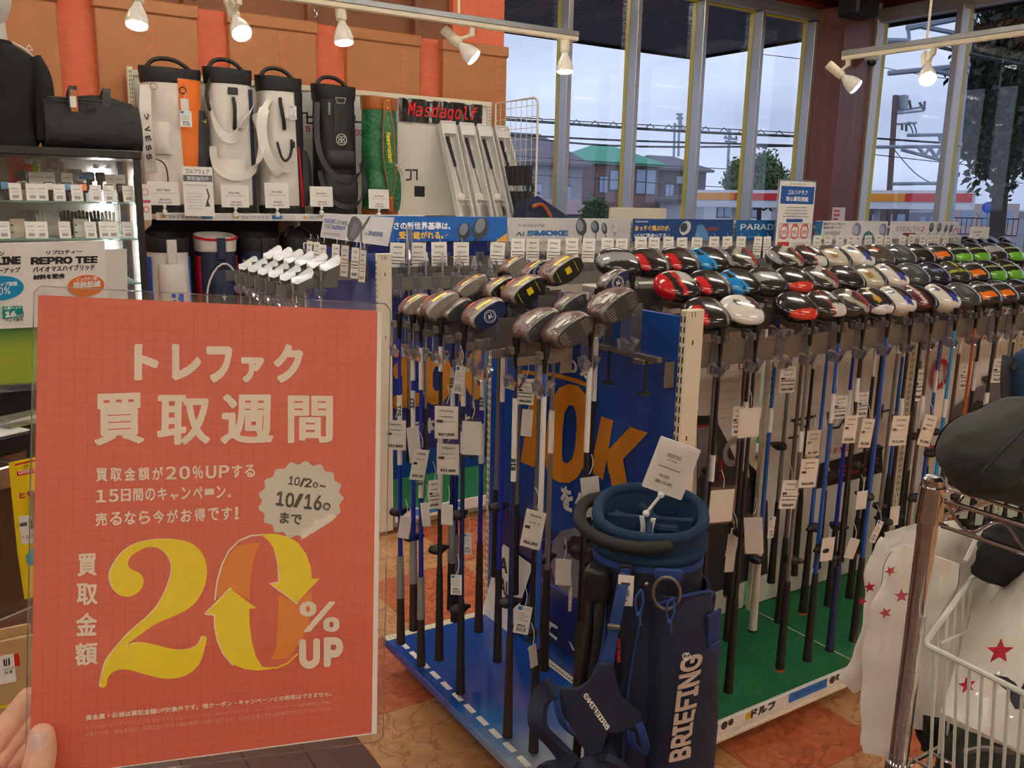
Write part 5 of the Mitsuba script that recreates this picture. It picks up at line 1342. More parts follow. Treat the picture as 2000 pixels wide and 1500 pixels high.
mat('banner_blue', (32, 96, 176), 0.35)
mat('banner_grey', mottled((176, 174, 176), (206, 204, 204), 6), 0.4)
mat('banner_navy', (24, 62, 120), 0.35)
mat('banner_teal', (26, 90, 150), 0.35)
mat('banner_white', (228, 226, 222), 0.4)
banner('blue banner with white and orange Japanese lettering and two driver heads', ((1.594,1.294), (2.427,1.413)),
       [(Polygon(((1.799,1.299),(2.1,1.297),(1.879,1.37),(1.799,1.365))), (24, 76, 156)), bf('さの新世界基準は、', (1.797,1.349), (2.1,1.386), (236, 238, 240)), bf('受け継がれる。', (1.823,1.306), (2.06,1.342), (240, 190, 70)), (Polygon(((2.072,1.327),(2.094,1.329),(2.072,1.317))), (226, 120, 60)),
        (Polygon(((2.353,1.29),(2.425,1.333),(2.426,1.29))), (226, 166, 80))] + clubpic(*(2.175,1.341), 0.10, 0.14, -25) + clubpic(*(2.268,1.356), 0.12, 0.18, -25), 'mat_banner_blue')
banner('pale grey banner with blue lettering and four pictured clubs', ((2.436,1.29), (3.242,1.41)),
       [bf('PARADYM', (2.496,1.364), (2.655,1.378), BT, 0, 'sans'), bf('Ai', (2.479,1.318), (2.531,1.338), (44, 46, 52), 1, 'sans'), bf('SMOKE', (2.548,1.318), (2.811,1.346), (44, 92, 150), 4, 'sans')] +
       clubpic(*(2.896,1.365), 0.10, 0.15, 18) + clubpic(*(2.989,1.365), 0.075, 0.11, 18) + clubpic(*(3.053,1.357), 0.05, 0.10, 18) + clubpic(*(3.121,1.363), 0.045, 0.085, 18, (206, 208, 210), (170, 172, 174)), 'mat_banner_grey')
banner('navy banner with orange over white Japanese lettering and a pictured iron', ((3.258,1.287), (4.049,1.41)),
       [bf('TaylorMade', (3.27,1.388), (3.367,1.4), (226, 228, 232), 1, 'sans'), bf('まっすぐ飛ぶのが、', (3.273,1.343), (3.536,1.375), (238, 190, 90)), bf('いいに決まってる。', (3.268,1.304), (3.523,1.331), (236, 238, 240)),
        (Polygon(((3.728,1.292),(3.75,1.375),(3.791,1.381),(3.836,1.34),(3.85,1.286))), (86, 140, 190)), (Polygon(((3.809,1.358),(3.876,1.37),(3.937,1.358),(3.912,1.346),(3.828,1.343))), (110, 60, 70))] + clubpic(*(3.653,1.36), 0.13, 0.12, 30, (206, 210, 216), (52, 60, 72)), 'mat_banner_navy')
banner('blue banner with large white capitals, partly behind the buying sign', ((4.075,1.284), (4.789,1.408)), [bf('PARADYM', (4.112,1.349), (4.545,1.384), (230, 234, 240), 1, 'sans'), bf('その飛びが、ゴルフを変える', (4.158,1.299), (4.41,1.314), (110, 160, 200), 0)], 'mat_banner_teal')
banner('white banner with two pictured irons and a blue left edge', ((4.816,1.286), (5.578,1.408)),
       [(Polygon(((4.816,1.286),(4.8,1.404),(4.881,1.405),(4.863,1.286))), (30, 96, 140)), bf('高弾道でスピンが効いて', (4.885,1.378), (5.104,1.396), (60, 62, 66), 1), bf('高強度の高いアイアン', (4.889,1.355), (5.081,1.372), (60, 62, 66), 1), (rect(*(4.905,1.312), *(5.059,1.339)), (176, 176, 174)),
        (Polygon(((5.308,1.283),(5.324,1.324),(5.365,1.345),(5.414,1.324),(5.444,1.282))), (60, 110, 104))] + clubpic(*(5.236,1.349), 0.13, 0.15, 40, (120, 130, 160), (180, 184, 200)) + clubpic(*(5.525,1.349), 0.12, 0.14, 40, (120, 130, 160), (180, 184, 200)), 'mat_banner_white')
banner('white banner with thin angular capitals and four small pictured clubs at the right end', ((5.612,1.285), (6.446,1.409)),
       [bf('STEALTH', (5.679,1.338), (5.954,1.37), (110, 104, 104), 0, 'sans'), bf('2', (5.973,1.338), (6.016,1.37), (200, 60, 70), 1, 'sans'), (rect(*(5.758,1.302), *(5.912,1.327)), (110, 40, 50)), (Point(*(6.415,1.333)).buffer(0.03).difference(Point(*(6.415,1.333)).buffer(0.022)), (214, 80, 90))] +
       clubpic(*(6.099,1.367), 0.075, 0.11, -15) + clubpic(*(6.196,1.367), 0.075, 0.11, -15) + clubpic(*(6.283,1.36), 0.05, 0.09, -15) + clubpic(*(6.349,1.36), 0.05, 0.09, -15), 'mat_banner_white')
smk = thing('banner', 'grey banner with blue lettering and a dark driver face, end of the back rack', 'banner')
ZF = frame((1.53, 3.75, 0), (0, -1, 0), (0, 0, 1))
q4 = ((-0.301,1.305),(0.455,1.303),(0.519,1.42),(-0.241,1.419))
part(smk, 'board', moved(plate(Polygon(q4), 0.004), ZF @ trimesh.transformations.translation_matrix((0, 0, -0.0042))), 'mat_banner_grey', smooth=False)


def inquad(s, a, b, c, col, bold=2, kind='sans'):
    """Lettering on the tilted banner: from a (lower left) to b (lower right) and c (upper left)."""
    return (affinity.affine_transform(fit(text(s, bold, kind, 56, 0.8), 0, 0, 1, 1), [b[0] - a[0], c[0] - a[0], b[1] - a[1], c[1] - a[1], a[0], a[1]]), col)


printed(smk, 'print', [inquad('SMOKE', (-0.244,1.374), (-0.103,1.374), (-0.236,1.394), (76, 94, 160)), inquad('DOWN', (-0.085,1.373), (0.035,1.372), (-0.078,1.391), (90, 90, 94), 1), inquad('THE', (-0.252,1.348), (-0.174,1.349), (-0.244,1.367), (90, 90, 94), 1), inquad('FAIRWAY', (-0.161,1.349), (0.016,1.349), (-0.154,1.368), (76, 94, 160)),
                       (Polygon(((0.033,1.323),(0.047,1.373),(0.094,1.41),(0.134,1.415),(0.184,1.399),(0.199,1.37),(0.159,1.333),(0.102,1.304),(0.056,1.306))), (66, 66, 72)), (Polygon(((0.068,1.325),(0.087,1.365),(0.128,1.393),(0.161,1.377),(0.148,1.341),(0.102,1.317))), (92, 92, 98)), (Polygon(((0.193,1.365),(0.281,1.419),(0.291,1.419),(0.209,1.357))), (50, 50, 54)),
                       inquad('Ai', (0.225,1.34), (0.263,1.34), (0.231,1.351), (70, 70, 76), 0), inquad('SMOKE', (0.268,1.34), (0.412,1.34), (0.274,1.358), (64, 92, 150)), inquad('抜群の安定性', (-0.254,1.319), (-0.051,1.321), (-0.253,1.331), (120, 120, 124), 0, 'cjk')], ZF)
part(smk, 'clip', cat([cbox(1.527, 1.545, y, y + 0.02, 1.26, 1.39, 0.002) for y in (3.10, 3.55)]), 'mat_clear_block', smooth=False)

# price tags in a row below the banners
PR = ['30,800', '28,600', '22,000', '38,500', '33,000', '27,500', '34,100', '30,250', '26,400', '40,700', '25,300', '31,900', '20,900', '18,700', '24,200', '19,800', '16,500', '17,600', '15,400', '29,700', '21,780', '14,300', '13,200', '12,100', '22,550', '11,000', '9,900', '10,450', '8,800', '23,100', '19,250', '7,700', '6,600', '12,650', '5,500', '14,850', '13,750']
BR = ['TaylorMade'] * 3 + ['Callaway'] * 7 + ['DUNLOP'] * 2 + ['Titleist'] * 6 + ['PRGR', 'SRIXON', 'ONOFF', 'PING'] * 5
tagspec = [((1.776,3.72,1.221,0.071,0.147),(1.882,3.72,1.22,0.074,0.149),(1.996,3.72,1.22,0.076,0.151),(2.116,3.72,1.22,0.077,0.148),(2.32,3.72,1.219,0.076,0.147),(2.441,3.72,1.238,0.072,0.144),(2.531,3.72,1.237,0.07,0.141),(2.662,3.72,1.232,0.071,0.148),(2.78,3.72,1.238,0.07,0.145),(2.889,3.72,1.232,0.071,0.152),(3.017,3.72,1.241,0.072,0.138),(3.116,3.72,1.239,0.07,0.134),(3.251,3.72,1.243,0.071,0.141),(3.349,3.72,1.242,0.069,0.137),(3.456,3.72,1.244,0.066,0.139),(3.562,3.72,1.242,0.067,0.134),(3.675,3.72,1.241,0.068,0.136),(3.815,3.72,1.245,0.066,0.138),(3.925,3.72,1.244,0.067,0.14),(4.038,3.72,1.243,0.064,0.141),(4.184,3.72,1.244,0.056,0.137),(4.271,3.72,1.243,0.053,0.138),(4.736,3.72,1.245,0.062,0.145),(4.843,3.72,1.247,0.06,0.146),(4.967,3.72,1.246,0.06,0.141),(5.079,3.72,1.245,0.065,0.143),(5.155,3.72,1.241,0.048,0.144),(5.264,3.72,1.243,0.059,0.145),(5.376,3.72,1.245,0.063,0.147),(5.485,3.72,1.244,0.063,0.141),(5.643,3.72,1.243,0.054,0.143),(5.75,3.72,1.245,0.054,0.151),(5.885,3.72,1.24,0.055,0.146),(5.973,3.72,1.239,0.048,0.147),(6.054,3.72,1.242,0.056,0.148),(6.171,3.72,1.238,0.052,0.142),(6.308,3.72,1.24,0.057,0.144))][0]
g_ = np.random.default_rng(3)
COUNT = ['first', 'second', 'third', 'fourth', 'fifth', 'sixth', 'seventh', 'eighth', 'ninth', 'tenth', '11th', '12th', '13th', '14th', '15th', '16th', '17th', '18th', '19th', '20th', '21st', '22nd', '23rd', '24th', '25th', '26th', '27th', '28th', '29th', '30th', '31st', '32nd', '33rd', '34th', '35th', '36th', '37th']
for i, (spec, pr_, br_) in enumerate(zip(tagspec, PR, BR)):
    lab = f'price card reading {pr_} yen under the banners' if i in (0, 1, 2, 4) else f'price card under the banners, {COUNT[i]} from the left'
    hang_tag(spec, lab, (-0.25, -0.97), brand=br_, model='DRIVER 10.5', price=pr_, style=1, tilt=float(g_.uniform(-3, 3)), group='price cards in a row below the banners', hang=0.02, name='price_card', sleeve=i in (1, 6))
etag = [((1.4,3.846,1.238,0.028,0.12),(1.4,3.756,1.237,0.029,0.122),(1.4,3.682,1.228,0.031,0.125),(1.4,3.534,1.238,0.035,0.125),(1.4,3.433,1.237,0.034,0.127),(1.4,3.326,1.236,0.033,0.124),(1.4,3.25,1.229,0.028,0.126))][0]
for i, spec in enumerate(etag):
    hang_tag(spec, f'pale price card over the clear holders of the back rack end, {COUNT[i]} from the left', (-0.75, -0.66), brand='TaylorMade', model='IRON 7', price='31,900', style=1, tilt=-4, group='price cards over the back rack end', hang=0.03, name='price_card', sleeve=i % 2 == 0)

# iron clubs on the back rack end and at the start of its side: silver blades above clear holders
mat('iron_silver', (186, 188, 192), 0.2, 0.9)


def iron_mesh():
    g = Polygon([(0, -0.008), (0.02, -0.014), (0.075, 0.012), (0.083, 0.03), (0.078, 0.044), (0.066, 0.046), (0.012, 0.010), (0, 0.008)]).buffer(0.003)
    m = plate(g, 0.010)
    m.vertices[:, 2] += -0.005 + 0.012 * np.clip(0.04 - m.vertices[:, 1], 0, 0.05) / 0.05 * np.sign(m.vertices[:, 2] - 0.005)
    return moved(m, np.array([[1, 0, 0, 0], [0, 0, 1, 0], [0, 1, 0, 0.02], [0, 0, 0, 1.0]]))


IRON = {'blade': mikit.ply(iron_mesh(), 'mat_iron_silver', smooth=25), 'hosel': mikit.ply(tube([(0, 0, 0.03), (0, 0, -0.035)], [0.0065, 0.006], 10), 'mat_iron_silver'), 'shaft': mikit.ply(tube([(0, 0, -0.03), (0, 0, -0.66)], [0.0046, 0.007], 8), 'mat_shaft_steel'),
        'grip': mikit.ply(lathe([(0, -0.65), (0.009, -0.65), (0.0132, -0.90), (0, -0.905)], 12), 'mat_grip')}


def iron(x, y, z, rz, label, group):
    k_ = thing('iron_club', label, 'golf club', group)
    S = at(x, y, z, rz)
    for n_ in IRON:
        put(k_, n_, IRON[n_], S)


for i in range(12):
    r_, c_ = divmod(i, 6)
    x, y, z = 1.20 + 0.12 * r_, 3.50 + 0.15 * c_, 1.14 + 0.05 * r_
    iron(x, y, z, -20, f'silver iron on the back rack end, {COUNT[c_]} from its cream post, {"outer" if r_ == 0 else "inner"} row', 'irons on the back rack end')
    put(r2, 'club_holder', HOLDER, at(x, y, z - 0.01))
for y in (3.5, 3.65, 3.8, 3.95, 4.1, 4.25):
    part(r2, 'stepped_arm', moved(plate(union_all([rect(1.14, 1.09, 1.26, 1.14), rect(1.22, 1.12, 1.40, 1.19), rect(1.36, 1.15, 1.545, 1.23)]), 0.003), frame((0, y + 0.02, 0), (1, 0, 0), (0, 0, 1))), 'mat_grey_metal')
for i in range(8):
    iron(1.74 + 0.085 * i, 3.53 - 0.012 * i * 0, 1.20 - 0.008 * i, 62, f'silver iron, {COUNT[i]} from the cream post on the back rack side', 'irons on the side of the back rack')
for i in range(4):
    club('driver', ((6.287,3.55,1.216),(6.415,3.55,1.215),(6.566,3.55,1.213),(6.779,3.55,1.21))[i], SIDE, 'black', 'black', f'black driver on the far end of the back rack, {COUNT[i]} from the left', 'drivers at the far end of the back rack', 'grip')

# things standing between the racks and the windows
ss = thing('sign_stand', 'tall white sign with a blue head about guaranteed buying, standing before the banners', 'sign')
SQ = [((4.323,3.7,1.194),(4.649,3.7,1.646))][0]
sx0, sz0, sx1, sz1 = SQ[0][0], SQ[0][2], SQ[1][0], SQ[1][2]
part(ss, 'board', cbox(sx0, sx1, 3.70, 3.706, sz0 - 0.25, sz1, 0.001), 'mat_paper', smooth=False)
part(ss, 'clear_holder', cbox(sx0 - 0.012, sx1 + 0.012, 3.707, 3.710, sz0 - 0.27, sz1 + 0.012, 0.001), 'mat_clear_block', smooth=False)
part(ss, 'pole', cbox((sx0 + sx1) / 2 - 0.02, (sx0 + sx1) / 2 + 0.02, 3.71, 3.725, 0.1, sz0, 0.002), 'mat_white_plastic')
sw, sz_ = sx1 - sx0, sz1 - sz0
sr = lambda a, b, c, d: (a * sw, b * sz_, c * sw, d * sz_)   # noqa: E731
printed(ss, 'print', [(rect(*sr(0.03, 0.70, 0.97, 0.935)), (34, 82, 160)), (fit(text('ゴルフクラブ', 2), *sr(0.22, 0.825, 0.78, 0.89)), (236, 236, 234)), (fit(text('安心買取保証', 2), *sr(0.18, 0.735, 0.82, 0.80)), (236, 236, 234)), (fit(text('NO.1 REUSE SHOP', 0, 'sans'), *sr(0.25, 0.955, 0.72, 0.975)), (130, 130, 130)),
                      (union_all([rect(*sr(0.22 - 0.03 * i, 0.645 - 0.04 * i, 0.78 + 0.03 * i, 0.662 - 0.04 * i)) for i in range(4)]), (176, 176, 176)), (rect(*sr(0.24, 0.455, 0.70, 0.50)), (40, 70, 140)), (rect(*sr(0.05, 0.245, 0.95, 0.44)).difference(rect(*sr(0.06, 0.252, 0.94, 0.433))), (150, 150, 150)),
                      (fit(text('24時間', 1), *sr(0.12, 0.395, 0.30, 0.435)), (206, 60, 60)), (fit(text('3日間', 1), *sr(0.42, 0.395, 0.56, 0.435)), (206, 60, 60)), (fit(text('10日間', 1), *sr(0.68, 0.395, 0.86, 0.435)), (206, 60, 60)),
                      (union_all([affinity.scale(Point(c * sw, 0.325 * sz_).buffer(0.045), 0.9, 1.0).difference(affinity.scale(Point(c * sw, 0.325 * sz_).buffer(0.036), 0.9, 1.0)) for c in (0.2, 0.5, 0.78)]), (206, 90, 90))] + [(fit(text(s, 1, 'sans'), *sr(c - 0.07, 0.295, c + 0.07, 0.345)), (206, 60, 60)) for s, c in (('95%', 0.2), ('90%', 0.5), ('85%', 0.78))] +
        [(rect(*sr(0.04, 0.13, 0.36, 0.19)), (190, 56, 56)), (fit(text('10日間', 1), *sr(0.10, 0.055, 0.30, 0.105)), (206, 60, 60)), (union_all([rect(*sr(0.42, 0.17 - 0.025 * i, 0.92 - 0.06 * (i % 2), 0.178 - 0.025 * i)) for i in range(6)]), (170, 170, 170))], frame((sx0, 3.6995, sz0), (1, 0, 0), (0, 0, 1)))
wbx = thing('blank_board', 'blank cream board showing above the grey banner, before the window', 'board')
part(wbx, 'board', cbox(*(3.833,4.333), 4.7, 4.73, 1.1, 1.462, 0.003), 'mat_cream_metal')
part(wbx, 'foot', cat([cbox(x, x + 0.04, 4.5, 4.9, 0, 0.04, 0.004) for x in (3.86,4.276)] + [cbox(x, x + 0.03, 4.70, 4.73, 0.03, 1.12, 0.003) for x in (3.86,4.276)]), 'mat_cream_metal')
sc = thing('small_sign', 'small white sign card standing above the drivers at the far right', 'sign')
part(sc, 'card', cbox(*(6.267,6.517), 3.6, 3.604, *(1.29,1.378), 0.001), 'mat_paper', smooth=False)
printed(sc, 'print', [(rect(0.03, 0.045, 0.13, 0.055), (170, 170, 170)), (rect(0.05, 0.025, 0.11, 0.033), (170, 170, 170))], frame((6.277,3.599,1.291), (1, 0, 0), (0, 0, 1)))
part(sc, 'stem', tube([(6.403,3.603,1.29), (6.432,3.603,1.167)], 0.005, 6), 'mat_white_plastic')


# ------------------------------------------------------------------ wall shelf with golf bags
mat('leather_white', (226, 222, 214), 0.45)
mat('leather_orange', (240, 122, 34), 0.45)
mat('nylon_black', (22, 22, 24), 0.6)
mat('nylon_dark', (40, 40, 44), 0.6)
mat('leather_red', (190, 28, 40), 0.4)
mat('nylon_navy', (26, 36, 66), 0.6)
mat('leather_tan', (164, 88, 36), 0.35)
mat('cream_vinyl', (218, 212, 194), 0.4)
mat('green_check', proc(lambda p, n, uv: mix(lc(24, 84, 52), lc(48, 122, 76), cell_rand(dr.floor(p.x * 70 + p.z * 40), dr.floor(p.z * 80 - p.x * 30), 3))), 0.5)
mat('lime', (170, 210, 50), 0.5)
mat('yonex_blue', (28, 88, 196), 0.45)

wsf = thing('wall_shelf', 'white wall shelving with a lit upper shelf and a lower bay painted shadow-dark', 'shelf')
SX0, SX1, SYF, SYB, SH = 1.03, 3.56, 5.40, 5.83, 1.372
for a, b in ((1.06, 1.90), (1.92, 2.72), (2.74, 3.52)):
    part(wsf, 'back_board', cbox(a, b, SYB, SYB + 0.012, SH, 2.18, 0.002), 'mat_board_white')
    part(wsf, 'shadowed_back', cbox(a, b, SYB, SYB + 0.012, 0.1, SH - 0.04, 0.002), 'mat_nylon_dark')  # shadow under the upper shelf put into a dark board colour
part(wsf, 'top_rail', cbox(1.03, SX1, SYB - 0.012, SYB + 0.02, 2.17, 2.205, 0.004), 'mat_cream_metal')
post(wsf, 1.03, 1.062, SYB - 0.02, SYB + 0.02, 2.22, 'y', 1.4)
post(wsf, 3.52, 3.552, SYB - 0.02, SYB + 0.02, 2.20, 'y', 1.4)
part(wsf, 'upper_shelf', cbox(SX0 + 0.03, 2.78, SYF, SYB, SH - 0.028, SH, 0.003), 'mat_cream_metal')
part(wsf, 'upper_shelf', cbox(2.79, 3.52, SYF - 0.02, SYB, SH - 0.07, SH - 0.045, 0.003), 'mat_cream_metal')
part(wsf, 'lower_shelf', cbox(SX0 + 0.03, SX1, SYF - 0.05, SYB, 0.40, 0.43, 0.003), 'mat_cream_metal')
part(wsf, 'plinth', cbox(SX0 + 0.03, SX1, SYF - 0.02, SYB, 0, 0.38, 0.003), 'mat_nylon_dark')
for x in (1.04, 1.92, 2.78, 3.53):
    part(wsf, 'bracket', moved(plate(Polygon([(0, 0), (0.40, 0), (0.40, -0.03), (0, -0.12)]), 0.006), frame((x, SYB, SH - 0.03), (0, -1, 0), (0, 0, 1))), 'mat_cream_metal')
prl = part(wsf, 'price_rail', cbox(SX0 + 0.03, 2.78, SYF - 0.012, SYF - 0.002, SH - 0.032, SH + 0.012, 0.002), 'mat_white_plastic')
printed(prl, 'print', sum([[(rect(0.02 + 0.42 * i, 0.008, 0.40 + 0.42 * i, 0.036), (222, 222, 222)), (rect(0.25 + 0.42 * i, 0.010, 0.315 + 0.42 * i, 0.034), (70, 130, 200)), (rect(0.03 + 0.42 * i, 0.014, 0.05 + 0.42 * i, 0.030), (210, 160, 60)), (fit(text('ゴルフアイテム', 1), 0.06 + 0.42 * i, 0.013, 0.23 + 0.42 * i, 0.031), (90, 92, 98))] for i in range(4)], []), frame((SX0 + 0.03, SYF - 0.0125, SH - 0.032), (1, 0, 0), (0, 0, 1)))
MBF = frame((0, SYB - 0.0006, 0), (1, 0, 0), (0, 0, 1))
printed(wsf, 'print', [(LineString(p).buffer(0.006, cap_style=2), (50, 50, 52)) for p in [((2.08,2.028),(2.133,2.032),(2.131,1.967),(2.184,1.97),(2.186,2.029)), ((2.447,2.033),(2.469,2.035),(2.468,1.995),(2.528,1.998)), ((2.122,2.005),(2.192,2.01)), ((2.849,1.689),(2.893,1.691),(2.893,1.627),(2.853,1.619)), ((2.902,1.691),(2.942,1.693),(2.942,1.621))]] +
        [(fit(text(s, 1, 'sans'), *a, *b), RD) for s, (a, b) in zip('RBO', (((2.067,1.911),(2.092,1.948)), ((2.122,1.911),(2.152,1.948)), ((2.183,1.911),(2.212,1.949))))] + [(fit(text('OO', 1, 'sans'), *(2.471,1.907), *(2.528,1.948)), RD), (rect(*(2.922,1.506), *(3.004,1.58)), (30, 30, 32))], MBF)


def bag_ring(rx, ry, n=40, sq=0.8):
    a = np.arange(n) / n * 2 * math.pi
    sg = lambda x: np.sign(x) * np.abs(x) ** sq   # noqa: E731
    return np.stack([rx * sg(np.sin(a)), -ry * sg(np.cos(a))], 1)


def bag_pt(a, z, rx, ry, off=0.0, sq=0.8):
    """Point on the bag at angle a (degrees, 0 = front, + = right), off = distance outside the skin."""
    s, c = np.sin(np.radians(a)), np.cos(np.radians(a))
    sg = lambda x: np.sign(x) * np.abs(x) ** sq   # noqa: E731
    return np.stack([(rx + off) * sg(s), -(ry + off) * sg(c), z + 0 * s], -1)


def bag_panel(rx, ry, a0, a1, z0, z1, off=0.003, bulge=0.0, a0t=None, a1t=None, n=14, m=14):
    """A panel or domed pocket sewn on the bag, between two angles and two heights (other angles at its top)."""
    a0t, a1t = a0 if a0t is None else a0t, a1 if a1t is None else a1t

    def fn(s, t):
        lo, hi = a0 + (a0t - a0) * t, a1 + (a1t - a1) * t
        b = off + bulge * (np.sin(np.pi * np.clip(s, 0, 1)) ** 0.5) * (np.sin(np.pi * np.clip(t, 0.02, 0.98)) ** 0.35)
        return bag_pt(lo + (hi - lo) * s, z0 + (z1 - z0) * t, rx, ry, b)
    return thick(sheet(fn, n, m), 0.006)


def ribbon(pts, width, axis=(1, 0, 0.0), t=0.004, n=40):
    """A flat strap along a curve; width direction stays close to axis."""
    p = spline(pts, n)
    tg = np.gradient(p, axis=0)
    tg /= np.linalg.norm(tg, axis=1, keepdims=True)
    ax = np.broadcast_to(np.asarray(axis, float), p.shape) if np.ndim(axis) == 1 else np.asarray(axis)
    w = ax - tg * (ax * tg).sum(1, keepdims=True)
    w /= np.linalg.norm(w, axis=1, keepdims=True) + 1e-9
    k = np.cross(tg, w)
    wd = np.broadcast_to(np.asarray(width, float), (n,))[:, None]
    return loft(np.stack([p + w * wd / 2 + k * t / 2, p + w * wd / 2 - k * t / 2, p - w * wd / 2 - k * t / 2, p - w * wd / 2 + k * t / 2], 1))


def golf_bag(pos, h, rx, ry, body, collar, label, rz=0, base='nylon_black', handle=True, lean=0.0, group=None):
    """Carry bag standing on its base: skin, padded collar with a dark mouth, base, arched handle."""
    t = thing('golf_bag', label, 'golf bag', group)
    M = at(*pos, rz).rotate([0, 1, 0], lean)
    rings = [np.c_[bag_ring(rx * k, ry * k), np.full(40, z * h)] for z, k in ((0.03, 0.98), (0.10, 1.0), (0.30, 1.0), (0.60, 0.98), (0.88, 0.95), (0.92, 0.95))]
    put(t, 'body', mikit.ply(loft(rings), 'mat_' + body, smooth=40), M)
    put(t, 'base', mikit.ply(loft([np.c_[bag_ring(rx * k, ry * k), np.full(40, z)] for z, k in ((0.0, 0.95), (0.012, 1.03), (0.05, 1.03), (0.06, 0.99))]), 'mat_' + base, smooth=40), M)
    dip = lambda r: 0.018 * np.cos(np.arctan2(r[:, 0], -r[:, 1]))   # noqa: E731
    cr = []
    for z, k in ((0.885, 0.97), (0.90, 1.0), (0.975, 1.03), (1.0, 1.02), (1.0, 0.90), (0.93, 0.86)):
        r = bag_ring(rx * k, ry * k)
        cr.append(np.c_[r, z * h - dip(r) * (z > 0.95)])
    put(t, 'collar', mikit.ply(loft(cr, caps=False), 'mat_' + collar, smooth=40), M)
    put(t, 'mouth', mikit.ply(loft([np.c_[bag_ring(rx * 0.87, ry * 0.87), np.full(40, z * h)] for z in (0.90, 0.94)]), 'mat_nylon_dark', smooth=False), M)
    put(t, 'divider', mikit.ply(cat([cbox(-rx * 0.8, rx * 0.8, -0.006, 0.006, 0.93 * h, 0.985 * h, 0.003), cbox(-0.006, 0.006, -ry * 0.8, ry * 0.8, 0.93 * h, 0.98 * h, 0.003)]), 'mat_' + collar, smooth=False), M)
    if handle:
        put(t, 'carry_handle', mikit.ply(tube(spline([(-rx * 0.8, 0.02, 0.98 * h), (-rx * 0.5, 0.03, 1.045 * h), (rx * 0.3, 0.03, 1.05 * h), (rx * 0.85, 0.02, 0.97 * h)], 20), 0.012, 10), 'mat_' + collar, smooth=40), M)

    def add(name, mesh, m, label=None, smooth=40):
        return put(t, name, mikit.ply(mesh, 'mat_' + m, smooth=smooth), M, label)
    return t, add, M


BH = 0.80
# bag 1: white with an orange stripe and a black side, lettered strap
b1, add, M1 = golf_bag((1.224, 5.60, SH), 0.835, 0.165, 0.13, 'leather_white', 'nylon_black', 'white golf bag with an orange stripe and a black right side, lettered strap')
add('orange_panel', bag_panel(0.165, 0.13, 5, 24, 0.05, 0.765, 0.004, 0, 2, 62), 'leather_orange')
add('side_pocket', bag_panel(0.165, 0.13, 26, 95, 0.10, 0.60, 0.004, 0.035, 46, 95), 'nylon_dark')
add('front_pocket', bag_panel(0.165, 0.13, -75, -18, 0.06, 0.31, 0.004, 0.05), 'leather_white')
add('valuables_pocket', bag_panel(0.165, 0.13, -60, -8, 0.34, 0.52, 0.004, 0.03), 'leather_white')
st = add('strap', ribbon([(-0.15, -0.08, 0.72), (-0.175, -0.16, 0.62), (-0.18, -0.185, 0.40), (-0.165, -0.165, 0.24)], 0.062, (1, -0.4, 0)), 'leather_white')
add('strap_letter', cat([moved(plate(fit(text(s, 2, 'sans'), -0.014, -0.014, 0.014, 0.014), 0.001), frame((-0.178, -0.193, z), (0.25, -0.1, -0.96), (0.93, -0.35, 0.2))) for s, z in zip('VESS', (0.47, 0.42, 0.37, 0.32))]), 'black', smooth=False)
add('strap_crest', moved(plate(LineString([(-0.012, 0.012), (0, -0.012), (0.012, 0.012), (0.004, 0.016)]).buffer(0.0022), 0.001), frame((-0.179, -0.193, 0.535), (0.9, -0.4, 0), (0, 0, 1))), 'black', smooth=False)
add('lime_mark', moved(plate(LineString([(-0.02, 0.0), (-0.005, -0.008), (0.02, -0.008), (0, -0.002), (0.018, 0.010)]).buffer(0.0025), 0.001), frame(bag_pt(50, 0.54, 0.165, 0.13, 0.030), (0.72, 0.69, 0), (0, 0, 1))), 'lime', smooth=False)
add('buckle', tube(arc((0.035, -0.142, 0.70), 0.018, 0, 360, 14), 0.003, 6), 'black')
add('ring', tube(arc((-0.12, -0.135, 0.71), 0.018, 0, 360, 14), 0.003, 6), 'chrome')
add('zip', tube(spline([bag_pt(a, z, 0.165, 0.13, 0.055) for a, z in ((-20, 0.07), (-17, 0.18), (-22, 0.29), (-48, 0.315))], 20), 0.004, 6), 'nylon_black')
# bag 2: white front, navy side, white straps looped in a V
b2, add, M2 = golf_bag((1.549, 5.58, SH), 0.86, 0.135, 0.12, 'leather_white', 'nylon_black', 'white golf bag with a navy right side and white straps looped across its front')
add('side_panel', bag_panel(0.135, 0.12, 42, 120, 0.06, 0.74, 0.004), 'nylon_navy')
add('front_pocket', bag_panel(0.135, 0.12, -62, 22, 0.07, 0.33, 0.004, 0.045), 'leather_white')
add('badge', cbox(-0.035, 0.025, -0.128, -0.118, 0.70, 0.74, 0.004), 'nylon_dark')
add('spine_handle', tube(spline([(-0.005, -0.125, 0.68), (-0.004, -0.145, 0.64), (-0.006, -0.145, 0.56), (-0.004, -0.125, 0.50)], 16), 0.011, 8), 'nylon_black')
add('strap', ribbon([(-0.125, -0.04, 0.66), (-0.128, -0.13, 0.56), (-0.085, -0.18, 0.46), (-0.04, -0.185, 0.445), (0.02, -0.175, 0.50), (0.085, -0.15, 0.60), (0.125, -0.10, 0.66)], [0.02] * 8 + list(np.linspace(0.02, 0.055, 10)) + [0.058] * 14 + list(np.linspace(0.058, 0.03, 8)), (0.4, 0, 0.9)), 'leather_white')
add('strap', ribbon([(0.13, -0.08, 0.60), (0.15, -0.14, 0.48), (0.12, -0.19, 0.34), (0.04, -0.205, 0.24), (-0.05, -0.195, 0.225), (-0.115, -0.14, 0.27), (-0.125, -0.08, 0.40)], 0.045, (0.5, 0, 0.85)), 'leather_white')
add('side_strap', tube(spline([(-0.11, -0.06, 0.80), (-0.145, -0.08, 0.70), (-0.135, -0.10, 0.60)], 14), 0.010, 8), 'nylon_black')
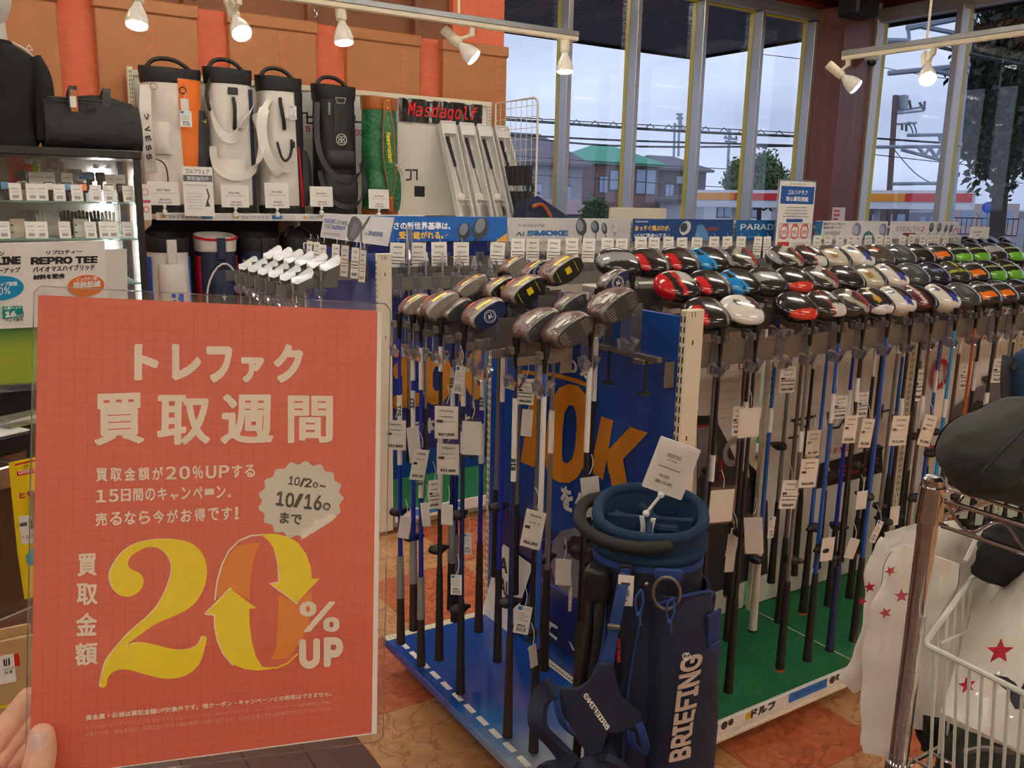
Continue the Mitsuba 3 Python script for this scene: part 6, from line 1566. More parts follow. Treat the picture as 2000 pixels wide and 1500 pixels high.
add('clip', cbox(0.0, 0.02, -0.20, -0.19, 0.49, 0.51, 0.004), 'chrome')
# bag 3: white with a red line and a black side, strap loop on the left
b3, add, M3 = golf_bag((1.86, 5.58, SH), 0.84, 0.135, 0.12, 'leather_white', 'nylon_black', 'white golf bag with a red stripe and a black right side, wide white strap')
add('side_panel', bag_panel(0.135, 0.12, 30, 120, 0.06, 0.75, 0.004, 0.0, 22, 120), 'nylon_black')
add('side_pocket', bag_panel(0.135, 0.12, 48, 118, 0.06, 0.40, 0.006, 0.045), 'nylon_dark')
add('red_stripe', bag_panel(0.135, 0.12, 36, 50, 0.05, 0.42, 0.009, 0.0, 26, 30), 'leather_red')
add('spine_handle', tube(spline([(-0.03, -0.118, 0.70), (-0.035, -0.142, 0.66), (-0.02, -0.142, 0.57), (-0.01, -0.12, 0.52)], 16), 0.011, 8), 'nylon_black')
add('strap', ribbon([(-0.09, -0.10, 0.69), (-0.15, -0.15, 0.60), (-0.165, -0.18, 0.45), (-0.13, -0.19, 0.33), (-0.06, -0.18, 0.255), (-0.01, -0.15, 0.27)], [0.035] * 6 + [0.06] * 28 + [0.04] * 6, (1, 0, 0.35)), 'leather_white')
add('webbing', tube(spline([(-0.06, -0.13, 0.44), (-0.03, -0.17, 0.33), (0.01, -0.15, 0.36), (0.03, -0.13, 0.46)], 16), 0.008, 6), 'nylon_black')
add('clip', cbox(0.02, 0.045, -0.15, -0.13, 0.41, 0.45, 0.006), 'black')
# bag 4: all black with a round white emblem
b4, add, M4 = golf_bag((2.218, 5.58, SH), 0.82, 0.135, 0.12, 'nylon_black', 'nylon_black', 'black golf bag with a round white emblem and a hanging black strap')
add('spine_panel', bag_panel(0.135, 0.12, -14, 10, 0.44, 0.74, 0.004), 'black')
add('front_pocket', bag_panel(0.135, 0.12, -55, 45, 0.07, 0.26, 0.004, 0.05), 'nylon_dark')
add('upper_pocket', bag_panel(0.135, 0.12, -42, 40, 0.30, 0.41, 0.004, 0.035), 'nylon_dark')
em = Point(0, 0).buffer(0.036).difference(Point(0, 0).buffer(0.032)).union(union_all([Point(0.011 * i, 0.011 * j).buffer(0.011).difference(Point(0.011 * i, 0.011 * j).buffer(0.0075)) for i in (-1, 1) for j in (-1, 1)]))
add('emblem', moved(plate(em, 0.001), frame((0.0, -0.1265, 0.478), (1, 0, 0), (0, 0, 1))), 'leather_white', smooth=False)
add('collar_badge', moved(plate(Polygon([(-0.035, 0.018), (0.035, 0.018), (0.024, -0.016), (-0.024, -0.016)]).difference(Polygon([(-0.032, 0.0155), (0.032, 0.0155), (0.022, -0.0135), (-0.022, -0.0135)])), 0.001), frame((0, -0.1255, 0.715), (1, 0, 0), (0, 0, 1))), 'leather_white', smooth=False)
add('strap', ribbon([(-0.13, -0.06, 0.70), (-0.16, -0.12, 0.50), (-0.14, -0.19, 0.32), (-0.02, -0.215, 0.225), (0.10, -0.19, 0.28), (0.15, -0.12, 0.36)], 0.035, (0.6, 0, 0.8)), 'nylon_dark')
add('strap', ribbon([(0.14, -0.10, 0.34), (0.13, -0.17, 0.15), (0.02, -0.21, 0.06), (-0.10, -0.19, 0.10), (-0.14, -0.10, 0.28)], 0.03, (0.6, 0, 0.8)), 'nylon_dark')
add('loop', cbox(-0.085, -0.068, -0.128, -0.116, 0.62, 0.70, 0.003), 'grey_metal')
# bag 5: green check with tan leather and cream side
b5, add, M5 = golf_bag((2.527, 5.56, SH), 0.77, 0.115, 0.11, 'green_check', 'leather_tan', 'green checked golf bag with tan leather trim and a cream right side', base='leather_tan', handle=False)
add('cream_panel', bag_panel(0.115, 0.11, 70, 150, 0.05, 0.62, 0.004, 0.02), 'cream_vinyl')
add('front_pocket', bag_panel(0.115, 0.11, -80, 60, 0.04, 0.30, 0.004, 0.045), 'green_check')
add('pocket_piping', tube(spline([bag_pt(a, z, 0.115, 0.11, 0.055) for a, z in ((32, 0.03), (38, 0.20), (30, 0.29), (12, 0.33), (0, 0.35))], 20), 0.006, 6), 'cream_vinyl')
s5 = add('strap', ribbon([(0.0, -0.125, 0.70), (-0.01, -0.15, 0.60), (-0.01, -0.165, 0.42), (-0.005, -0.17, 0.24), (0.0, -0.17, 0.12)], [0.03] * 4 + list(np.linspace(0.05, 0.075, 14)) + [0.075] * 8 + list(np.linspace(0.07, 0.02, 14)), (1, 0, 0)), 'green_check')
add('strap_edge', cat([tube(spline([(x * 0.5, -0.128, 0.69), (x * 0.95 - 0.01, -0.17, 0.52), (x - 0.01, -0.178, 0.36), (x * 0.8, -0.18, 0.24), (x * 0.25, -0.178, 0.13)], 24), 0.004, 6) for x in (-0.04, 0.04)]), 'leather_tan')
add('strap_script', moved(plate(affinity.scale(fit(text('Reawnadam', 2, 'sans'), -0.095, -0.016, 0.095, 0.016), 1, 1), 0.001), frame((-0.008, -0.1765, 0.44), (0.06, -0.05, -1), (1, 0, 0))), 'sticker_yellow', smooth=False)
add('closure_tab', cat([cbox(-0.028, 0.028, -0.135, -0.118, 0.665, 0.755, 0.006), cbox(-0.02, 0.02, -0.178, -0.172, 0.03, 0.13, 0.004)]), 'leather_tan')
add('stud', cat([moved(trimesh.creation.icosphere(1, 0.006), trimesh.transformations.translation_matrix(c)) for c in ((0, -0.137, 0.735), (0, -0.137, 0.69), (0.0, -0.18, 0.12))]), 'sticker_yellow')
# tags on bags
for spec, lab, kw in [((1.253,5.4,1.987,0.044,0.07), 'white price ticket on the orange stripe, upper of two', {}), ((1.255,5.4,1.911,0.064,0.088), 'white price ticket on the orange stripe, lower of two', dict(kind='barcode')), ((1.896,5.42,1.99,0.038,0.081), 'barcode ticket on the white bag with the red stripe', dict(kind='barcode')), ((1.858,5.43,1.997,0.028,0.081), 'dark-printed ticket beside the barcode ticket on the bag with the red stripe', {})]:
    hang_tag(spec, lab, (-0.1, -1), **kw)

# lower bay: upright bags seen only by their tops
for u_, body, collar, base_, lab in [(1.132, 'leather_white', 'nylon_black', 'yonex_blue', 'white golf bag with blue sides in the lower bay, first from the left'), (1.41, 'nylon_navy', 'leather_white', 'leather_red', 'navy golf bag with a white and red collar in the lower bay'), (1.678, 'nylon_navy', 'nylon_black', 'nylon_navy', 'dark navy golf bag in the lower bay, third from the left'), (1.944, 'nylon_dark', 'nylon_black', 'leather_red', 'dark grey golf bag in the lower bay, fourth from the left')]:
    bb, add, MM = golf_bag((u_, 5.50, 0.43), 0.82, 0.118, 0.115, body, collar, lab, handle=body == 'nylon_dark')
    add('side_panel', bag_panel(0.118, 0.115, -110, -62, 0.1, 0.70, 0.004), base_)
    add('side_panel', bag_panel(0.118, 0.115, 62, 110, 0.1, 0.70, 0.004), base_)
    if body == 'leather_white':
        add('front_pocket', bag_panel(0.118, 0.115, -34, 34, 0.25, 0.66, 0.004, 0.04), 'leather_white')
        add('collar_tab', cbox(-0.028, 0.028, -0.132, -0.115, 0.66, 0.80, 0.005), 'leather_white')
        add('emblem', moved(plate(union_all([Point(-0.022, 0.02).buffer(0.013), Point(0.02, 0.02).buffer(0.013), Point(-0.02, -0.018).buffer(0.013), Polygon([(0.0, 0.006), (0.034, 0.03), (0.034, -0.03), (0.0, 0.0)])]), 0.001), frame((0.01, -0.161, 0.46), (1, 0, 0), (0, 0, 1))), 'yonex_blue', smooth=False)
    elif collar == 'leather_white':
        add('collar_trim', tube([tuple(bag_pt(a, 0.815 - 0.018 * math.cos(math.radians(a)), 0.12, 0.118, 0.004)) for a in range(-90, 91, 10)], 0.008, 6), 'leather_red')
        add('front_pocket', bag_panel(0.118, 0.115, -26, 30, 0.2, 0.62, 0.004, 0.035), 'nylon_navy')
        add('collar_tab', cbox(-0.02, 0.03, -0.135, -0.115, 0.68, 0.81, 0.005), 'nylon_navy')
        add('piping', tube(spline([bag_pt(a, z, 0.118, 0.115, 0.04) for a, z in ((-28, 0.3), (-24, 0.56), (2, 0.66), (30, 0.56), (32, 0.3))], 20), 0.006, 6), 'leather_white')
        add('emblem', moved(plate(union_all([rect(-0.004, -0.02, 0.004, 0.02), rect(-0.013, -0.004, 0.013, 0.004)]), 0.001), frame((0.0, -0.156, 0.46), (1, 0, 0), (0, 0, 1))), 'leather_white', smooth=False)
    else:
        add('front_pocket', bag_panel(0.118, 0.115, -40, 40, 0.2, 0.60, 0.004, 0.035), 'nylon_dark' if body == 'nylon_navy' else 'grey_metal')
        add('collar_tab', cbox(-0.022, 0.022, -0.132, -0.115, 0.70, 0.80, 0.005), 'nylon_black')
        hang_tag((u_ + 0.02, 5.355, 1.08, 0.045, 0.085), f'white ticket on the {"dark navy" if body == "nylon_navy" else "dark grey"} bag in the lower bay', (-0.1, -1))

# price cards on clips along the rail
for (p, w, h), lab in zip([(((1.103,5.36,1.491),0.173,0.131),((1.504,5.36,1.484),0.163,0.131),((1.757,5.36,1.493),0.15,0.15),((2.04,5.36,1.492),0.15,0.124),((2.43,5.36,1.484),0.144,0.124))][0], ('below the white and orange bag', 'below the bag with looped straps', 'below the bag with the red stripe', 'below the black bag', 'below the green checked bag')):
    c_ = thing('price_card', 'white price card in a clip stand ' + lab, 'price card', 'price cards on the shelf rail')
    x, y, z = p
    F = frame(p, (1, 0, 0), (0, 0.05, 1))
    part(c_, 'card', moved(cbox(-w / 2, w / 2, -h / 2, h / 2, -0.0015, 0, 0.0003), F), 'mat_paper', smooth=False)
    printed(c_, 'print', [(fit(text('GOLF BAG', 1, 'sans', 32, 1.2), -w * 0.22, h * 0.10, w * 0.2, h * 0.19), (90, 90, 92)), (rect(-w * 0.35, h * 0.0, w * 0.35, h * 0.02), (170, 170, 170)), (fit(text(YEN + '24,000', 1, 'sans', 32, 1.2), -w * 0.15, -h * 0.32, w * 0.2, -h * 0.22), (90, 90, 92)), (fit(text('26,400', 1, 'sans', 32, 1.2), -w * 0.2, -h * 0.44, w * 0.24, -h * 0.35), (110, 110, 112))], F)
    part(c_, 'clip', cat([tube([(x, y, z - h / 2), (x, y + 0.005, z - h / 2 - 0.03)], 0.006, 8), cbox(x - 0.012, x + 0.012, y - 0.008, y + 0.016, z - h / 2 - 0.055, z - h / 2 - 0.025, 0.004), moved(trimesh.creation.icosphere(1, 0.010), trimesh.transformations.translation_matrix((x, y, z - h / 2 - 0.008)))]), 'mat_white_plastic')
SN = [(((1.288,5.33,1.506),0.169,0.279),((0.998,5.33,1.441),0.054,0.197))][0]
for (p, w, h), lab, L in ((SN[0], 'grey and white sign about buying golf wear, below the white and orange bag', lambda w, h: [(fit(text('ゴルフウェア', 1), -w * 0.4, h * 0.36, w * 0.4, h * 0.46), (80, 82, 86)), (rect(-w * 0.48, h * 0.20, w * 0.48, h * 0.33), (84, 90, 100)), (fit(text('買取強化中', 1), -w * 0.36, h * 0.225, w * 0.36, h * 0.305), (230, 230, 230)), (rect(-w * 0.42, h * 0.12, w * 0.3, h * 0.14), (190, 190, 190)), (LineString([(w * 0.28, h * 0.05), (w * 0.34, -h * 0.1), (w * 0.24, -h * 0.24)]).buffer(0.004), (60, 60, 64)), (Polygon([(w * 0.18, -h * 0.3), (w * 0.36, -h * 0.3), (w * 0.3, -h * 0.2)]), (70, 70, 74)), (union_all([rect(-w * 0.4, -h * 0.05 - h * 0.06 * i, w * 0.1, -h * 0.035 - h * 0.06 * i) for i in range(6)]), (200, 200, 200))]),
                          (SN[1], 'narrow white sign with red seals at the left end of the shelf', lambda w, h: [(rect(-w * 0.45, -h * 0.02, w * 0.45, h * 0.06), (206, 80, 90)), (Point(0, -h * 0.2).buffer(w * 0.32).difference(Point(0, -h * 0.2).buffer(w * 0.22)), (214, 90, 100)), (Point(0, h * 0.28).buffer(w * 0.36).difference(Point(0, h * 0.28).buffer(w * 0.28)), (214, 110, 120))])):
    c_ = thing('sign_card', lab, 'sign')
    F = frame(p, (1, 0, 0), (0, 0.04, 1))
    part(c_, 'card', moved(cbox(-w / 2, w / 2, -h / 2, h / 2, -0.002, 0, 0.0003), F), 'mat_paper', smooth=False)
    printed(c_, 'print', L(w, h), F)

# black vinyl sign and the four boxed putters
vs = thing('vinyl_sign', 'crumpled black vinyl sign with red lettering above the boxed putters', 'sign')
VQ = ((2.795,2.022),(3.472,2.007),(3.473,2.185),(2.795,2.18))
(vx0, _), (vx1, _) = VQ[0], VQ[1]
vz0, vz1 = VQ[0][1], VQ[3][1]


def vwave(v):
    o = v.copy()
    o[:, 2] += 0.006 * np.sin(v[:, 0] * 31) * np.sin(v[:, 1] * 17 + v[:, 0] * 9) + 0.003 * np.sin(v[:, 0] * 75)
    return o


VF = frame((vx0, SYB - 0.014, vz0), (1, 0, 0), (0, 0, 1))
sm_ = sheet(lambda s, t: np.stack([s * (vx1 - vx0), t * (vz1 - vz0), 0 * s], -1), 60, 16)
sm_.vertices = vwave(np.array(sm_.vertices))
part(vs, 'sheet', moved(sm_, VF), 'mat_black_gloss', smooth=True)
W_, H_ = vx1 - vx0, vz1 - vz0
lt = affinity.skew(fit(text('Masdagolf', 1, 'mono', 64, 0.8), W_ * 0.10, H_ * 0.12, W_ * 0.92, H_ * 0.86), xs=10)
printed(vs, 'print', [(lt.segmentize(0.02), (220, 40, 42))], VF, 'mat_print', warp=lambda v: vwave(v) + [0, 0, 0.004])
mat('box_white', (214, 214, 210), 0.5)
mat('foam_white', (232, 226, 214), 0.9)
PB = [(((3.02,5.76,2.027),(3.157,5.46,1.358)),((3.19,5.76,2.027),(3.313,5.46,1.359)),((3.339,5.76,2.026),(3.461,5.46,1.36)),((3.501,5.76,2.025),(3.612,5.46,1.361)))][0]
for i, (a, b) in enumerate(PB):
    a, b = np.array(a), np.array(b)
    t = thing('putter_box', f'open white box holding a putter, {COUNT[i]} from the left of four', 'box')
    h = float(np.linalg.norm(a - b))
    F = frame(b, (1, 0.0, 0), a - b)
    w = 0.116
    part(t, 'tray', moved(cat([box(-w / 2, w / 2, 0, h, -0.06, -0.055), box(-w / 2, -w / 2 + 0.006, 0, h, -0.055, 0), box(w / 2 - 0.006, w / 2, 0, h, -0.055, 0), box(-w / 2, w / 2, h - 0.006, h, -0.055, 0), box(-w / 2, w / 2, 0, 0.006, -0.055, 0), box(-w / 2 + 0.006, w / 2 - 0.006, h - 0.09, h - 0.006, -0.055, -0.004), box(-w / 2 + 0.006, w / 2 - 0.006, 0.15, 0.155, -0.055, -0.01)]), F), 'mat_box_white', smooth=False)
    part(t, 'rim', moved(plate(rect(-w / 2 - 0.004, -0.002, w / 2 + 0.004, h + 0.004).difference(rect(-w / 2 + 0.004, 0.004, w / 2 - 0.004, h - 0.006)), 0.003), F), 'mat_box_white', smooth=False)
    pt = thing('putter', f'putter with a dark grip lying in the white box, {COUNT[i]} from the left', 'putter')
    part(pt, 'grip', moved(tube([(-0.018, h - 0.11, -0.02), (0.0, h - 0.34, -0.022)], [0.014, 0.010], 10), F), 'mat_grip')
    part(pt, 'shaft', moved(tube([(0.0, h - 0.34, -0.022), (0.02, 0.10, -0.02)], 0.006, 8), F), 'mat_chrome')
    part(pt, 'head', moved(cbox(0.0, 0.05, 0.03, 0.12, -0.05, -0.02, 0.01), F), 'mat_chrome_soft')
    part(pt, 'foam_wrap', moved(trimesh.creation.icosphere(2, 0.035), F @ np.diag([1.0, 0.9, 0.5, 1]) @ trimesh.transformations.translation_matrix((-0.005, 0.20, -0.05))), 'mat_foam_white')
    part(pt, 'price_ticket', moved(cbox(-0.045, -0.01, 0.055, 0.07, -0.054, -0.05, 0.001), F), 'mat_paper', smooth=False)
mp = thing('wire_panel', 'white wire mesh panel with a rounded corner at the end of the wall shelf', 'wire panel')
WF = frame((3.60, 5.83, 0), (0, -1, 0), (0, 0, 1))
part(mp, 'frame', moved(tube([(0, 1.0, 0), (0, 2.20, 0)] + [tuple(q) for q in arc((0.50, 2.14, 0), 0.06, 90, 0, 6, (1, 0, 0), (0, 1, 0))] + [(0.56, 1.0, 0)], 0.008, 8), WF), 'mat_white_metal')
for i in range(1, 8):
    part(mp, 'wire', moved(tube([(0.07 * i, 1.0, 0), (0.07 * i, 2.195, 0)], 0.0025, 5), WF), 'mat_white_metal')
for i in range(15):
    part(mp, 'wire', moved(tube([(0, 1.1 + 0.075 * i, 0), (0.56, 1.1 + 0.075 * i, 0)], 0.0025, 5), WF), 'mat_white_metal')
cb = thing('hanging_packets', 'small dark and white packets hanging on the wire panel at its foot', 'packets', None, 'stuff')
g_ = np.random.default_rng(9)
part(cb, 'packet', cat([cbox(3.565, 3.59, y, y + 0.05, z, z + 0.14, 0.004) for y in np.arange(5.30, 5.75, 0.07) for z in (1.42, 1.60)]), 'mat_nylon_dark')
tb = thing('tote_bag', 'dark navy cloth bag with tan handles slumped before the window behind the grey banner', 'bag')
part(tb, 'body', moved(hull([(0, 0, 0), (0.5, 0, 0), (0.5, 0.2, 0), (0, 0.2, 0), (0.06, 0.05, 0.30), (0.16, 0.06, 0.33), (0.44, 0.1, 0.2), (0.05, 0.18, 0.28)]), trimesh.transformations.translation_matrix((3.453,5.2,1.2))), 'mat_nylon_navy')
part(tb, 'handle', tube(spline([np.array((3.528,5.2,1.453)), np.array((3.606,5.2,1.468)), np.array((3.689,5.2,1.383))], 12), 0.014, 8), 'mat_leather_tan')
tbl = thing('low_cabinet', 'low cream cabinet under the window behind the banners', 'cabinet')
part(tbl, 'body', cbox(3.75, 4.6, 5.15, 5.65, 0, 1.19, 0.006), 'mat_cream_metal')
part(tbl, 'top', cbox(3.73, 4.62, 5.12, 5.67, 1.188, 1.202, 0.004), 'mat_cream_metal')


# ------------------------------------------------------------------ glass showcase on the left, with mannequin and duffel bag on top
mat('case_black', (26, 26, 28), 0.35)
mat('skin_white', (216, 212, 202), 0.5)
mat('knit_black', (14, 14, 16), 0.85)
mat('canvas_black', (30, 30, 31), 0.7, bump=(proc(lambda p, n, uv: fbm(p.x * 26, p.y * 26, p.z * 26, 3)), 0.012))
mat('clear_wrap', (206, 206, 204), 0.1, coat=1.0, bump=(proc(lambda p, n, uv: voronoi(p.x * 60 + p.y * 20, p.z * 60)[0]), 0.02))
scene['mat_glass_edge'] = {'type': 'principled', 'base_color': rgb(150, 190, 180), 'roughness': 0.15, 'spec_trans': 0.5, 'eta': 1.4}
cs = thing('showcase', 'black-framed glass showcase full of small golf accessories', 'showcase')
KX0, KX1, KY0, KY1, KZ = -0.45, 0.775, 4.20, 4.66, 1.672
for x in (KX0, KX1 - 0.03):
    for y in (KY0, KY1 - 0.03):
        part(cs, 'post', cbox(x, x + 0.03, y, y + 0.03, 0.06, KZ - 0.03, 0.003), 'mat_case_black')
part(cs, 'top', cbox(KX0 - 0.005, KX1 + 0.005, KY0 - 0.006, KY1, KZ - 0.035, KZ, 0.004), 'mat_case_black')
part(cs, 'base', cbox(KX0, KX1, KY0, KY1, 0, 0.62, 0.004), 'mat_case_black')
part(cs, 'back', cbox(KX0 + 0.03, KX1 - 0.03, KY1 - 0.012, KY1 - 0.006, 0.62, KZ - 0.035, 0.001), 'mat_grey_metal')
part(cs, 'pane', sheet(lambda s, t: np.stack([KX0 + 0.03 + s * (KX1 - KX0 - 0.06), s * 0 + KY0 + 0.006, 0.62 + t * (KZ - 0.655)], -1), 2, 2), 'mat_pane', smooth=False)
part(cs, 'pane', sheet(lambda s, t: np.stack([s * 0 + KX1 - 0.006, KY0 + 0.03 + s * (KY1 - KY0 - 0.06), 0.62 + t * (KZ - 0.655)], -1), 2, 2), 'mat_pane', smooth=False)
for z in (1.452, 1.295, 1.10, 0.85):
    part(cs, 'shelf', cbox(KX0 + 0.03, KX1 - 0.03, KY0 + 0.02, KY1 - 0.02, z - 0.008, z, 0.001), 'mat_glass_edge', smooth=False)
part(cs, 'riser', cbox(KX0 + 0.05, 0.66, 4.42, 4.60, 1.452, 1.502, 0.003), 'mat_clear_block')
for x in (0.655, 0.70):
    lp_ = thing('showcase_lamp', f'upright fluorescent tube at the right end inside the showcase, {"left" if x < 0.68 else "right"} of two', 'lamp')
    scene[numbered(lp_ + '__tube')] = mikit.ply(tube([(x, 4.60, 0.70), (x, 4.60, 1.60)], 0.012, 10), 'mat_lamp', smooth=30, emitter=area(1.0, 0.98, 0.94, 7.0))
    part(lp_, 'cap', cat([tube([(x, 4.60, z), (x, 4.60, z + 0.02)], 0.015, 10) for z in (0.68, 1.60)]), 'mat_white_plastic')
g_ = np.random.default_rng(21)


def case_card(u_, z, y, i):
    t = thing('price_card', f'small white price card in the showcase, {COUNT[i]} of its kind from the upper left', 'price card', 'price cards in the showcase')
    F = frame((u_, y, z + 0.036), (1, 0, 0), (g_.uniform(-0.2, 0.2), 0.25, 1))
    part(t, 'card', moved(cbox(-0.023, 0.023, -0.036, 0.036, -0.001, 0, 0.0002), F), 'mat_paper', smooth=False)
    printed(t, 'print', [(rect(-0.016, 0.012, 0.012, 0.016), (170, 170, 176)), (rect(-0.012, -0.004, 0.014, -0.001), (190, 190, 196)), (rect(-0.012, -0.028, 0.012, -0.014), (150, 150, 156))], F)


def watch(u_, z, y, i, strap, dial):
    t = thing('golf_watch', f'small golf watch or range finder on the showcase shelf, {COUNT[i]} from the left', 'watch', 'watches in the showcase')
    F = frame((u_, y, z + 0.035), (1, 0, 0), (0, 0.3, 1))
    part(t, 'strap', moved(tube([tuple(q) for q in arc((0, -0.008, -0.012), 0.027, 0, 350, 16, (0, 1, 0), (0, 0, 1))], 0.009, 6), F), 'mat_' + strap)
    part(t, 'case', moved(cbox(-0.021, 0.021, -0.004, 0.040, 0.012, 0.024, 0.008), F), 'mat_' + strap)
    part(t, 'dial', moved(cbox(-0.015, 0.015, 0.004, 0.034, 0.0242, 0.0255, 0.001), F), 'mat_' + dial)


mat('dial_blue', (90, 150, 190), 0.2)
mat('cream_soft', (214, 200, 176), 0.5)
CX = (0.288,0.35,0.386,0.452,0.52,0.594,0.646,0.725)
for i, u_ in enumerate(CX):
    case_card(u_, 1.452, 4.25, i)
for i, u_ in enumerate((0.379,0.403,0.435,0.507,0.686,0.723)):
    case_card(u_, 1.502, 4.43, 8 + i)
for i, u_ in enumerate((0.234,0.335,0.374,0.462,0.564,0.655,0.714,0.62)):
    case_card(u_, 1.295, 4.26, 14 + i)
for i, (u_, s_, d_) in enumerate(zip((0.255,0.319,0.419,0.487,0.549,0.654,0.704), ('nylon_dark', 'cream_soft', 'black', 'black', 'nylon_black', 'cream_soft', 'black'), ('dial_blue', 'black', 'white_plastic', 'dial_blue', 'leather_orange', 'black', 'black'))):
    watch(u_, 1.452, 4.30, i, s_, d_)
for i, (u_, s_, d_) in enumerate(zip((0.332,0.573,0.603,0.648), ('nylon_dark', 'white_plastic', 'nylon_dark', 'black'), ('black', 'dial_blue', 'dial_blue', 'black'))):
    watch(u_, 1.502, 4.48, 7 + i, s_, d_)


def packet(name, label, u_, z, y, w, h, m, group=None, cat_='packet'):
    t = thing(name, label, cat_, group)
    gg = np.random.default_rng(int(abs(u_ * 1000)) + 3)

    def fn(s, q):
        b = np.sin(np.pi * s) * np.sin(np.pi * q)
        return np.stack([u_ + (s - 0.5) * w * (1 + 0.1 * np.sin(q * 6 + u_ * 9)), y - 0.02 * b - 0.006 * np.sin(9 * s + 7 * q), z + q * h], -1)
    part(t, 'body', thick(sheet(fn, 14, 14), 0.012), 'mat_' + m, smooth=50)
    return t


mat('pouch_red', (168, 26, 32), 0.5)
mat('ball_lime', (170, 226, 70), 0.35)
mat('ball_red', (226, 74, 40), 0.35)
packet('pouch', 'dark red pouch hanging at the upper left in the showcase', 0.313, 1.52, 4.50, 0.055, 0.13, 'pouch_red', cat_='pouch')
for nm, u_, z, m, lab in (('practice_ball', 0.364, 1.585, 'ball_red', 'red-orange practice ball packet in the showcase'), ('practice_ball', 0.397, 1.59, 'ball_lime', 'lime green practice ball packet in the showcase')):
    t = thing(nm, lab, 'ball')
    part(t, 'ball', moved(trimesh.creation.icosphere(3, 0.024), trimesh.transformations.translation_matrix((u_, 4.52, z))), 'mat_' + m)
    part(t, 'hang_tab', cbox(u_ - 0.008, u_ + 0.008, 4.53, 4.534, z + 0.02, KZ - 0.036, 0.001), 'mat_clear_block', smooth=False)
for i, (u_, z, w, h) in enumerate([(0.453, 1.502, 0.085, 0.14), (0.528, 1.502, 0.10, 0.09)]):
    packet('clear_packet', f'crumpled clear plastic packet in the showcase, {"left" if i == 0 else "right"} one', u_, z, 4.47, w, h, 'clear_wrap', None)
for i, (u_, m) in enumerate(zip((0.355,0.399,0.44,0.495,0.556,0.619,0.667), ('grey_metal', 'leather_white', 'leather_white', 'nylon_dark', 'nylon_black', 'nylon_dark', 'leather_white'))):
    gl = thing('golf_glove', f'{"white" if "white" in m else "dark"} golf glove or pouch on the lower showcase shelf, {COUNT[i]} from the left', 'glove', 'gloves on the lower showcase shelf')
    gm = union_all([Polygon([(-0.026, 0), (0.026, 0), (0.03, 0.05), (0.024, 0.07), (-0.026, 0.07)])] + [LineString([(-0.02 + 0.0135 * k, 0.06), (-0.024 + 0.016 * k, 0.112 - 0.006 * abs(k - 1.5))]).buffer(0.0062) for k in range(4)] + [LineString([(0.022, 0.03), (0.045, 0.062)]).buffer(0.007)])
    part(gl, 'body', moved(plate(gm, 0.012), frame((u_, 4.44, 1.297), (1, 0, 0), (0, 0.3, 1))), 'mat_' + m)
for i, u_ in enumerate((0.29,0.363,0.534,0.616)):
    bx = thing('accessory_box', f'small boxed accessory on the lower showcase shelf, {COUNT[i]} from the left', 'box', 'boxes on the lower showcase shelf')
    part(bx, 'carton', cbox(u_ - 0.028, u_ + 0.028, 4.31, 4.35, 1.295, 1.375 - 0.01 * (i % 2), 0.002), 'mat_' + ('cream_soft', 'nylon_dark', 'leather_white', 'grey_metal')[i])
    part(bx, 'dots', cat([cbox(u_ - 0.025, u_ - 0.018, 4.309, 4.3105, z, z + 0.007, 0.001) for z in (1.315, 1.345)]), 'mat_black', smooth=False)

mn = thing('mannequin', 'white mannequin torso in a black sweater and dark cap on the showcase', 'mannequin')
mx, my = 0.275, 4.42
el = lambda z, rx, ry, dx=0.0, n=40: np.stack([mx + dx + 0.84 * rx * np.cos(np.arange(n) * 2 * math.pi / n), my + ry * np.sin(np.arange(n) * 2 * math.pi / n), np.full(n, z)], 1)   # noqa: E731
fold = lambda z, rx, ry, k: el(z, rx, ry) + np.stack([0.006 * np.sin(np.arange(40) * 0.9 + k * 1.7), 0.006 * np.cos(np.arange(40) * 1.1 + k), np.zeros(40)], 1)   # noqa: E731
part(mn, 'sweater', loft([fold(1.675, 0.150, 0.105, 0), fold(1.70, 0.158, 0.11, 1), fold(1.80, 0.155, 0.11, 2), fold(1.90, 0.160, 0.112, 3), el(1.96, 0.172, 0.11), el(2.01, 0.178, 0.10), el(2.045, 0.165, 0.088), el(2.075, 0.115, 0.075), el(2.09, 0.075, 0.066)]), 'mat_knit_black')
part(mn, 'collar', tube(el(2.092, 0.068, 0.060), 0.010, 8, closed=True), 'mat_knit_black')
part(mn, 'sleeve', tube(spline([(mx + 0.122, my, 2.03), (mx + 0.152, my - 0.01, 1.97), (mx + 0.16, my - 0.03, 1.85), (mx + 0.15, my - 0.05, 1.70)], 16), list(np.linspace(0.052, 0.036, 16)), 14), 'mat_knit_black')
part(mn, 'sleeve', tube(spline([(mx - 0.122, my, 2.03), (mx - 0.152, my - 0.01, 1.97), (mx - 0.19, my - 0.03, 1.86), (mx - 0.18, my - 0.05, 1.70)], 16), list(np.linspace(0.052, 0.036, 16)), 14), 'mat_knit_black')
part(mn, 'shoulder_piping', tube(spline([(mx + 0.06, my - 0.02, 2.098), (mx + 0.10, my - 0.01, 2.082), (mx + 0.135, my, 2.055), (mx + 0.16, my, 2.01)], 14), 0.004, 6), 'mat_white_plastic')
part(mn, 'chest_emblem', moved(plate(Polygon([(-0.015, -0.010), (0.015, -0.010), (0, 0.015)]).difference(Polygon([(-0.009, -0.0065), (0.009, -0.0065), (0, 0.008)])), 0.001), frame((0.391,4.31,2.071), (1, 0.12, 0), (0, 0, 1))), 'mat_paper', smooth=False)
head = trimesh.creation.icosphere(3, 1.0)
hv = np.array(head.vertices)
hv = hv * [0.072, 0.092, 0.118]
hv[:, 1] -= 0.018 * np.exp(-((hv[:, 2] + 0.01) / 0.025) ** 2) * (hv[:, 1] < -0.05) * np.exp(-(hv[:, 0] / 0.018) ** 2)
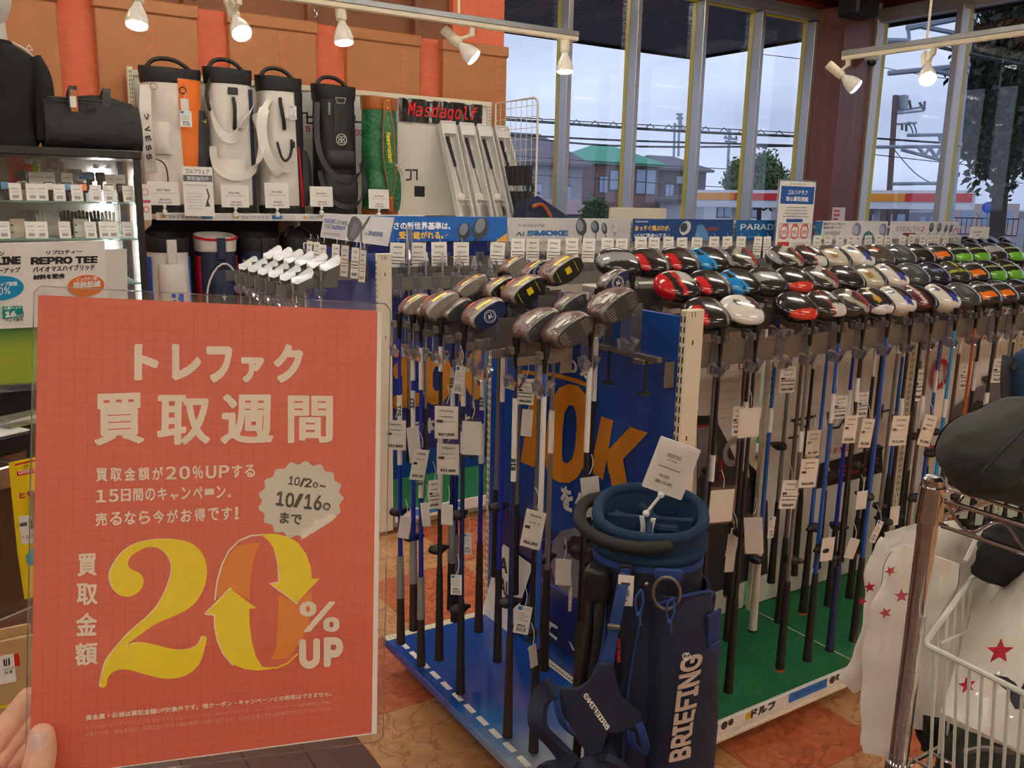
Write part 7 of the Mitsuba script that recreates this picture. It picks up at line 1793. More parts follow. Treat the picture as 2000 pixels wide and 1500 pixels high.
hv[:, 0] *= 1 - 0.22 * np.clip(-hv[:, 2] / 0.118, 0, 1)
head.vertices = hv + [mx + 0.004, my - 0.012, 2.265]
part(mn, 'head', head, 'mat_skin_white', smooth=60)
part(mn, 'neck', loft([el(2.05, 0.068, 0.062), el(2.11, 0.058, 0.054), el(2.20, 0.052, 0.052)]), 'mat_skin_white')
part(mn, 'cap', moved(lathe([(0.082, 0.0), (0.088, 0.006), (0.085, 0.05), (0.062, 0.095), (0.0, 0.11)], 24), trimesh.transformations.translation_matrix((mx + 0.002, my - 0.008, 2.275))), 'mat_nylon_dark')
part(mn, 'cap_peak', thick(sheet(lambda s, t: np.stack([mx + 0.002 + (s - 0.5) * 0.15, my - 0.06 - t * 0.075 * np.sin(np.pi * (0.1 + 0.8 * s)), 2.285 - 0.018 * t + 0.012 * np.sin(np.pi * s)], -1), 12, 6), 0.004), 'mat_nylon_dark')

df = thing('duffel_bag', 'large black boston bag with two straps and a tan leather tag on the showcase', 'bag')
DX0, DX1 = 0.426, 0.81
dc_, dw = (DX0 + DX1) / 2, (DX1 - DX0) / 2
rings = []
for k in range(17):
    s = -1 + k / 8
    e = (1 - abs(s) ** 6) ** 0.3 * 0.06 + 0.94
    a = np.arange(36) / 36 * 2 * math.pi
    yy = 0.125 * e * np.sign(np.cos(a)) * np.abs(np.cos(a)) ** 0.5
    top = 0.225 + 0.012 * math.sin(3 * s + 1) - 0.03 * max(0, s - 0.4)
    zz = np.where(np.sin(a) > 0, top * 0.5 + top * 0.5 * np.abs(np.sin(a)) ** 0.5, 0.5 * top - 0.5 * top * np.abs(np.sin(a)) ** 0.6)
    rings.append(np.stack([np.full(36, dc_ + s * dw) - 0.03 * (zz - 0.1) * s * 0.6, 4.42 + yy * (1 - 0.35 * np.clip((zz - 0.1) / 0.14, 0, 1)), KZ + 0.001 + zz], 1))
part(df, 'body', loft(rings), 'mat_canvas_black', smooth=45)
for i in range(3):
    part(df, 'stripe_band', ribbon([(DX0 + 0.02, 4.335, KZ + 0.187 + 0.013 * i), (dc_, 4.331, KZ + 0.185 + 0.0125 * i), (DX1 - 0.03, 4.335, KZ + 0.180 + 0.012 * i)], 0.006, (0, 0, 1), 0.004), 'mat_nylon_dark')
for u_ in (0.539,0.674):
    part(df, 'strap', ribbon([(u_, 4.322, KZ + 0.16), (u_, 4.335, KZ + 0.215), (u_ + 0.01, 4.36, KZ + 0.258), (u_ + 0.015, 4.42, KZ + 0.262), (u_ + 0.01, 4.48, KZ + 0.23)], 0.032, (1, 0, 0), 0.006), 'mat_nylon_dark')
part(df, 'end_pocket', thick(sheet(lambda s, t: np.stack([DX1 - 0.035 + 0.05 * np.sin(np.pi * s) ** 0.5, 4.325 + 0.15 * s, KZ + 0.01 + 0.13 * t], -1), 10, 8), 0.008), 'mat_nylon_dark')
part(df, 'label', cbox(*(0.588,0.624), 4.288, 4.294, *(1.839,1.856), 0.002), 'mat_nylon_black')
lt_ = part(df, 'leather_tag', cbox(*(0.526,0.554), 4.276, 4.281, *(1.824,1.914), 0.003), 'mat_leather_tan')
put(lt_, 'ticket', mikit.ply(cbox(*(0.523,0.547), 4.272, 4.275, *(1.842,1.888), 0.001), 'mat_paper', smooth=False))

# ------------------------------------------------------------------ counter at the lower left with the tee display and hanging packets
mat('wood_counter', wood((66, 44, 30), (104, 74, 52), 30, 1.5), 0.45)
mat('green_lime', proc(lambda p, n, uv: mix(lc(150, 170, 50), lc(20, 122, 76), smoothstep(1.085, 1.185, p.z))), 0.5)
mat('pack_yellow', (232, 206, 26), 0.4)
mat('kraft', (180, 148, 104), 0.7)
LO, LX = (0.101,2.121,0), (0.866,0.5,0)
LN = (LX[1], -LX[0], 0)
LF = frame(LO, LX, (0, 0, 1))          # local x along the counter, y up, z towards the viewer
ct = thing('counter', 'wooden counter with a grey top and black edge at the left', 'counter')
CT = ((-0.034,0.983),(0.038,0.982),(-0.038,0.943),(0.037,0.943))
ztop = CT[0][1]
part(ct, 'carcass', moved(cbox(-0.6, 0.03, 0, ztop - 0.045, -0.45, -0.01, 0.004), LF), 'mat_wood_counter')
part(ct, 'edge', moved(cbox(-0.6, 0.035, ztop - 0.045, ztop - 0.004, -0.46, 0.0, 0.004), LF), 'mat_case_black')
part(ct, 'top', moved(cbox(-0.6, 0.035, ztop - 0.004, ztop, -0.46, 0.0, 0.001), LF), 'mat_box_white')
for v_ in (0.885,0.55):
    part(ct, 'hook_rail', moved(cbox(-0.6, 0.03, v_ - 0.02, v_ + 0.03, -0.008, 0.006, 0.003), LF), 'mat_chrome_soft')
ac = thing('acrylic_stand', 'clear acrylic stand on the counter', 'stand')
AQ = ((0.005,0.985),(0.046,0.988),(-0.024,1.078),(0.055,1.079))
part(ac, 'lip', moved(cbox(AQ[0][0], AQ[0][0] + 0.10, ztop, ztop + 0.020, -0.09, -0.03, 0.006), LF), 'mat_clear_block')
part(ac, 'upright', moved(cbox(-0.5, 0.035, ztop + 0.10, ztop + 0.115, -0.30, -0.24, 0.002), LF), 'mat_clear_block')
part(ac, 'leg', moved(cat([cbox(x, x + 0.012, ztop, ztop + 0.10, -0.28, -0.26, 0.002) for x in (-0.3, -0.1, 0.01)]), LF), 'mat_clear_block')
kc = thing('key_chains', 'tangle of dark key chains and charms behind the acrylic stand', 'key chains', None, 'stuff')
g_ = np.random.default_rng(31)
part(kc, 'chain', moved(cat([tube(spline([(x, ztop + 0.095, -0.25 - 0.1 * k), (x + g_.uniform(-.02, .02), ztop + 0.05, -0.24 - 0.1 * k), (x + g_.uniform(-.03, .03), ztop + 0.006, -0.22 - 0.1 * k)], 8), 0.004, 5) for x in np.linspace(-0.18, 0.03, 9) for k in range(3)]), LF), 'mat_nylon_dark')
part(kc, 'charm', moved(cat([moved(trimesh.creation.icosphere(1, 0.009), trimesh.transformations.translation_matrix((x, ztop + 0.02, -0.21))) for x in np.linspace(-0.16, 0.03, 7)]), LF), 'mat_chrome_soft')
bk = thing('backdrop', 'black panel behind the acrylic stand on the counter', 'panel')
part(bk, 'panel', moved(cbox(-0.6, 0.03, ztop, ztop + 0.12, -0.455, -0.445, 0.002), LF), 'mat_case_black')

TQ = ((-0.023,1.056),(0.288,1.125),(0.307,1.365),(0.009,1.368),(0.299,1.124),(0.385,1.114),(0.396,1.338))
TO = (0.119,2.511,0)
TFm = frame(TO, LX, (0, 0, 1))
td = thing('tee_display', 'white card display with printed lettering above a green stand', 'display')
LL = ((0.084,1.306),(0.281,1.306),(0.086,1.332))
part(td, 'card', moved(plate(Polygon(((-0.16,1.169),(0.077,1.151),(0.3,1.135),(0.308,1.365),(-0.138,1.37))), 0.006), TFm @ trimesh.transformations.translation_matrix((0, 0, -0.006))), 'mat_paper', smooth=False)
part(td, 'rear_card', moved(plate(Polygon(((0.061,1.072),(0.382,1.039),(0.398,1.338),(0.087,1.343))), 0.006), TFm @ trimesh.transformations.translation_matrix((0, 0, -0.03))), 'mat_paper_blank', smooth=False)
part(td, 'green_stand', moved(plate(Polygon(((-0.175,1.032),(0.076,1.005),(0.292,0.981),(0.3,1.135),(0.077,1.149),(-0.161,1.164))), 0.05), TFm @ trimesh.transformations.translation_matrix((0, 0, -0.07))), 'mat_green_lime', smooth=False)
part(td, 'tray', moved(plate(Polygon(((-0.177,1.016),(0.291,0.961),(0.292,0.981),(-0.175,1.032))), 0.10), TFm @ trimesh.transformations.translation_matrix((0, 0, -0.10))), 'mat_clear_block', smooth=False)
part(td, 'foot', moved(cbox(-0.25, 0.20, 0.9, 0.994, -0.10, -0.02, 0.004), TFm), 'mat_case_black')


def q3(s, a, b, c, col, bold=2, kind='cjk'):
    return (affinity.affine_transform(fit(text(s, bold, kind, 56, 0.7), 0, 0, 1, 1), [b[0] - a[0], c[0] - a[0], b[1] - a[1], c[1] - a[1], a[0], a[1]]), col)


INK = (36, 30, 44)
printed(td, 'print', [q3('REPRO TEE', *((0.084,1.311),(0.28,1.305),(0.086,1.33)), (28, 26, 26), 4, 'sans'), q3('リプロティー', *((0.129,1.334),(0.234,1.333),(0.13,1.345)), (40, 36, 36)), q3('バイオマスハイブリッド', *((0.088,1.291),(0.269,1.288),(0.089,1.306)), INK), q3('材料を配合', *((0.086,1.272),(0.177,1.271),(0.087,1.285)), INK, 3),
                      q3('LINE', *((-0.007,1.315),(0.057,1.314),(-0.005,1.335)), (28, 26, 26), 4, 'sans'), q3('ン', *((0.002,1.337),(0.016,1.336),(0.003,1.349)), (40, 36, 36)), q3('ーアップ', *((-0.004,1.295),(0.053,1.294),(-0.002,1.308)), INK),
                      (affinity.scale(Point((0,1.258)).buffer(1), 0.059, 0.030), (20, 136, 184)), q3('ップ面積', *((-0.002,1.262),(0.042,1.261),(-0.001,1.273)), (236, 236, 236)), q3('0%', *((-0.009,1.242),(0.021,1.242),(-0.007,1.26)), (236, 236, 236), 1, 'sans'),
                      (affinity.scale(Point((0.238,1.246)).buffer(1), 0.056, 0.029), (226, 118, 40)), q3('インパクト時', *((0.207,1.259),(0.272,1.259),(0.208,1.27)), (238, 236, 232)), q3('抵抗低減', *((0.196,1.241),(0.281,1.24),(0.198,1.259)), (238, 236, 232), 3),
                      (Polygon(((-0.005,1.182),(0.051,1.182),(0.049,1.21),(-0.003,1.213))), (0, 134, 124)), q3('大型ヘッド', *((-0.001,1.204),(0.046,1.202),(0,1.212)), (236, 240, 238)), q3('16', *((0.001,1.185),(0.03,1.184),(0.002,1.2)), (240, 242, 240), 5, 'sans'), q3('mm', *((0.03,1.182),(0.047,1.183),(0.031,1.188)), (200, 220, 216), 1, 'sans'), q3('ヘッド直径', *((0.001,1.173),(0.047,1.172),(0.002,1.182)), (40, 60, 60), 1)], TFm, z0=0.0006)

PKs = [(((-0.017,0.949),(0.016,0.647)),)][0]
PO_ = (0.095,2.009,0)
PF1 = frame(PO_, LX, (0, 0, 1))
yp = thing('tee_packet', 'yellow tee packet with red print hanging on the counter front', 'packet')
YP = ((-0.018,0.949),(0.045,0.946),(0.02,0.646),(-0.013,0.65),(-0.018,0.754))
part(yp, 'card', moved(plate(Polygon(YP).buffer(0.002), 0.003), PF1), 'mat_pack_yellow')
printed(yp, 'print', [(Polygon(((-0.008,0.942),(0.045,0.94),(0.045,0.944),(-0.009,0.946))), (190, 40, 34)), (Polygon(((-0.006,0.919),(0.042,0.915),(0.043,0.925),(-0.007,0.929))), (196, 36, 40)), q3('Golf-it', *((-0.004,0.922),(0.037,0.918),(-0.003,0.93)), (236, 226, 216), 2, 'sans'), q3('ヒモ見', *((-0.007,0.869),(0.043,0.864),(-0.005,0.884)), (190, 40, 80), 3), (Polygon(((-0.012,0.772),(0.031,0.762),(0.035,0.823),(-0.013,0.834))), (236, 234, 228)),
                      q3('T-312', *((-0.011,0.782),(0.014,0.778),(-0.01,0.789)), (50, 50, 50), 1, 'sans'), (Polygon(((-0.012,0.811),(0.003,0.808),(0.004,0.816),(-0.011,0.818))), (80, 80, 84)), (Polygon(((0.007,0.8),(0.009,0.799),(0.011,0.819),(0.009,0.82))), (50, 50, 52)), (Polygon(((0.011,0.799),(0.016,0.798),(0.018,0.818),(0.013,0.818))), (50, 50, 52)), (Polygon(((-0.006,0.744),(0.012,0.757),(0.018,0.729),(0.006,0.717),(-0.005,0.726))), (60, 160, 190))], PF1, z0=0.0034)
part(yp, 'blister', moved(cbox(YP[0][0] + 0.03, YP[0][0] + 0.10, YP[2][1] + 0.06, YP[0][1] - 0.07, 0.003, 0.02, 0.008), PF1), 'mat_clear_block')
part(yp, 'hook', moved(tube([(YP[0][0] + 0.03, YP[0][1] - 0.012, -0.09), (YP[0][0] + 0.03, YP[0][1] - 0.012, 0.012)], 0.003, 6), PF1), 'mat_chrome')
PO2 = (0.082,1.73,0)
PF2 = frame(PO2, LX, (0, 0, 1))
for i, (dz, lab) in enumerate(((0.0, 'kraft paper packet with a white barcode label hanging on the counter, in front'), (-0.02, 'kraft paper packet hanging behind the one with the barcode label'))):
    kp = thing('kraft_packet', lab, 'packet')
    KP = Polygon(((-0.117,0.566),(-0.008,0.541),(0.002,0.691),(-0.102,0.715))) if i == 0 else Polygon(((-0.115,0.585),(-0.006,0.556),(0.001,0.706),(-0.1,0.73)))
    part(kp, 'pouch', moved(plate(KP.buffer(0.002), 0.008), PF2 @ trimesh.transformations.translation_matrix((0, 0, dz))), 'mat_kraft')
    printed(kp, 'print', [(Polygon(((-0.054,0.652),(-0.038,0.649),(-0.039,0.674),(-0.053,0.677))), (190, 40, 36)), (Polygon(((-0.114,0.597),(-0.031,0.567),(-0.03,0.573),(-0.114,0.603))), (214, 196, 30))], PF2 @ trimesh.transformations.translation_matrix((0, 0, dz + 0.008)))
    if i == 0:
        lb_ = part(kp, 'label_sticker', moved(plate(Polygon(((-0.101,0.638),(-0.049,0.623),(-0.049,0.678),(-0.095,0.69))), 0.001), PF2 @ trimesh.transformations.translation_matrix((0, 0, 0.0085))), 'mat_paper', smooth=False)
        printed(lb_, 'print', [(union_all([Polygon(q) for q in [((-0.069,0.663),(-0.066,0.662),(-0.066,0.676),(-0.069,0.676)), ((-0.065,0.661),(-0.063,0.661),(-0.062,0.675),(-0.064,0.675)), ((-0.061,0.66),(-0.058,0.66),(-0.057,0.674),(-0.06,0.674))]]), (40, 40, 42)), q3('レバック', *((-0.069,0.653),(-0.052,0.65),(-0.069,0.659)), (60, 60, 62), 1), q3('91 未', *((-0.07,0.647),(-0.055,0.643),(-0.069,0.653)), (60, 60, 62), 1)], PF2 @ trimesh.transformations.translation_matrix((0, 0, 0.0098)))

# ------------------------------------------------------------------ navy stand bag in front of the end rack
nyl = proc(lambda p, n, uv: noise(p.x * 420, p.y * 420, p.z * 420))
mat('navy', (30, 36, 60), 0.75, bump=(nyl, 0.0012))
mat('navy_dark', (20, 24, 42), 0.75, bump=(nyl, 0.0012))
mat('fleece', (18, 46, 76), 0.9, bump=(nyl, 0.002))
mat('trim_blue', (24, 56, 118), 0.7)
mat('webbing_blue', (22, 44, 104), 0.7)
mat('print_cream', (206, 190, 180), 0.6)
mat('cord_blue', (36, 72, 136), 0.7)
gb, add, GM = golf_bag((1.2, 1.3, 0.0), 0.87, 0.112, 0.105, 'navy', 'fleece', 'navy nylon golf bag with cream lettering standing before the end rack', rz=-42.7, base='black', handle=False)
BR_ = (0.112, 0.105)
add('trim_band', bag_panel(*BR_, -118, 118, 0.775, 0.79, 0.004, 0.0, n=40, m=3), 'trim_blue')
add('upper_band', bag_panel(*BR_, -116, 116, 0.70, 0.776, 0.003, 0.0, n=40, m=4), 'navy_dark')
add('rim_roll', tube([tuple(bag_pt(a, 0.865 - 0.018 * math.cos(math.radians(a)), 0.110, 0.103, 0.0)) for a in range(0, 360, 10)], 0.012, 10, closed=True), 'fleece')
add('rim_roll', tube([tuple(bag_pt(a, 0.815 - 0.016 * math.cos(math.radians(a)), 0.108, 0.102, 0.004)) for a in range(-100, 110, 10)], 0.011, 10), 'fleece')
add('grab_handle', tube(spline([bag_pt(a, z, 0.118, 0.112, o) for a, z, o in ((-118, 0.868, 0.0), (-95, 0.868, 0.020), (-62, 0.852, 0.030), (-25, 0.838, 0.022), (2, 0.836, 0.012), (16, 0.838, 0.0))], 30), 0.0135, 12), 'black_rubber', 'thick black moulded grab handle')
add('divider_bar', cat([tube(spline([(-0.075, 0.03, 0.845), (-0.01, 0.0, 0.835), (0.06, -0.03, 0.842)], 10), 0.010, 8), tube(spline([(-0.02, 0.08, 0.848), (0.03, 0.02, 0.836), (0.09, 0.02, 0.846)], 10), 0.010, 8)]), 'fleece')
# big front pocket on the right and its lettering
BGP = lambda pts: [(x, z) for x, z in pts]   # noqa: E731
add('front_pocket', bag_panel(*BR_, 8, 112, 0.10, 0.735, 0.004, 0.060, 4, 92, n=26, m=22), 'navy')
add('pocket_piping', tube(spline([bag_pt(a, z, *BR_, 0.030) for a, z in ((4, 0.72), (30, 0.742), (60, 0.735), (86, 0.69), (99, 0.58), (103, 0.40), (103, 0.15))], 40), 0.0035, 8), 'trim_blue')
add('pocket_zip', tube(spline([bag_pt(a, z, *BR_, o) for a, z, o in ((-4, 0.70, 0.03), (-9, 0.55, 0.042), (-10, 0.40, 0.048), (-10, 0.2, 0.048))], 24), 0.0035, 8), 'navy_dark')
add('seam', tube(spline([bag_pt(a, z, *BR_, o) for a, z, o in ((-1, 0.705, 0.03), (-5, 0.55, 0.046), (-6, 0.40, 0.052), (-6, 0.2, 0.052))], 24), 0.002, 6), 'trim_blue')
wb_ = add('webbing_panel', bag_panel(*BR_, 62, 92, 0.12, 0.70, 0.052, 0.0, 46, 66, n=8, m=14), 'webbing_blue')
for k in range(9):
    z = 0.17 + 0.058 * k
    s = (z - 0.12) / 0.58
    a0, a1 = 62 + (46 - 62) * s, 92 + (66 - 92) * s
    add('webbing_stitch', tube([tuple(bag_pt(a0 + (a1 - a0) * q, z - 0.004 * q, *BR_, 0.0535)) for q in np.linspace(0, 1, 6)], 0.0012, 5), 'cord_blue')
WL = ((0.072,0.349),(0.108,0.354),(0.082,0.635),(0.114,0.638))


def on_pocket(x, z):
    """Depth of the pocket skin in front of the bag axis at local x (towards the viewer is -y)."""
    s = np.clip((x + 0.02) / 0.16, 0, 1)
    return -(0.105 + 0.052) * np.sqrt(np.clip(1 - (np.abs(x) / 0.175) ** 2.6, 0.02, 1)) - 0.004


def letters_on(name, s, quad, m, d=0.0025, bold=3):
    """Lettering laid over the pocket, reading upwards: quad = lower left, lower right, upper left as (x, z)."""
    a, b, c = (np.array(q) for q in quad)
    g = fit(text(s, bold, 'sans', 64, 0.7), 0, 0, 1, 1).segmentize(0.05)
    v, f = flat(g, 0.0)
    xz = a + v[:, :1] * (c - a) + (1 - v[:, 1:2]) * (b - a) if False else a + v[:, :1] * (c - a) + v[:, 1:2] * (b - a)
    P = np.c_[xz[:, 0], on_pocket(xz[:, 0], xz[:, 1]) - d, xz[:, 1]]
    return add(name, trimesh.Trimesh(P, f, process=False), m, smooth=False)


LQ = ((0.108,0.399),(0.065,0.393),(0.119,0.631),(0.081,0.629))
letters_on('brand_lettering', 'BRIEFING', (LQ[0], LQ[1], LQ[2]), 'print_cream')
RQ = ((0.09,0.621),(0.082,0.62),(0.091,0.636))
letters_on('brand_lettering', 'R', RQ, 'paper', bold=2)
add('trademark_ring', tube([(x_ + 0.0075 * math.cos(a), on_pocket(x_, 0) - 0.003, z_ + 0.0075 * math.sin(a)) for a in np.linspace(0, 6.28, 14) for x_, z_ in [(0.086,0.627)]], 0.0009, 5, closed=True), 'paper')
RG = ((0.04,0.755),(0.023,0.778),(-0.009,0.747),(0.052,0.737))
add('ring', tube([(RG[0][0] + 0.026 * math.cos(a), -0.148 - 0.006 * math.sin(a), RG[0][1] + 0.036 * math.sin(a)) for a in np.linspace(0, 6.28, 26)[:-1]], 0.0036, 8, closed=True), 'grey_metal', 'grey oval ring')
add('webbing_tab', cbox(RG[0][0] - 0.025, RG[0][0] + 0.03, -0.150, -0.140, RG[0][1] + 0.025, RG[0][1] + 0.05, 0.004), 'trim_blue')
for x, z in (RG[2], RG[3]):
    add('cord_pull', cat([tube(spline([(x, -0.150, z + 0.012), (x - 0.010, -0.154, z - 0.01), (x - 0.003, -0.154, z - 0.036), (x + 0.005, -0.154, z - 0.012), (x, -0.150, z + 0.012)], 20), 0.0022, 6), moved(trimesh.creation.icosphere(1, 0.006), trimesh.transformations.translation_matrix((x - 0.003, -0.154, z - 0.038))), tube(spline([(x - 0.002, -0.154, z - 0.04), (x + 0.004, -0.155, z - 0.062)], 6), 0.002, 6)]), 'cord_blue')
TG = ((-0.035,0.755),(-0.055,0.781),(-0.024,0.716))
gt = thing('price_tag', 'white barcode tag hanging below the buckle of the navy golf bag', 'price tag')
put(gt, 'card', mikit.ply(cbox(TG[1][0], TG[2][0], -0.140, -0.1385, TG[2][1], TG[1][1], 0.0005), 'mat_paper', smooth=False), GM)
printed(gt, 'print', [(union_all([rect(0.008 + 0.002 * i, 0.020, 0.008 + 0.002 * i + 0.001, 0.034) for i in range(8)]), (60, 60, 62)), (rect(0.006, 0.044, 0.024, 0.05), (70, 70, 72)), (rect(0.006, 0.010, 0.02, 0.014), (120, 120, 122))], frame((TG[1][0], -0.1402, TG[2][1]), (1, 0, 0), (0, 0, 1)), to_world=GM)
add('buckle_slot', cbox(*(-0.054,-0.026), -0.120, -0.110, *(0.774,0.795), 0.004), 'black')
add('strap_bar', cbox(*(-0.052,-0.03), -0.124, -0.118, *(0.778,0.787), 0.002), 'trim_blue')
add('rivet', moved(trimesh.creation.icosphere(2, 0.006), trimesh.transformations.translation_matrix((0.0, -0.106, 0.752))), 'chrome_soft')
SP = ((-0.042,0.78),(-0.049,0.738),(-0.057,0.681),(-0.064,0.624),(-0.072,0.566),(-0.08,0.547))
add('shoulder_strap', ribbon([(x, y, z) for (x, z), y in zip(SP, (-0.125, -0.150, -0.158, -0.162, -0.172, -0.178))], 0.022, (1, 0, 0), 0.003), 'trim_blue')
add('buckle', cat([cbox(SP[2][0] - 0.014, SP[2][0] + 0.012, -0.168, -0.158, SP[2][1] - 0.006, SP[2][1] + 0.006, 0.003)]), 'grey_metal')
add('side_label', cbox(*(-0.05,-0.044), -0.150, -0.146, *(0.605,0.66), 0.001), 'black')
letters_on('red_lettering', 'BRIEFING', ((-0.048,0.606),(-0.042,0.607),(-0.05,0.657)), 'leather_red', 0.006)
# harness pad with its second lettering
HP = Polygon(((-0.165,0.539),(-0.122,0.541),(-0.099,0.562),(-0.079,0.602),(-0.059,0.604),(-0.051,0.566),(-0.038,0.533),(0.001,0.503),(-0.002,0.481),(-0.045,0.466),(-0.063,0.464),(-0.072,0.419),(-0.09,0.408),(-0.113,0.431),(-0.136,0.473),(-0.161,0.502))).buffer(0.004)
HF = frame((0, -0.182, 0), (1, 0, 0), (0, 0.0, 1))
add('harness_pad', moved(plate(HP, 0.012), HF @ trimesh.transformations.translation_matrix((0, 0, -0.012))), 'navy')
hq = ((-0.112,0.535),(-0.105,0.544),(-0.062,0.465))
lh = affinity.affine_transform(fit(text('BRIEFING', 3, 'sans', 64, 0.7), 0, 0, 1, 1), [hq[0][0] - hq[2][0], hq[1][0] - hq[0][0], hq[0][1] - hq[2][1], hq[1][1] - hq[0][1], hq[2][0], hq[2][1]])
add('harness_lettering', moved(plate(lh, 0.0008), HF), 'paper', 'white lettering on the harness pad', smooth=False)
for k, (pts, w) in enumerate(((((-0.173,0.548),(-0.196,0.516),(-0.199,0.47),(-0.178,0.432),(-0.146,0.396),(-0.122,0.38)), 0.040), (((-0.043,0.414),(-0.09,0.384),(-0.145,0.364),(-0.18,0.335),(-0.198,0.285),(-0.204,0.209)), 0.055), (((-0.169,0.547),(-0.159,0.508),(-0.144,0.463),(-0.124,0.442)), 0.016), (((0.001,0.491),(0.015,0.458),(0.011,0.424),(-0.007,0.443),(-0.013,0.475)), 0.018), (((-0.069,0.411),(-0.042,0.393),(-0.018,0.336),(-0.008,0.24)), 0.05))):
    add('harness_strap', ribbon([(x, -0.185 + 0.012 * math.sin(2.2 * i + k), z) for i, (x, z) in enumerate(pts)], w, (0.8, -0.5, 0.3), 0.014 if w > 0.03 else 0.004), 'navy' if w > 0.03 else 'trim_blue')
add('leg', tube(spline([(-0.105, -0.05, 0.76), (-0.118, -0.10, 0.55), (-0.128, -0.12, 0.2), (-0.13, -0.12, 0.03)], 14), 0.009, 8), 'black')
add('leg', tube(spline([(-0.085, -0.09, 0.76), (-0.095, -0.128, 0.55), (-0.10, -0.14, 0.2), (-0.10, -0.14, 0.03)], 14), 0.009, 8), 'black')
add('leg_pivot', cbox(-0.125, -0.07, -0.115, -0.055, 0.70, 0.775, 0.01), 'black')
add('spine_pad', bag_panel(*BR_, -70, -45, 0.40, 0.70, 0.006, 0.012), 'nylon_dark')
add('back_strap', ribbon([(-0.09, -0.08, 0.70), (-0.085, -0.13, 0.58), (-0.08, -0.15, 0.46), (-0.10, -0.16, 0.36)], 0.024, (1, 0, 0), 0.003), 'trim_blue')
add('dark_body_pocket', bag_panel(*BR_, -60, -4, 0.10, 0.36, 0.004, 0.03), 'navy_dark')  # low domed pocket in the darker navy

# price sign clipped to the rim of the bag
CP = [((1.187,1.293,0.836),(1.184,1.295,0.867),(1.205,1.276,0.91),(1.217,1.264,0.968))][0]
ps = thing('clip_sign', 'tilted white price sign on a clip fixed to the rim of the navy golf bag', 'price sign')
cA = np.array(CP[3])
right = np.array((0.735,-0.678,0))
SFm = frame(cA, right, (0, 0, 1)) @ trimesh.transformations.rotation_matrix(math.radians(-17), [0, 0, 1])
part(ps, 'holder', moved(plate(rect(-0.040, -0.054, 0.040, 0.054).buffer(0.003), 0.004), SFm @ trimesh.transformations.translation_matrix((0, 0, -0.004))), 'mat_white_plastic', smooth=False)
part(ps, 'card', moved(plate(rect(-0.036, -0.050, 0.036, 0.050), 0.0008), SFm), 'mat_paper', smooth=False)
printed(ps, 'print', [(fit(text('BRIEFING', 1, 'sans', 40, 1), -0.017, 0.022, 0.012, 0.030), (110, 110, 116)), (rect(-0.014, 0.015, 0.008, 0.017), (170, 170, 174)), (rect(-0.030, 0.006, 0.026, 0.0066), (180, 180, 184)), (rect(-0.026, -0.002, 0.02, 0.0005), (150, 150, 154)), (fit(text(YEN + '33,000', 1, 'sans', 40, 1), -0.018, -0.024, 0.004, -0.017), (120, 120, 126)), (fit(text('(税込 36,300)', 1, 'cjk', 40, 1), -0.022, -0.038, 0.014, -0.029), (120, 120, 126))], SFm, z0=0.0012)
part(ps, 'cover', moved(plate(rect(-0.037, -0.051, 0.037, 0.051), 0.0004), SFm @ trimesh.transformations.translation_matrix((0, 0, 0.003))), 'mat_film', smooth=False)
part(ps, 'arm', tube([np.array(CP[1]), np.array(CP[2])], 0.0035, 8), 'mat_white_plastic')
for i_ in (1, 2):
    part(ps, 'joint', moved(trimesh.creation.icosphere(2, 0.0075), trimesh.transformations.translation_matrix(CP[i_])), 'mat_white_plastic')
part(ps, 'neck', tube([np.array(CP[2]), (SFm @ [0, -0.055, -0.002, 1])[:3]], 0.004, 8), 'mat_white_plastic')
c1 = np.array(CP[0])
for s in (-1, 1):
    part(ps, 'clip_jaw', moved(plate(Polygon([(-0.006, -0.02), (0.006, -0.02), (0.004, 0.0), (0.008, 0.022), (-0.002, 0.022), (-0.006, 0.002)]), 0.008), frame(c1 + right * 0.009 * s, right * s, (0.12 * s * right[0], 0.12 * s * right[1], 1))), 'mat_white_plastic')
# ------------------------------------------------------------------ chrome wire rack at the right with clothes in plastic, a wire basket and a black bag
cr = thing('wire_rack', 'chrome wire shelving rack with wavy side trusses at the right edge', 'rack')
RPX, RPY = 1.012, 0.588
for x, y in ((RPX, RPY), (RPX + 0.43, RPY), (RPX, RPY - 1.15), (RPX + 0.43, RPY - 1.15)):
    part(cr, 'post', tube([(x, y, 0.0), (x, y, 1.168)], 0.0122, 20), 'mat_chrome')
    part(cr, 'post_groove', cat([tube([(x, y, z), (x, y, z + 0.0012)], 0.01245, 20) for z in np.arange(0.05, 1.15, 0.0254)]), 'mat_chrome_soft')
    part(cr, 'cap', moved(lathe([(0, 0.006), (0.009, 0.005), (0.0125, 0.001), (0.0125, -0.004), (0, -0.004)], 20), trimesh.transformations.translation_matrix((x, y, 1.170))), 'mat_chrome_soft')
    for z in (1.12, 0.735, 0.30):
        part(cr, 'collar', tube([(x, y, z - 0.004), (x, y, z + 0.042)], [0.0172, 0.0152], 24), 'mat_chrome')


def truss(p, q):
    p, q = np.array(p, float), np.array(q, float)
    u = (q - p) / np.linalg.norm(q - p)
    L = float(np.linalg.norm(q - p))
    part(cr, 'edge_rod', tube([p + u * 0.018 + [0, 0, 0.028], q - u * 0.018 + [0, 0, 0.028]], 0.0032, 8), 'mat_chrome')
    part(cr, 'edge_rod', tube([p + u * 0.018 - [0, 0, 0.004], q - u * 0.018 - [0, 0, 0.004]], 0.0032, 8), 'mat_chrome')
    n = max(4, int(L / 0.034))
    pts = [p + u * (0.022 + (L - 0.044) * i / n) + [0, 0, 0.024 if i % 2 == 0 else 0.0] for i in range(n + 1)]
    part(cr, 'zigzag_wire', tube(spline(pts, n * 5), 0.0020, 6), 'mat_chrome')


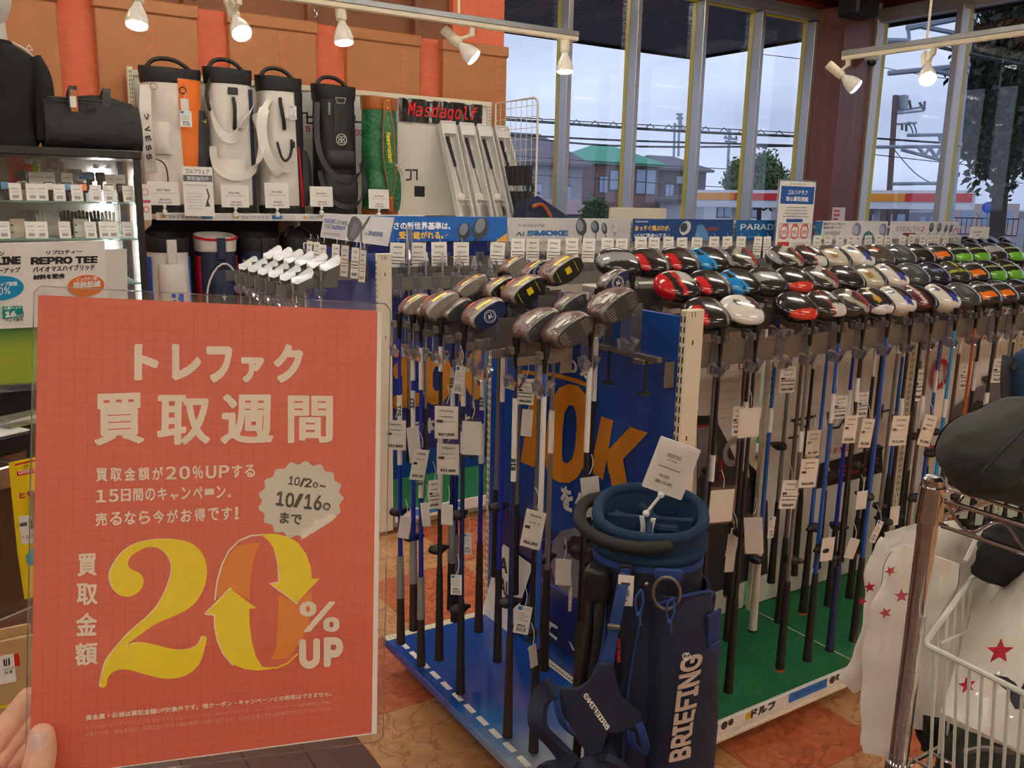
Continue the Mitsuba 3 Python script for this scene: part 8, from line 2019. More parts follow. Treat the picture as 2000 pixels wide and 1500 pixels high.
for z in (1.12, 0.735, 0.30):
    a, b, c, d = (RPX, RPY, z), (RPX, RPY - 1.15, z), (RPX + 0.43, RPY, z), (RPX + 0.43, RPY - 1.15, z)
    for e in ((a, b), (a, c), (c, d), (b, d)):
        truss(*e)
    for i in range(1, 12):
        x = RPX + 0.43 * i / 12
        part(cr, 'shelf_wire', tube([(x, RPY, z + 0.032), (x, RPY - 1.15, z + 0.032)], 0.0022, 6), 'mat_chrome')
    for y in (RPY - 0.12, RPY - 0.45, RPY - 0.8):
        part(cr, 'cross_rod', tube([(RPX, y, z + 0.026), (RPX + 0.43, y, z + 0.026)], 0.003, 6), 'mat_chrome')

mat('cotton_white', (226, 222, 214), 0.85)
mat('star_red', (178, 34, 56), 0.7)
mat('star_navy', (70, 80, 116), 0.7)
mat('eagle_dark', (40, 44, 56), 0.7)
mat('rope_beige', (206, 184, 142), 0.9)
mat('basket_white', (206, 212, 204), 0.4)
mat('cap_black', (40, 40, 41), 0.72, bump=(proc(lambda p, n, uv: fbm(p.x * 30, p.y * 30, p.z * 30, 3)), 0.012))
CAMR = np.array((0.84,-0.542,0.021))     # directions of the clothes' flat side: along this, and up


def cloth_tube(pts, r, flatness=0.6, seed=0, n=40, sides=20):
    """A limp sleeve: flattened tube with lengthwise creases."""
    g = np.random.default_rng(seed)
    p = spline(pts, n)
    t = np.gradient(p, axis=0)
    t /= np.linalg.norm(t, axis=1, keepdims=True)
    w = np.cross(t, [CAMR[1], -CAMR[0], 0])
    w = np.cross(np.cross(t, CAMR), t)
    w /= np.linalg.norm(w, axis=1, keepdims=True)
    k = np.cross(t, w)
    rr = np.interp(np.linspace(0, 1, n), np.linspace(0, 1, len(r)), r)
    a = np.arange(sides) / sides * 2 * math.pi
    ph = g.random(4) * 6
    rings = []
    for i in range(n):
        crease = 1 + 0.10 * np.sin(3 * a + ph[0] + 0.12 * i) + 0.06 * np.sin(5 * a + ph[1] - 0.2 * i) + 0.05 * math.sin(i * 0.7 + ph[2])
        rings.append(p[i] + (w[i] * np.cos(a)[:, None] + k[i] * flatness * np.sin(a)[:, None]) * (rr[i] * crease)[:, None])
    return loft(rings)


def star(r, m=0.42):
    return Polygon([(r * (1 if i % 2 == 0 else m) * math.sin(i * math.pi / 5), r * (1 if i % 2 == 0 else m) * math.cos(i * math.pi / 5)) for i in range(10)])


def patch(g, p, rot, d=0.0012, n=None):
    F = frame(p, CAMR, (0.0, 0.0, 1)) @ trimesh.transformations.rotation_matrix(math.radians(rot), [0, 0, 1])
    return moved(plate(g, d), F)


TOCAM = lambda p, d: np.array(p) + (np.array(EYE) - np.array(p)) / np.linalg.norm(np.array(EYE) - np.array(p)) * d   # noqa: E731
h1 = thing('hoodie', 'white sweater with red stars, hanging in plastic left of the chrome post', 'sweater')
SL1 = [((1.203,0.722,0.988),(1.19,0.724,0.961),(1.175,0.724,0.923),(1.156,0.725,0.877),(1.138,0.727,0.838),(1.116,0.732,0.801),(1.101,0.737,0.785))][0]
SL2 = [((1.151,0.665,1.016),(1.134,0.665,0.972),(1.117,0.666,0.929),(1.101,0.665,0.885),(1.087,0.661,0.835),(1.074,0.657,0.784),(1.064,0.653,0.742))][0]
part(h1, 'sleeve', cloth_tube(SL1, [0.046, 0.048, 0.040, 0.030, 0.024, 0.020, 0.017], 0.45, 1), 'mat_cotton_white', smooth=60)
part(h1, 'sleeve', cloth_tube(SL2, [0.046, 0.050, 0.046, 0.040, 0.036, 0.030, 0.023], 0.45, 2), 'mat_cotton_white', smooth=60)
part(h1, 'body', cloth_tube([(1.24,0.708,1.031), (1.241,0.693,0.97), (1.233,0.669,0.856), (1.212,0.65,0.725)], [0.03, 0.07, 0.078, 0.07], 0.35, 3, 40, 24), 'mat_cotton_white', smooth=60)
part(h1, 'cuff', cloth_tube([(1.067,0.655,0.755), (1.06,0.651,0.733)], [0.024, 0.020], 0.5, 4, 8), 'mat_cotton_white', smooth=60)
for (u_, s_, rr_) in zip([((1.122,0.73,0.944),(1.111,0.732,0.923))][0] + tuple([((1.09,0.659,0.967),(1.069,0.667,0.943),(1.08,0.674,1.001))][0]), (0.009, 0.007, 0.0105, 0.009, 0.008), (10, -20, 5, 20, 30)):
    part(h1, 'star', patch(star(s_), u_, rr_), 'mat_star_red', smooth=False)
FG = (1.187,0.652,0.985)
fp = part(h1, 'flag_patch', patch(rect(-0.0075, -0.011, 0.0075, 0.011), FG, -8), 'mat_cotton_white', smooth=False)
put(fp, 'stripes', mikit.ply(cat([patch(rect(-0.0075, -0.011 + 0.0035 * k, 0.0075, -0.0093 + 0.0035 * k), TOCAM(FG, 0.0015), -8) for k in range(6)]), 'mat_star_red', smooth=False))
put(fp, 'canton', mikit.ply(patch(rect(-0.0075, 0.0, 0.003, 0.011), TOCAM(FG, 0.003), -8), 'mat_star_navy', smooth=False))
pb = thing('plastic_bag', 'clear plastic bag around the white hooded sweater', 'plastic bag')


def film(pts, seed, nu=26, nv=26, amp=0.006):
    """Crinkled clear film over a quadrilateral."""
    q = np.array(pts, float)
    g = np.random.default_rng(seed)

    def fn(s, t):
        s_, t_ = s[..., None], t[..., None]
        P = (q[0] * (1 - s_) + q[1] * s_) * (1 - t_) + (q[3] * (1 - s_) + q[2] * s_) * t_
        nn = np.cross(q[1] - q[0], q[3] - q[0])
        nn /= np.linalg.norm(nn)
        return P + nn * (amp * (meshkit.fbm(np.stack([s * 5, t * 7, 0 * s + seed], -1), 4, seed) - 0.5) * 2)[..., None]
    return sheet(fn, nu, nv)


part(pb, 'film', film([(0.986,0.681,0.844), (1.031,0.651,0.841), (1.108,0.647,1.028), (1.074,0.67,1.03)], 1), 'mat_film', smooth=True)
part(pb, 'film', film([(0.985,0.624,0.761), (1.032,0.594,0.763), (1.088,0.631,1.056), (1.047,0.657,1.055)], 2), 'mat_film', smooth=True)
part(pb, 'film', film([(1.081,0.621,0.802), (1.141,0.586,0.818), (1.173,0.621,1.043), (1.135,0.649,1.056)], 5), 'mat_film', smooth=True)
part(pb, 'paper_tag', film([(1.091,0.693,1.022), (1.13,0.668,1.019), (1.134,0.676,1.061), (1.094,0.698,1.047)], 6, 8, 8, 0.003), 'mat_paper_blank', smooth=True)
dkc = thing('dark_jacket', 'black jacket hanging behind the wire basket on the chrome rack', 'jacket')
part(dkc, 'body', cloth_tube([(1.299,0.682,0.983), (1.316,0.679,0.916), (1.322,0.671,0.804), (1.308,0.652,0.692)], [0.025, 0.075, 0.09, 0.08], 0.4, 7), 'mat_knit_black', smooth=60)
part(dkc, 'sleeve', cloth_tube([(1.284,0.607,1.033), (1.243,0.604,1.011), (1.231,0.615,0.978)], [0.05, 0.04, 0.03], 0.5, 8), 'mat_knit_black', smooth=60)
part(dkc, 'edge_card', tube([(1.187,0.628,1.01), (1.209,0.624,1.054)], 0.003, 6), 'mat_white_plastic')
bk_ = thing('wire_basket', 'white wire basket with a slanting side on the middle shelf of the chrome rack', 'basket')
BP, BQ, BRt, BX = (np.array(v) for v in ((0.956,0.541,0.985), (1.24,0.643,0.966), (0.931,0.401,0.994), (1.422,0.667,0.948)))
part(bk_, 'rim', tube([tuple(BRt), tuple(BP + (BRt - BP) * 0.04), tuple(BP + (BQ - BP) * 0.04), tuple(BQ), tuple(BX)], 0.0036, 8), 'mat_basket_white')
fl_z = 0.772
for i in range(9):
    p = BP + (BRt - BP) * (0.1 + 0.115 * i)
    part(bk_, 'wire', tube([p, (p[0] + 0.035, p[1], fl_z), (p[0] + 0.30, p[1], fl_z)], 0.0019, 6), 'mat_basket_white')
for i in range(5):
    p = BP + (BQ - BP) * (0.25 + 0.18 * i)
    part(bk_, 'wire', tube([p, (p[0] + 0.004, p[1] - 0.012, fl_z)], 0.0019, 6), 'mat_basket_white')
for i in range(5):
    p = BQ + (BX - BQ) * (0.05 + 0.22 * i)
    part(bk_, 'wire', tube([p, (p[0], p[1], fl_z)], 0.0019, 6), 'mat_basket_white')
part(bk_, 'mid_wire', tube([(1.036,0.566,0.952), (1.234,0.629,0.892)], 0.0019, 6), 'mat_basket_white')
part(bk_, 'base_wire', tube([(BP[0] + 0.035, BP[1], fl_z), (BRt[0] + 0.035, BRt[1], fl_z)], 0.0022, 6), 'mat_basket_white')
h2 = thing('folded_hoodie', 'folded white sweater with red stars and a bird print in the wire basket', 'sweater')


def mound(s, t):
    """Draped front of the folded sweater: leaning back from the basket's front to its rear edge."""
    A, B_, C_, D_ = (np.array(v)[None, None] for v in ((1.028,0.549,0.865), (0.983,0.392,0.898), (1.267,0.553,1.063), (1.384,0.693,0.953)))
    s_, t_ = s[..., None], t[..., None]
    P = (A * (1 - s_) + B_ * s_) * (1 - t_) + (D_ * (1 - s_) + C_ * s_) * t_
    nn = np.array(EYE) - P
    nn /= np.linalg.norm(nn, axis=-1, keepdims=True)
    b = 0.028 * np.sin(np.pi * np.clip(s * 0.9 + 0.05, 0, 1)) * np.sin(np.pi * np.clip(t, 0, 1)) + 0.012 * (meshkit.fbm(np.stack([s * 3, t * 4, 0 * s + 4.0], -1), 4, 6) - 0.5)
    return P + nn * b[..., None]


m2 = sheet(mound, 44, 44)
part(h2, 'body', thick(m2, 0.012), 'mat_cotton_white', smooth=60)
for (u_, s_, rr_) in zip([((1.016,0.483,0.986),(1.008,0.511,0.93))][0], (0.0165, 0.011), (0, 12)):
    part(h2, 'star', patch(star(s_), u_, rr_), 'mat_star_red', smooth=False)
EG = Polygon(((-0.018,0.029),(-0.012,0.027),(-0.002,0.025),(0.008,0.018),(0.015,0.009),(0.021,0.023),(0.027,0.018),(0.027,-0.015),(0.012,-0.016),(0.006,-0.007),(0.001,0.007),(-0.009,0.014),(-0.016,0.021)))
part(h2, 'eagle_print', patch(EG, (1.008,0.464,0.939), 0), 'mat_eagle_dark', 'dark bird print', smooth=False)
pb2 = thing('plastic_bag', 'shiny clear plastic around the folded sweater in the basket', 'plastic bag')
m3 = sheet(mound, 60, 60)
nv = (np.array(EYE) - m3.vertices)
nv /= np.linalg.norm(nv, axis=1, keepdims=True)
m3.vertices = m3.vertices + nv * (0.014 + 0.010 * (meshkit.fbm(m3.vertices * 34, 3, 3)[:, None] - 0.4))
part(pb2, 'film', m3, 'mat_film', smooth=True)
gv = thing('glove_pair', 'black gloves hanging below the middle shelf of the chrome rack', 'gloves')
part(gv, 'glove', cat([tube([(1.194,0.64,0.737), (1.179,0.641,0.699)], [0.022, 0.010], 10), tube([(1.21,0.629,0.733), (1.194,0.629,0.693)], [0.022, 0.009], 10), tube([(1.183,0.657,0.727), (1.236,0.624,0.732)], 0.026, 10)]), 'mat_knit_black')
lw = thing('dark_backpack', 'black bag lying under the middle shelf of the chrome rack', 'bag')
part(lw, 'body', moved(trimesh.creation.icosphere(3, 1.0), frame((1.155,0.52,0.74), CAMR, (0, 0, 1)) @ np.diag([0.085, 0.075, 0.08, 1.0])), 'mat_nylon_black', smooth=60)
part(lw, 'webbing', tube(spline([(1.059,0.527,0.809), (1.063,0.505,0.827), (1.056,0.465,0.847), (1.06,0.442,0.864)], 14), 0.004, 6), 'mat_grey_metal')
# black cloth bag on the top shelf, with a beige rope basket and grey cap behind
bb_ = thing('cloth_bag', 'black cloth bag with a rubber logo patch on top of the chrome rack', 'bag')
SIL = ((-0.068,-0.011),(-0.067,0.006),(-0.055,0.029),(-0.033,0.046),(-0.012,0.054),(0.009,0.066),(0.048,0.068),(0.077,0.054),(0.083,-0.042),(0.06,-0.066),(0.024,-0.061),(-0.018,-0.051),(-0.048,-0.043),(-0.056,-0.03))
sil = spline([(x, y, 0) for x, y in SIL], 48, True)[:, :2]
cen = np.array([0.015, 0.0])
rr = []
for k, (sc_, dz) in enumerate(((0.05, 0.070), (0.35, 0.064), (0.6, 0.054), (0.8, 0.040), (0.93, 0.022), (1.0, 0.0), (0.95, -0.03), (0.8, -0.06), (0.4, -0.085), (0.05, -0.09))):
    ring_ = cen + (sil - cen) * sc_
    bump_ = 0.012 * (meshkit.fbm(np.c_[ring_ * 22, np.full(len(ring_), k * 0.35)], 4, 3) - 0.5) * (1 if 0.2 < sc_ else 0.2)
    rr.append(np.c_[ring_, dz + bump_])
BFm = frame((1.017,0.511,1.221), CAMR, np.array([0.05, 0.08, 1.0]))
part(bb_, 'body', moved(loft(rr), BFm), 'mat_cap_black', smooth=70)
part(bb_, 'flap', moved(ribbon([(-0.018, 0.008, 0.070), (0.02, -0.002, 0.072), (0.07, -0.008, 0.066)], 0.006, (0, 1, 0.2), 0.004), BFm), 'mat_nylon_black')
part(bb_, 'seam', moved(tube(spline([(-0.05, -0.01, 0.048), (-0.03, 0.02, 0.055), (0.0, 0.045, 0.047)], 16), 0.0014, 6), BFm), 'mat_nylon_black')
lp2 = part(bb_, 'logo_patch', moved(cbox(0.004, 0.06, 0.018, 0.034, 0.071, 0.0735, 0.001), BFm @ trimesh.transformations.rotation_matrix(math.radians(-6), [0, 0, 1])), 'mat_black')
put(lp2, 'lettering', mikit.ply(moved(plate(union_all([affinity.scale(Point(0.026, 0.0295).buffer(0.008), 1.2, 0.42).difference(affinity.scale(Point(0.026, 0.0295).buffer(0.0055), 1.2, 0.30)), fit(text('BASE', 3, 'sans'), 0.010, 0.0200, 0.040, 0.0245)]), 0.0006), BFm @ trimesh.transformations.rotation_matrix(math.radians(-6), [0, 0, 1]) @ trimesh.transformations.translation_matrix((0, 0, 0.0736))), 'mat_paper', smooth=False))
rb = thing('rope_basket', 'beige rope basket behind the black cloth bag at the right edge', 'basket')
for k in range(5):
    part(rb, 'coil', tube(spline([(1.292,0.671,1.211), (1.216,0.629,1.235), (1.198,0.596,1.25), (1.25,0.582,1.234), (1.446,0.691,1.206)], 30) - [0, 0, 0.009 * k], 0.005, 8), 'mat_rope_beige')
gc = thing('grey_cap', 'grey and navy cap hanging at the right edge above the rope basket', 'cap')
part(gc, 'crown', moved(trimesh.creation.icosphere(3, 1.0), frame((1.289,0.625,1.262), CAMR, (0, 0, 1)) @ np.diag([0.034, 0.05, 0.04, 1.0])), 'mat_fleece', smooth=60)
part(gc, 'peak', moved(ribbon([(-0.032, 0.035, 0.0), (-0.036, 0.0, 0.01), (-0.030, -0.035, 0.012)], 0.03, (1, 0, -0.4), 0.004), frame((1.289,0.625,1.262), CAMR, (0, 0, 1))), 'mat_nylon_dark')
part(gc, 'strap', tube(spline([(1.257,0.638,1.28), (1.267,0.633,1.287), (1.28,0.626,1.289)], 10), 0.005, 8), 'mat_nylon_black')

# ------------------------------------------------------------------ campaign poster in a clear sleeve, held up by a hand (local units: millimetres)
PF = frame((0.048,0.6,1.438), (974.539,-213.964,-67.029), (101.441,154.142,982.827))
MM = PF @ np.diag([0.001, 0.001, 0.001, 1.0])
CORN = ((-0.2,-0.7),(210.4,-1.3),(212.6,-296.1),(-1.8,-296.4))
paper = Polygon(CORN)
mat('poster_red', (206, 84, 64), 0.6)
mat('sleeve_edge', (196, 196, 206), 0.15, coat=1.0)
pst = thing('poster', 'red campaign poster with white and yellow Japanese lettering in a clear sleeve', 'poster')
part(pst, 'paper', moved(plate(paper, 0.3), MM @ trimesh.transformations.translation_matrix((0, 0, -0.3))), 'mat_paper', smooth=False)
redp = Polygon(((-0.2,-0.7),(207.3,-1.2),(209,-295.1),(-1.8,-295.8)))
cx0, cy0, cx1, cy1 = redp.bounds
GRID_V = union_all([rect(x - 0.16, cy0, x + 0.16, cy1) for x in np.arange(cx0 + 6.4, cx1, 7.62)]).intersection(redp.buffer(-0.2))
GRID_H = union_all([rect(cx0, y - 0.16, cx1, y + 0.16) for y in np.arange(cy1 - 5.4, cy0, -6.62)]).intersection(redp.buffer(-0.2))
WT, YE, OG = (238, 226, 206), (244, 222, 44), (226, 138, 60)


def q2(s, pts, c=WT, bold=5, kind='cjk', px=110, rd=2.0):
    a, b, d = pts
    return (affinity.affine_transform(fit(text(s, bold, kind, px, 0.6, rd), 0, 0, 1, 1), [b[0] - a[0], d[0] - a[0], b[1] - a[1], d[1] - a[1], a[0], a[1]]), c)


def blob(pts, n=160):
    return Polygon(spline([(x, y, 0) for x, y in pts], n, True)[:, :2]).buffer(0)


two_ = blob(((73.8,-152.4),(81.5,-153.4),(89.2,-156.2),(95.6,-163.1),(98.5,-171.7),(98.3,-180.7),(95.9,-188.2),(89.8,-196.7),(78.1,-202.8),(66.9,-207.4),(56.5,-214.7),(50,-219.3),(53.6,-218),(61,-217.7),(70.7,-220.9),(82.4,-224.4),(90.2,-224.1),(94.8,-221.2),(96.9,-217),(98.5,-217.2),(98,-224.9),(95,-234.6),(88.8,-240.7),(78.7,-242.9),(67.4,-240.4),(55.9,-235.6),(48.4,-233.8),(43.5,-235.2),(40.6,-239.1),(39.5,-243.9),(37.1,-243.9),(37.3,-237.2),(39.6,-227.7),(44.8,-220.1),(52,-211.7),(60.9,-203.7),(68.3,-196.1),(73.3,-187.2),(76.3,-178.5),(77.4,-171),(75.5,-164.3),(70.9,-159.1),(63.9,-157.1),(57.3,-159.4),(52.9,-163),(51.5,-167.2),(53.6,-170.5),(58.1,-173.1),(60.8,-177.5),(59.7,-183),(55.3,-187.2),(50.3,-187.8),(44.3,-183.5),(41.3,-176.2),(41.3,-172.3),(42.7,-168.2),(47.6,-160.5),(54.9,-155),(64.7,-152.6)), 300)
ribA = blob(((132.2,-152.2),(140.4,-152.3),(148.8,-154.1),(156.2,-158.6),(161.8,-166.9),(165,-175.7),(165.8,-183.8),(171.3,-184.2),(164.3,-192.1),(156.3,-199.8),(147.8,-193),(139.3,-185.8),(144.6,-185.2),(144.2,-178.9),(142.7,-169.2),(139.9,-160.1),(136.2,-155.2)), 200)
ribA = Polygon(((132.2,-152.2),(140.4,-152.3),(148.8,-154.4),(156.2,-158.9),(161.8,-166.9),(165,-175.7),(165.9,-184.2),(171.3,-184.2),(156.3,-199.8),(139.3,-185.8),(144.6,-185.2),(144.2,-176.9),(142.7,-168.5),(139.9,-160.8),(136.2,-155.9)))
ribB = Polygon(((104,-203.6),(98.3,-202.4),(113.3,-187.1),(130,-201.2),(125.5,-201.6),(126,-212.5),(127.4,-222.9),(130.2,-233.4),(134.3,-240.7),(140.3,-243),(132,-243.2),(123.8,-241.6),(115.7,-237.4),(109.8,-229.7),(106.2,-220.9),(104.4,-212.3)))
bakA = Polygon(((105.1,-193.2),(105.6,-183.9),(107.7,-173.9),(111.4,-165.7),(117.7,-159),(125.8,-158),(132.3,-157.7),(129.1,-164.3),(126.7,-175.1),(125.6,-188.6),(125.7,-195.4),(113.3,-187.1)))
bakB = Polygon(((144.4,-193.4),(156.3,-199.8),(165.7,-192.2),(166.6,-205.5),(163.4,-219.2),(156.8,-229.7),(150.2,-237.1),(139.5,-236.7),(143.3,-228.5),(144.1,-214.1)))
arcA = LineString(((103.9,-193.8),(105,-182.1),(107.7,-171.6),(112,-162.4),(118,-156),(125.7,-152.9),(133.2,-152.6))).buffer(0.55)
arcB = LineString(((134.3,-241.7),(143.6,-242.6),(150.9,-240.3),(157.5,-234.3))).buffer(0.45)
edgeA = LineString(((133.2,-152.6),(137.5,-155.2),(141.3,-162.3),(143.8,-172.7),(144.6,-185.2),(139.3,-185.8),(156.3,-199.8))).buffer(0.75, join_style=2)
edgeB = LineString(((98.3,-202.4),(104,-203.6),(104.4,-212.3),(106.2,-220.9),(109.8,-229.7),(115.7,-237.4))).buffer(0.75)
edgeB2 = LineString(((98.3,-202.4),(113.3,-187.1))).buffer(0.7)
bc, bn_ = ((158.1,-130.3),(186.3,-131.3),(157.6,-102.7)), 18
br = abs(bc[1][0] - bc[0][0])
th = np.linspace(0, 2 * math.pi, 216, endpoint=False)
seal = Polygon(np.stack([bc[0][0] + br * (0.955 + 0.045 * np.cos(17 * th)) * np.cos(th), bc[0][1] + br * 0.93 * (0.955 + 0.045 * np.cos(17 * th)) * np.sin(th)], 1))
cutl = ((157.9,-158),(184.4,-142.1),(218.2,-141.3),(197.4,-175.9))
seal = seal.difference(Polygon(cutl))
peel = Polygon(((158.2,-157.3),(158.8,-151.1),(162.5,-150.2),(165.9,-148.3),(167.5,-144.2),(171,-144.3),(174.7,-142.7),(176.4,-140.7),(179.2,-140.8),(182,-142.7)))
disc1, disc2 = Point((167.1,-120.5)).buffer(1.95), Point((174.9,-135.4)).buffer(2.7)
SEALINK = (74, 64, 60)
layers = [(redp, (212, 104, 84)), (GRID_V, (198, 92, 73)), (GRID_H, (198, 92, 73)),
          (bakA, OG), (bakB, OG), (arcA, WT), (arcB, YE), (edgeA, WT), (edgeB, WT), (edgeB2, WT), (affinity.translate(two_, -0.7, 0.25), WT), (two_, YE), (ribA, YE), (ribB, YE), (seal, (212, 210, 196)), (peel, (232, 228, 216))]
for s, p in (('ト', ((53.6,-51.6),(67.9,-50.7),(53.6,-28.8))), ('レ', ((75.8,-51.3),(93.3,-50.7),(75.5,-28.1))), ('フ', ((97.1,-52.3),(113.2,-52),(96.1,-28.8))), ('ァ', ((118,-52),(132.6,-51.8),(117.7,-35.2))), ('ク', ((138.8,-51.7),(157.8,-51.4),(138.4,-26.2))),
             ('買', ((31.7,-92.3),(60.1,-91),(31,-60.2))), ('取', ((67.3,-92.4),(99.2,-92.1),(67.5,-60.5))), ('週', ((105.8,-92.1),(138.8,-91.8),(106.3,-59.5))), ('間', ((148.4,-91.9),(178.3,-91.9),(147.9,-60.1)))):
    layers.append(q2(s, p, WT, 6 if s in 'トレファク' else 3, rd=1.2))
for s, p, bd_ in (('買取金額が20%UPする', ((32.8,-114.6),(129.3,-114.1),(32.7,-106.3)), 4), ('15日間のキャンペーン。', ((32.9,-127.7),(117.9,-127.3),(32.8,-119.7)), 4), ('売るなら今がお得です!', ((32.8,-142.4),(123.6,-141.7),(32.7,-134)), 4)):
    n_ = len(s)
    a, b, d = (np.array(v) for v in p)
    gl = [fit(text(c, 2, 'cjk', 80, 0.6, 0.8), i, 0, i + (0.8 if c not in '。!' else 0.3), 1.0 if c not in '。ーャ' else 0.5 if c != '。' else 0.3) for i, c in enumerate(s)]
    gl = [affinity.translate(g, 0, 0.3) if c == 'ー' else affinity.scale(g, 1, 0.35, origin=(0, 0)) if c == 'ー' else g for g, c in zip(gl, s)]
    layers.append((affinity.affine_transform(union_all(gl), [(b[0] - a[0]) / n_, d[0] - a[0], (b[1] - a[1]) / n_, d[1] - a[1], a[0], a[1]]), WT))
for s, p in (('買', ((23.1,-173.1),(34,-173.2),(22.9,-159.1))), ('取', ((22.7,-191.2),(34.5,-191.5),(22.6,-177.5))), ('金', ((22.6,-210.3),(34.4,-210.8),(22.5,-195.7))), ('額', ((22.3,-228.8),(34.9,-229.2),(22.1,-214.5)))):
    layers.append(q2(s, p, WT, 3, rd=1.0))
layers += [(disc1, SEALINK), (disc2, SEALINK)]
for s, p, c in (('10', ((148.9,-119.7),(156.3,-120.9),(149.8,-113.9)), SEALINK), ('/', ((156.3,-121.3),(160.7,-121.7),(156.2,-115.1)), SEALINK), ('2', ((159.7,-121.7),(164.4,-122.2),(160.2,-115.5)), SEALINK), ('水', ((165.8,-121.9),(168.5,-122),(165.7,-119.1)), (212, 210, 196)), ('~', ((169.9,-122),(174,-122.5),(169.9,-120.3)), SEALINK),
                ('10', ((141.1,-133.5),(152.8,-135.6),(142,-123.6)), SEALINK), ('/', ((152.5,-134.9),(159.2,-136.2),(152.6,-125)), SEALINK), ('16', ((159.6,-136.6),(171.2,-138.1),(160.4,-126.2)), SEALINK), ('水', ((172.9,-137.1),(177.1,-137.6),(172.8,-133.3)), (212, 210, 196)), ('まで', ((144,-145.3),(158.1,-147.3),(144.5,-137.7)), SEALINK)):
    layers.append(q2(s, p, c, 3, 'sans' if s[0] in '12/~' else 'cjk', 90, 1.0))
layers += [q2('%', ((158.3,-220.1),(185.2,-221.8),(157.9,-198.9)), WT, 3, 'sans', 110, 1.0), q2('U', ((158.4,-244.9),(172.4,-245.6),(158,-224.3)), WT, 8, 'sans'), q2('P', ((174.8,-245.2),(188.1,-245.8),(174.5,-224.7)), WT, 8, 'sans')]
for s, p, bd_, c in (('貴金属・お酒は買取金額UP対象外です。他クーポン・キャンペーンとの併用はできません。', ((28.7,-263.6),(180.4,-265.5),(28.6,-260)), 1, WT), ('トレジャーファクトリー、トレファクスタイル、トレファクスポーツアウトドア、トレファクマーケットの店頭買取が対象。', ((28.7,-269),(180.5,-270.9),(28.7,-266.5)), 0, (226, 170, 150)), ('※買取の際、運転免許証・保険証などの本人確認書類が必要となります。※18歳未満の方からの買取は対応しておりません。', ((28.5,-273.8),(180.9,-275.5),(28.5,-270.9)), 0, (226, 170, 150))):
    layers.append(q2(s, p, c, bd_, 'cjk', 36, 0.3))
printed(pst, 'print', layers, MM, 'mat_print', eps=0.018, z0=0.03, label='red print with white lettering, a big yellow 20 and a grey seal')
sleeve = Polygon(((-2.4,0.7),(1.1,4.6),(212.4,3.9),(216.5,-0.8),(217,-298.7),(213.4,-301.8),(-5.6,-299.9),(-4.2,-298.9))).buffer(0.4)
part(pst, 'sleeve_border', moved(plate(sleeve.difference(paper.buffer(0.15)), 0.5), MM @ trimesh.transformations.translation_matrix((0, 0, -0.4))), 'mat_film', 'clear plastic margin', smooth=False)
part(pst, 'sleeve_rim', moved(plate(sleeve.difference(sleeve.buffer(-0.55)), 1.0), MM @ trimesh.transformations.translation_matrix((0, 0, -0.5))), 'mat_clear_block', smooth=False)
sx, sy, sX, sY = sleeve.bounds


def ripple(s, t):
    x, y = sx + 0.5 + s * (sX - sx - 1.0), sy + 0.5 + t * (sY - sy - 1.0)
    a = np.array(((-2.4,2.3),(215.7,1.3),(216.7,-301.2),(-4.8,-298.8)))
    P = ((a[3] * (1 - s[..., None]) + a[2] * s[..., None]) * (1 - t[..., None]) + (a[0] * (1 - s[..., None]) + a[1] * s[..., None]) * t[..., None])
    z = 3.0 + 1.3 * (meshkit.fbm(np.stack([s * 2.2, t * 2.6, 0 * s + 1.0], -1), 3, 2) - 0.5)
    return np.stack([P[..., 0], P[..., 1], z], -1)


part(pst, 'sleeve_front', moved(sheet(ripple, 70, 100), MM), 'mat_film', smooth=True)

mat('skin', mottled((214, 164, 140), (226, 178, 154), 260, 3), 0.5, spec=0.45)
mat('nail', (222, 188, 182), 0.12, coat=1.0)
mat('knit_cream', (228, 222, 206), 0.9, bump=(proc(lambda p, n, uv: noise(p.x * 900, p.y * 900, p.z * 500)), 0.0012))
man = thing('person', 'hand with a pink thumbnail and cream cuff holding the red poster', 'person')
J = lambda u3: (np.asarray(u3, float))   # noqa: E731
HPX = ((5.4,-267),(5.5,-276.5),(1.8,-296.6),(-9.5,-320.1),(-28.3,-341.9),(-4.2,-250),(-14.4,-264.4),(-26.2,-278.4),(-39.3,-296.6),(-1.7,-274),(-18,-287.4))


def j3(i, n):
    return (HPX[i][0], HPX[i][1], n)


def chain(js):
    out = manifold3d.Manifold()
    for (p, r), (q, s) in zip(js[:-1], js[1:]):
        a = manifold3d.Manifold.sphere(r, 24).translate([float(v) for v in p])
        b = manifold3d.Manifold.sphere(s, 24).translate([float(v) for v in q])
        out = out + manifold3d.Manifold.batch_hull([a, b])
    return out


wrist, palm = (-70, -330, 12), (-42, -300, 8)
body_ = chain([(j3(0, 9.2), 7.6), (j3(1, 10.5), 8.6), (j3(2, 14), 9.8), (palm, 15)])            # thumb, in front of the poster
body_ = body_ + chain([(j3(5, -11), 6.8), (j3(6, -11), 7.8), (j3(7, -10), 9.2), ((-44, -282, -4), 11)])   # index finger, behind it
kx, ky = HPX[7]
for k, (dx, dy, L) in enumerate(((-3, -17, 0.95), (-5, -33, 0.9), (-7, -47, 0.75))):                       # the other three, behind and below
    b_ = np.array([kx + dx, ky + dy, -9.0])
    tip = np.array([HPX[5][0] + 2, HPX[5][1] + dy * 0.92, -12.0])
    mid = b_ + (tip - b_) * 0.55 + [0, 0, -3]
    body_ = body_ + chain([(tip, 6.6 - 0.4 * k), (mid, 7.6 - 0.4 * k), (b_, 8.8 - 0.4 * k), (np.array([-46, -294 - 6 * k, -2.0]), 11)])
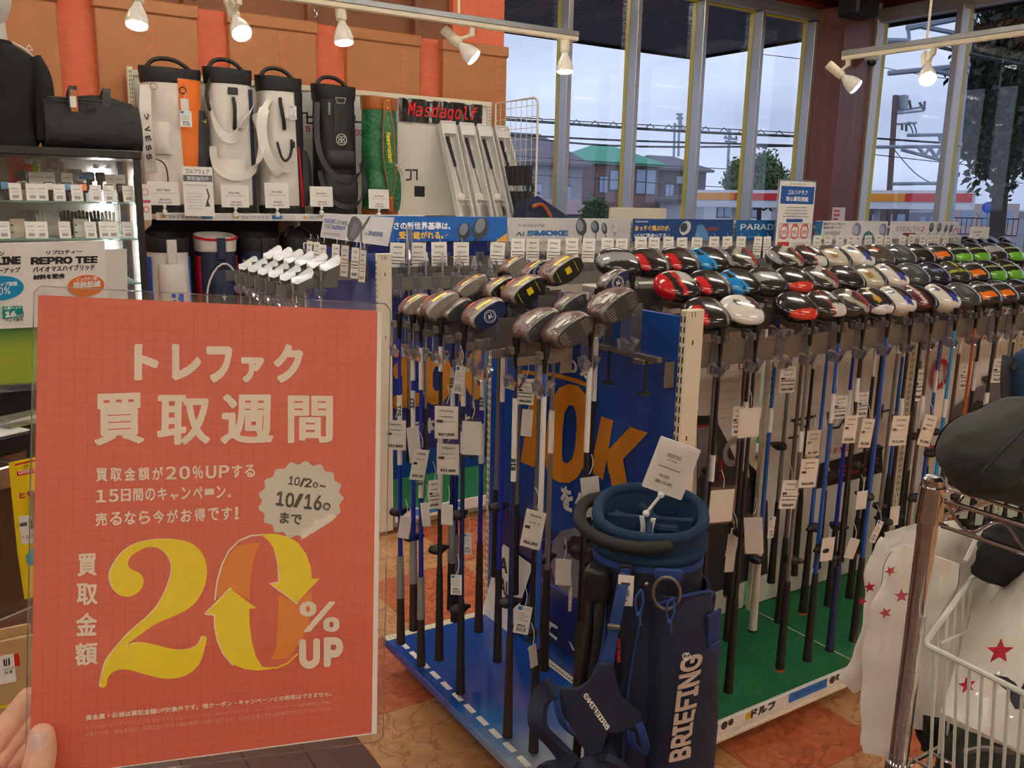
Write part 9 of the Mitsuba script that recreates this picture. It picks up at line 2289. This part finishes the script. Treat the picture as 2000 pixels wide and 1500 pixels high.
body_ = body_ + manifold3d.Manifold.batch_hull([manifold3d.Manifold.sphere(r, 24).translate(list(map(float, p))) for p, r in ((palm, 14), (wrist, 17), ((-44, -282, -3), 11), ((-46, -306, -2), 11), ((-70, -318, -2), 14))])
body_ = body_ + chain([(wrist, 19), ((-96, -380, 60), 24), ((-120, -430, 130), 30)])
bm = body_.refine_to_length(3.0).to_mesh()
hm = trimesh.Trimesh(bm.vert_properties[:, :3], bm.tri_verts, process=True)
trimesh.smoothing.filter_taubin(hm, iterations=14)
part(man, 'hand', moved(hm, MM), 'mat_skin', smooth=True)
NA, NB_ = np.array(HPX[0], float), np.array(HPX[1], float)
nd = (NA - NB_) / np.linalg.norm(NA - NB_)
nn_ = np.array([-nd[1], nd[0]])


def nail_fn(s, t):
    w = 5.6 * (1 - 0.35 * np.abs(t - 0.45) ** 2.2 * 2)
    x = (s - 0.5) * 2
    c = NB_ - nd * 5.0
    base = c[None, None] + nd * (t[..., None] * 19.5) + (-nn_) * (x * w * 0.98 - 0.6)[..., None]
    return np.stack([base[..., 0], base[..., 1], 18.6 - 3.0 * np.abs(x) ** 2.2 - 1.7 * t + 0.4 - 1.2 * np.clip(t - 0.85, 0, 1) * 3], -1)


part(man, 'thumbnail', moved(thick(sheet(nail_fn, 14, 18), 0.7), MM), 'mat_nail', 'glossy pearly pink nail', smooth=60)
CU = ((-34.2,-277.3),(-12.7,-275),(3.9,-278.5),(15.8,-287.5),(22.4,-293.9),(29.8,-313.7))
ctr = np.array([CU[2][0] - 22, CU[2][1] - 46, 26.0])
cuff = []
for k, (sc_, off) in enumerate(((0.80, (6, 16, -6)), (1.0, (3, 12, -4)), (1.06, (-2, 0, 3)), (1.12, (-14, -26, 22)), (1.22, (-34, -66, 62)), (1.35, (-60, -110, 120)))):
    a = np.arange(40) / 40 * 2 * math.pi
    e1, e2 = np.array([0.86, -0.42, 0.28]), np.array([0.0, 0.55, 0.83])
    wv = 1 + 0.035 * np.sin(4 * a + k) + 0.02 * np.sin(9 * a - k)
    cuff.append(ctr + off + (np.cos(a)[:, None] * e1 * 40 + np.sin(a)[:, None] * e2 * 31) * sc_ * wv[:, None])
part(man, 'cuff', moved(loft(cuff, caps=False), MM), 'mat_knit_cream', 'cream knitted cuff', smooth=60)
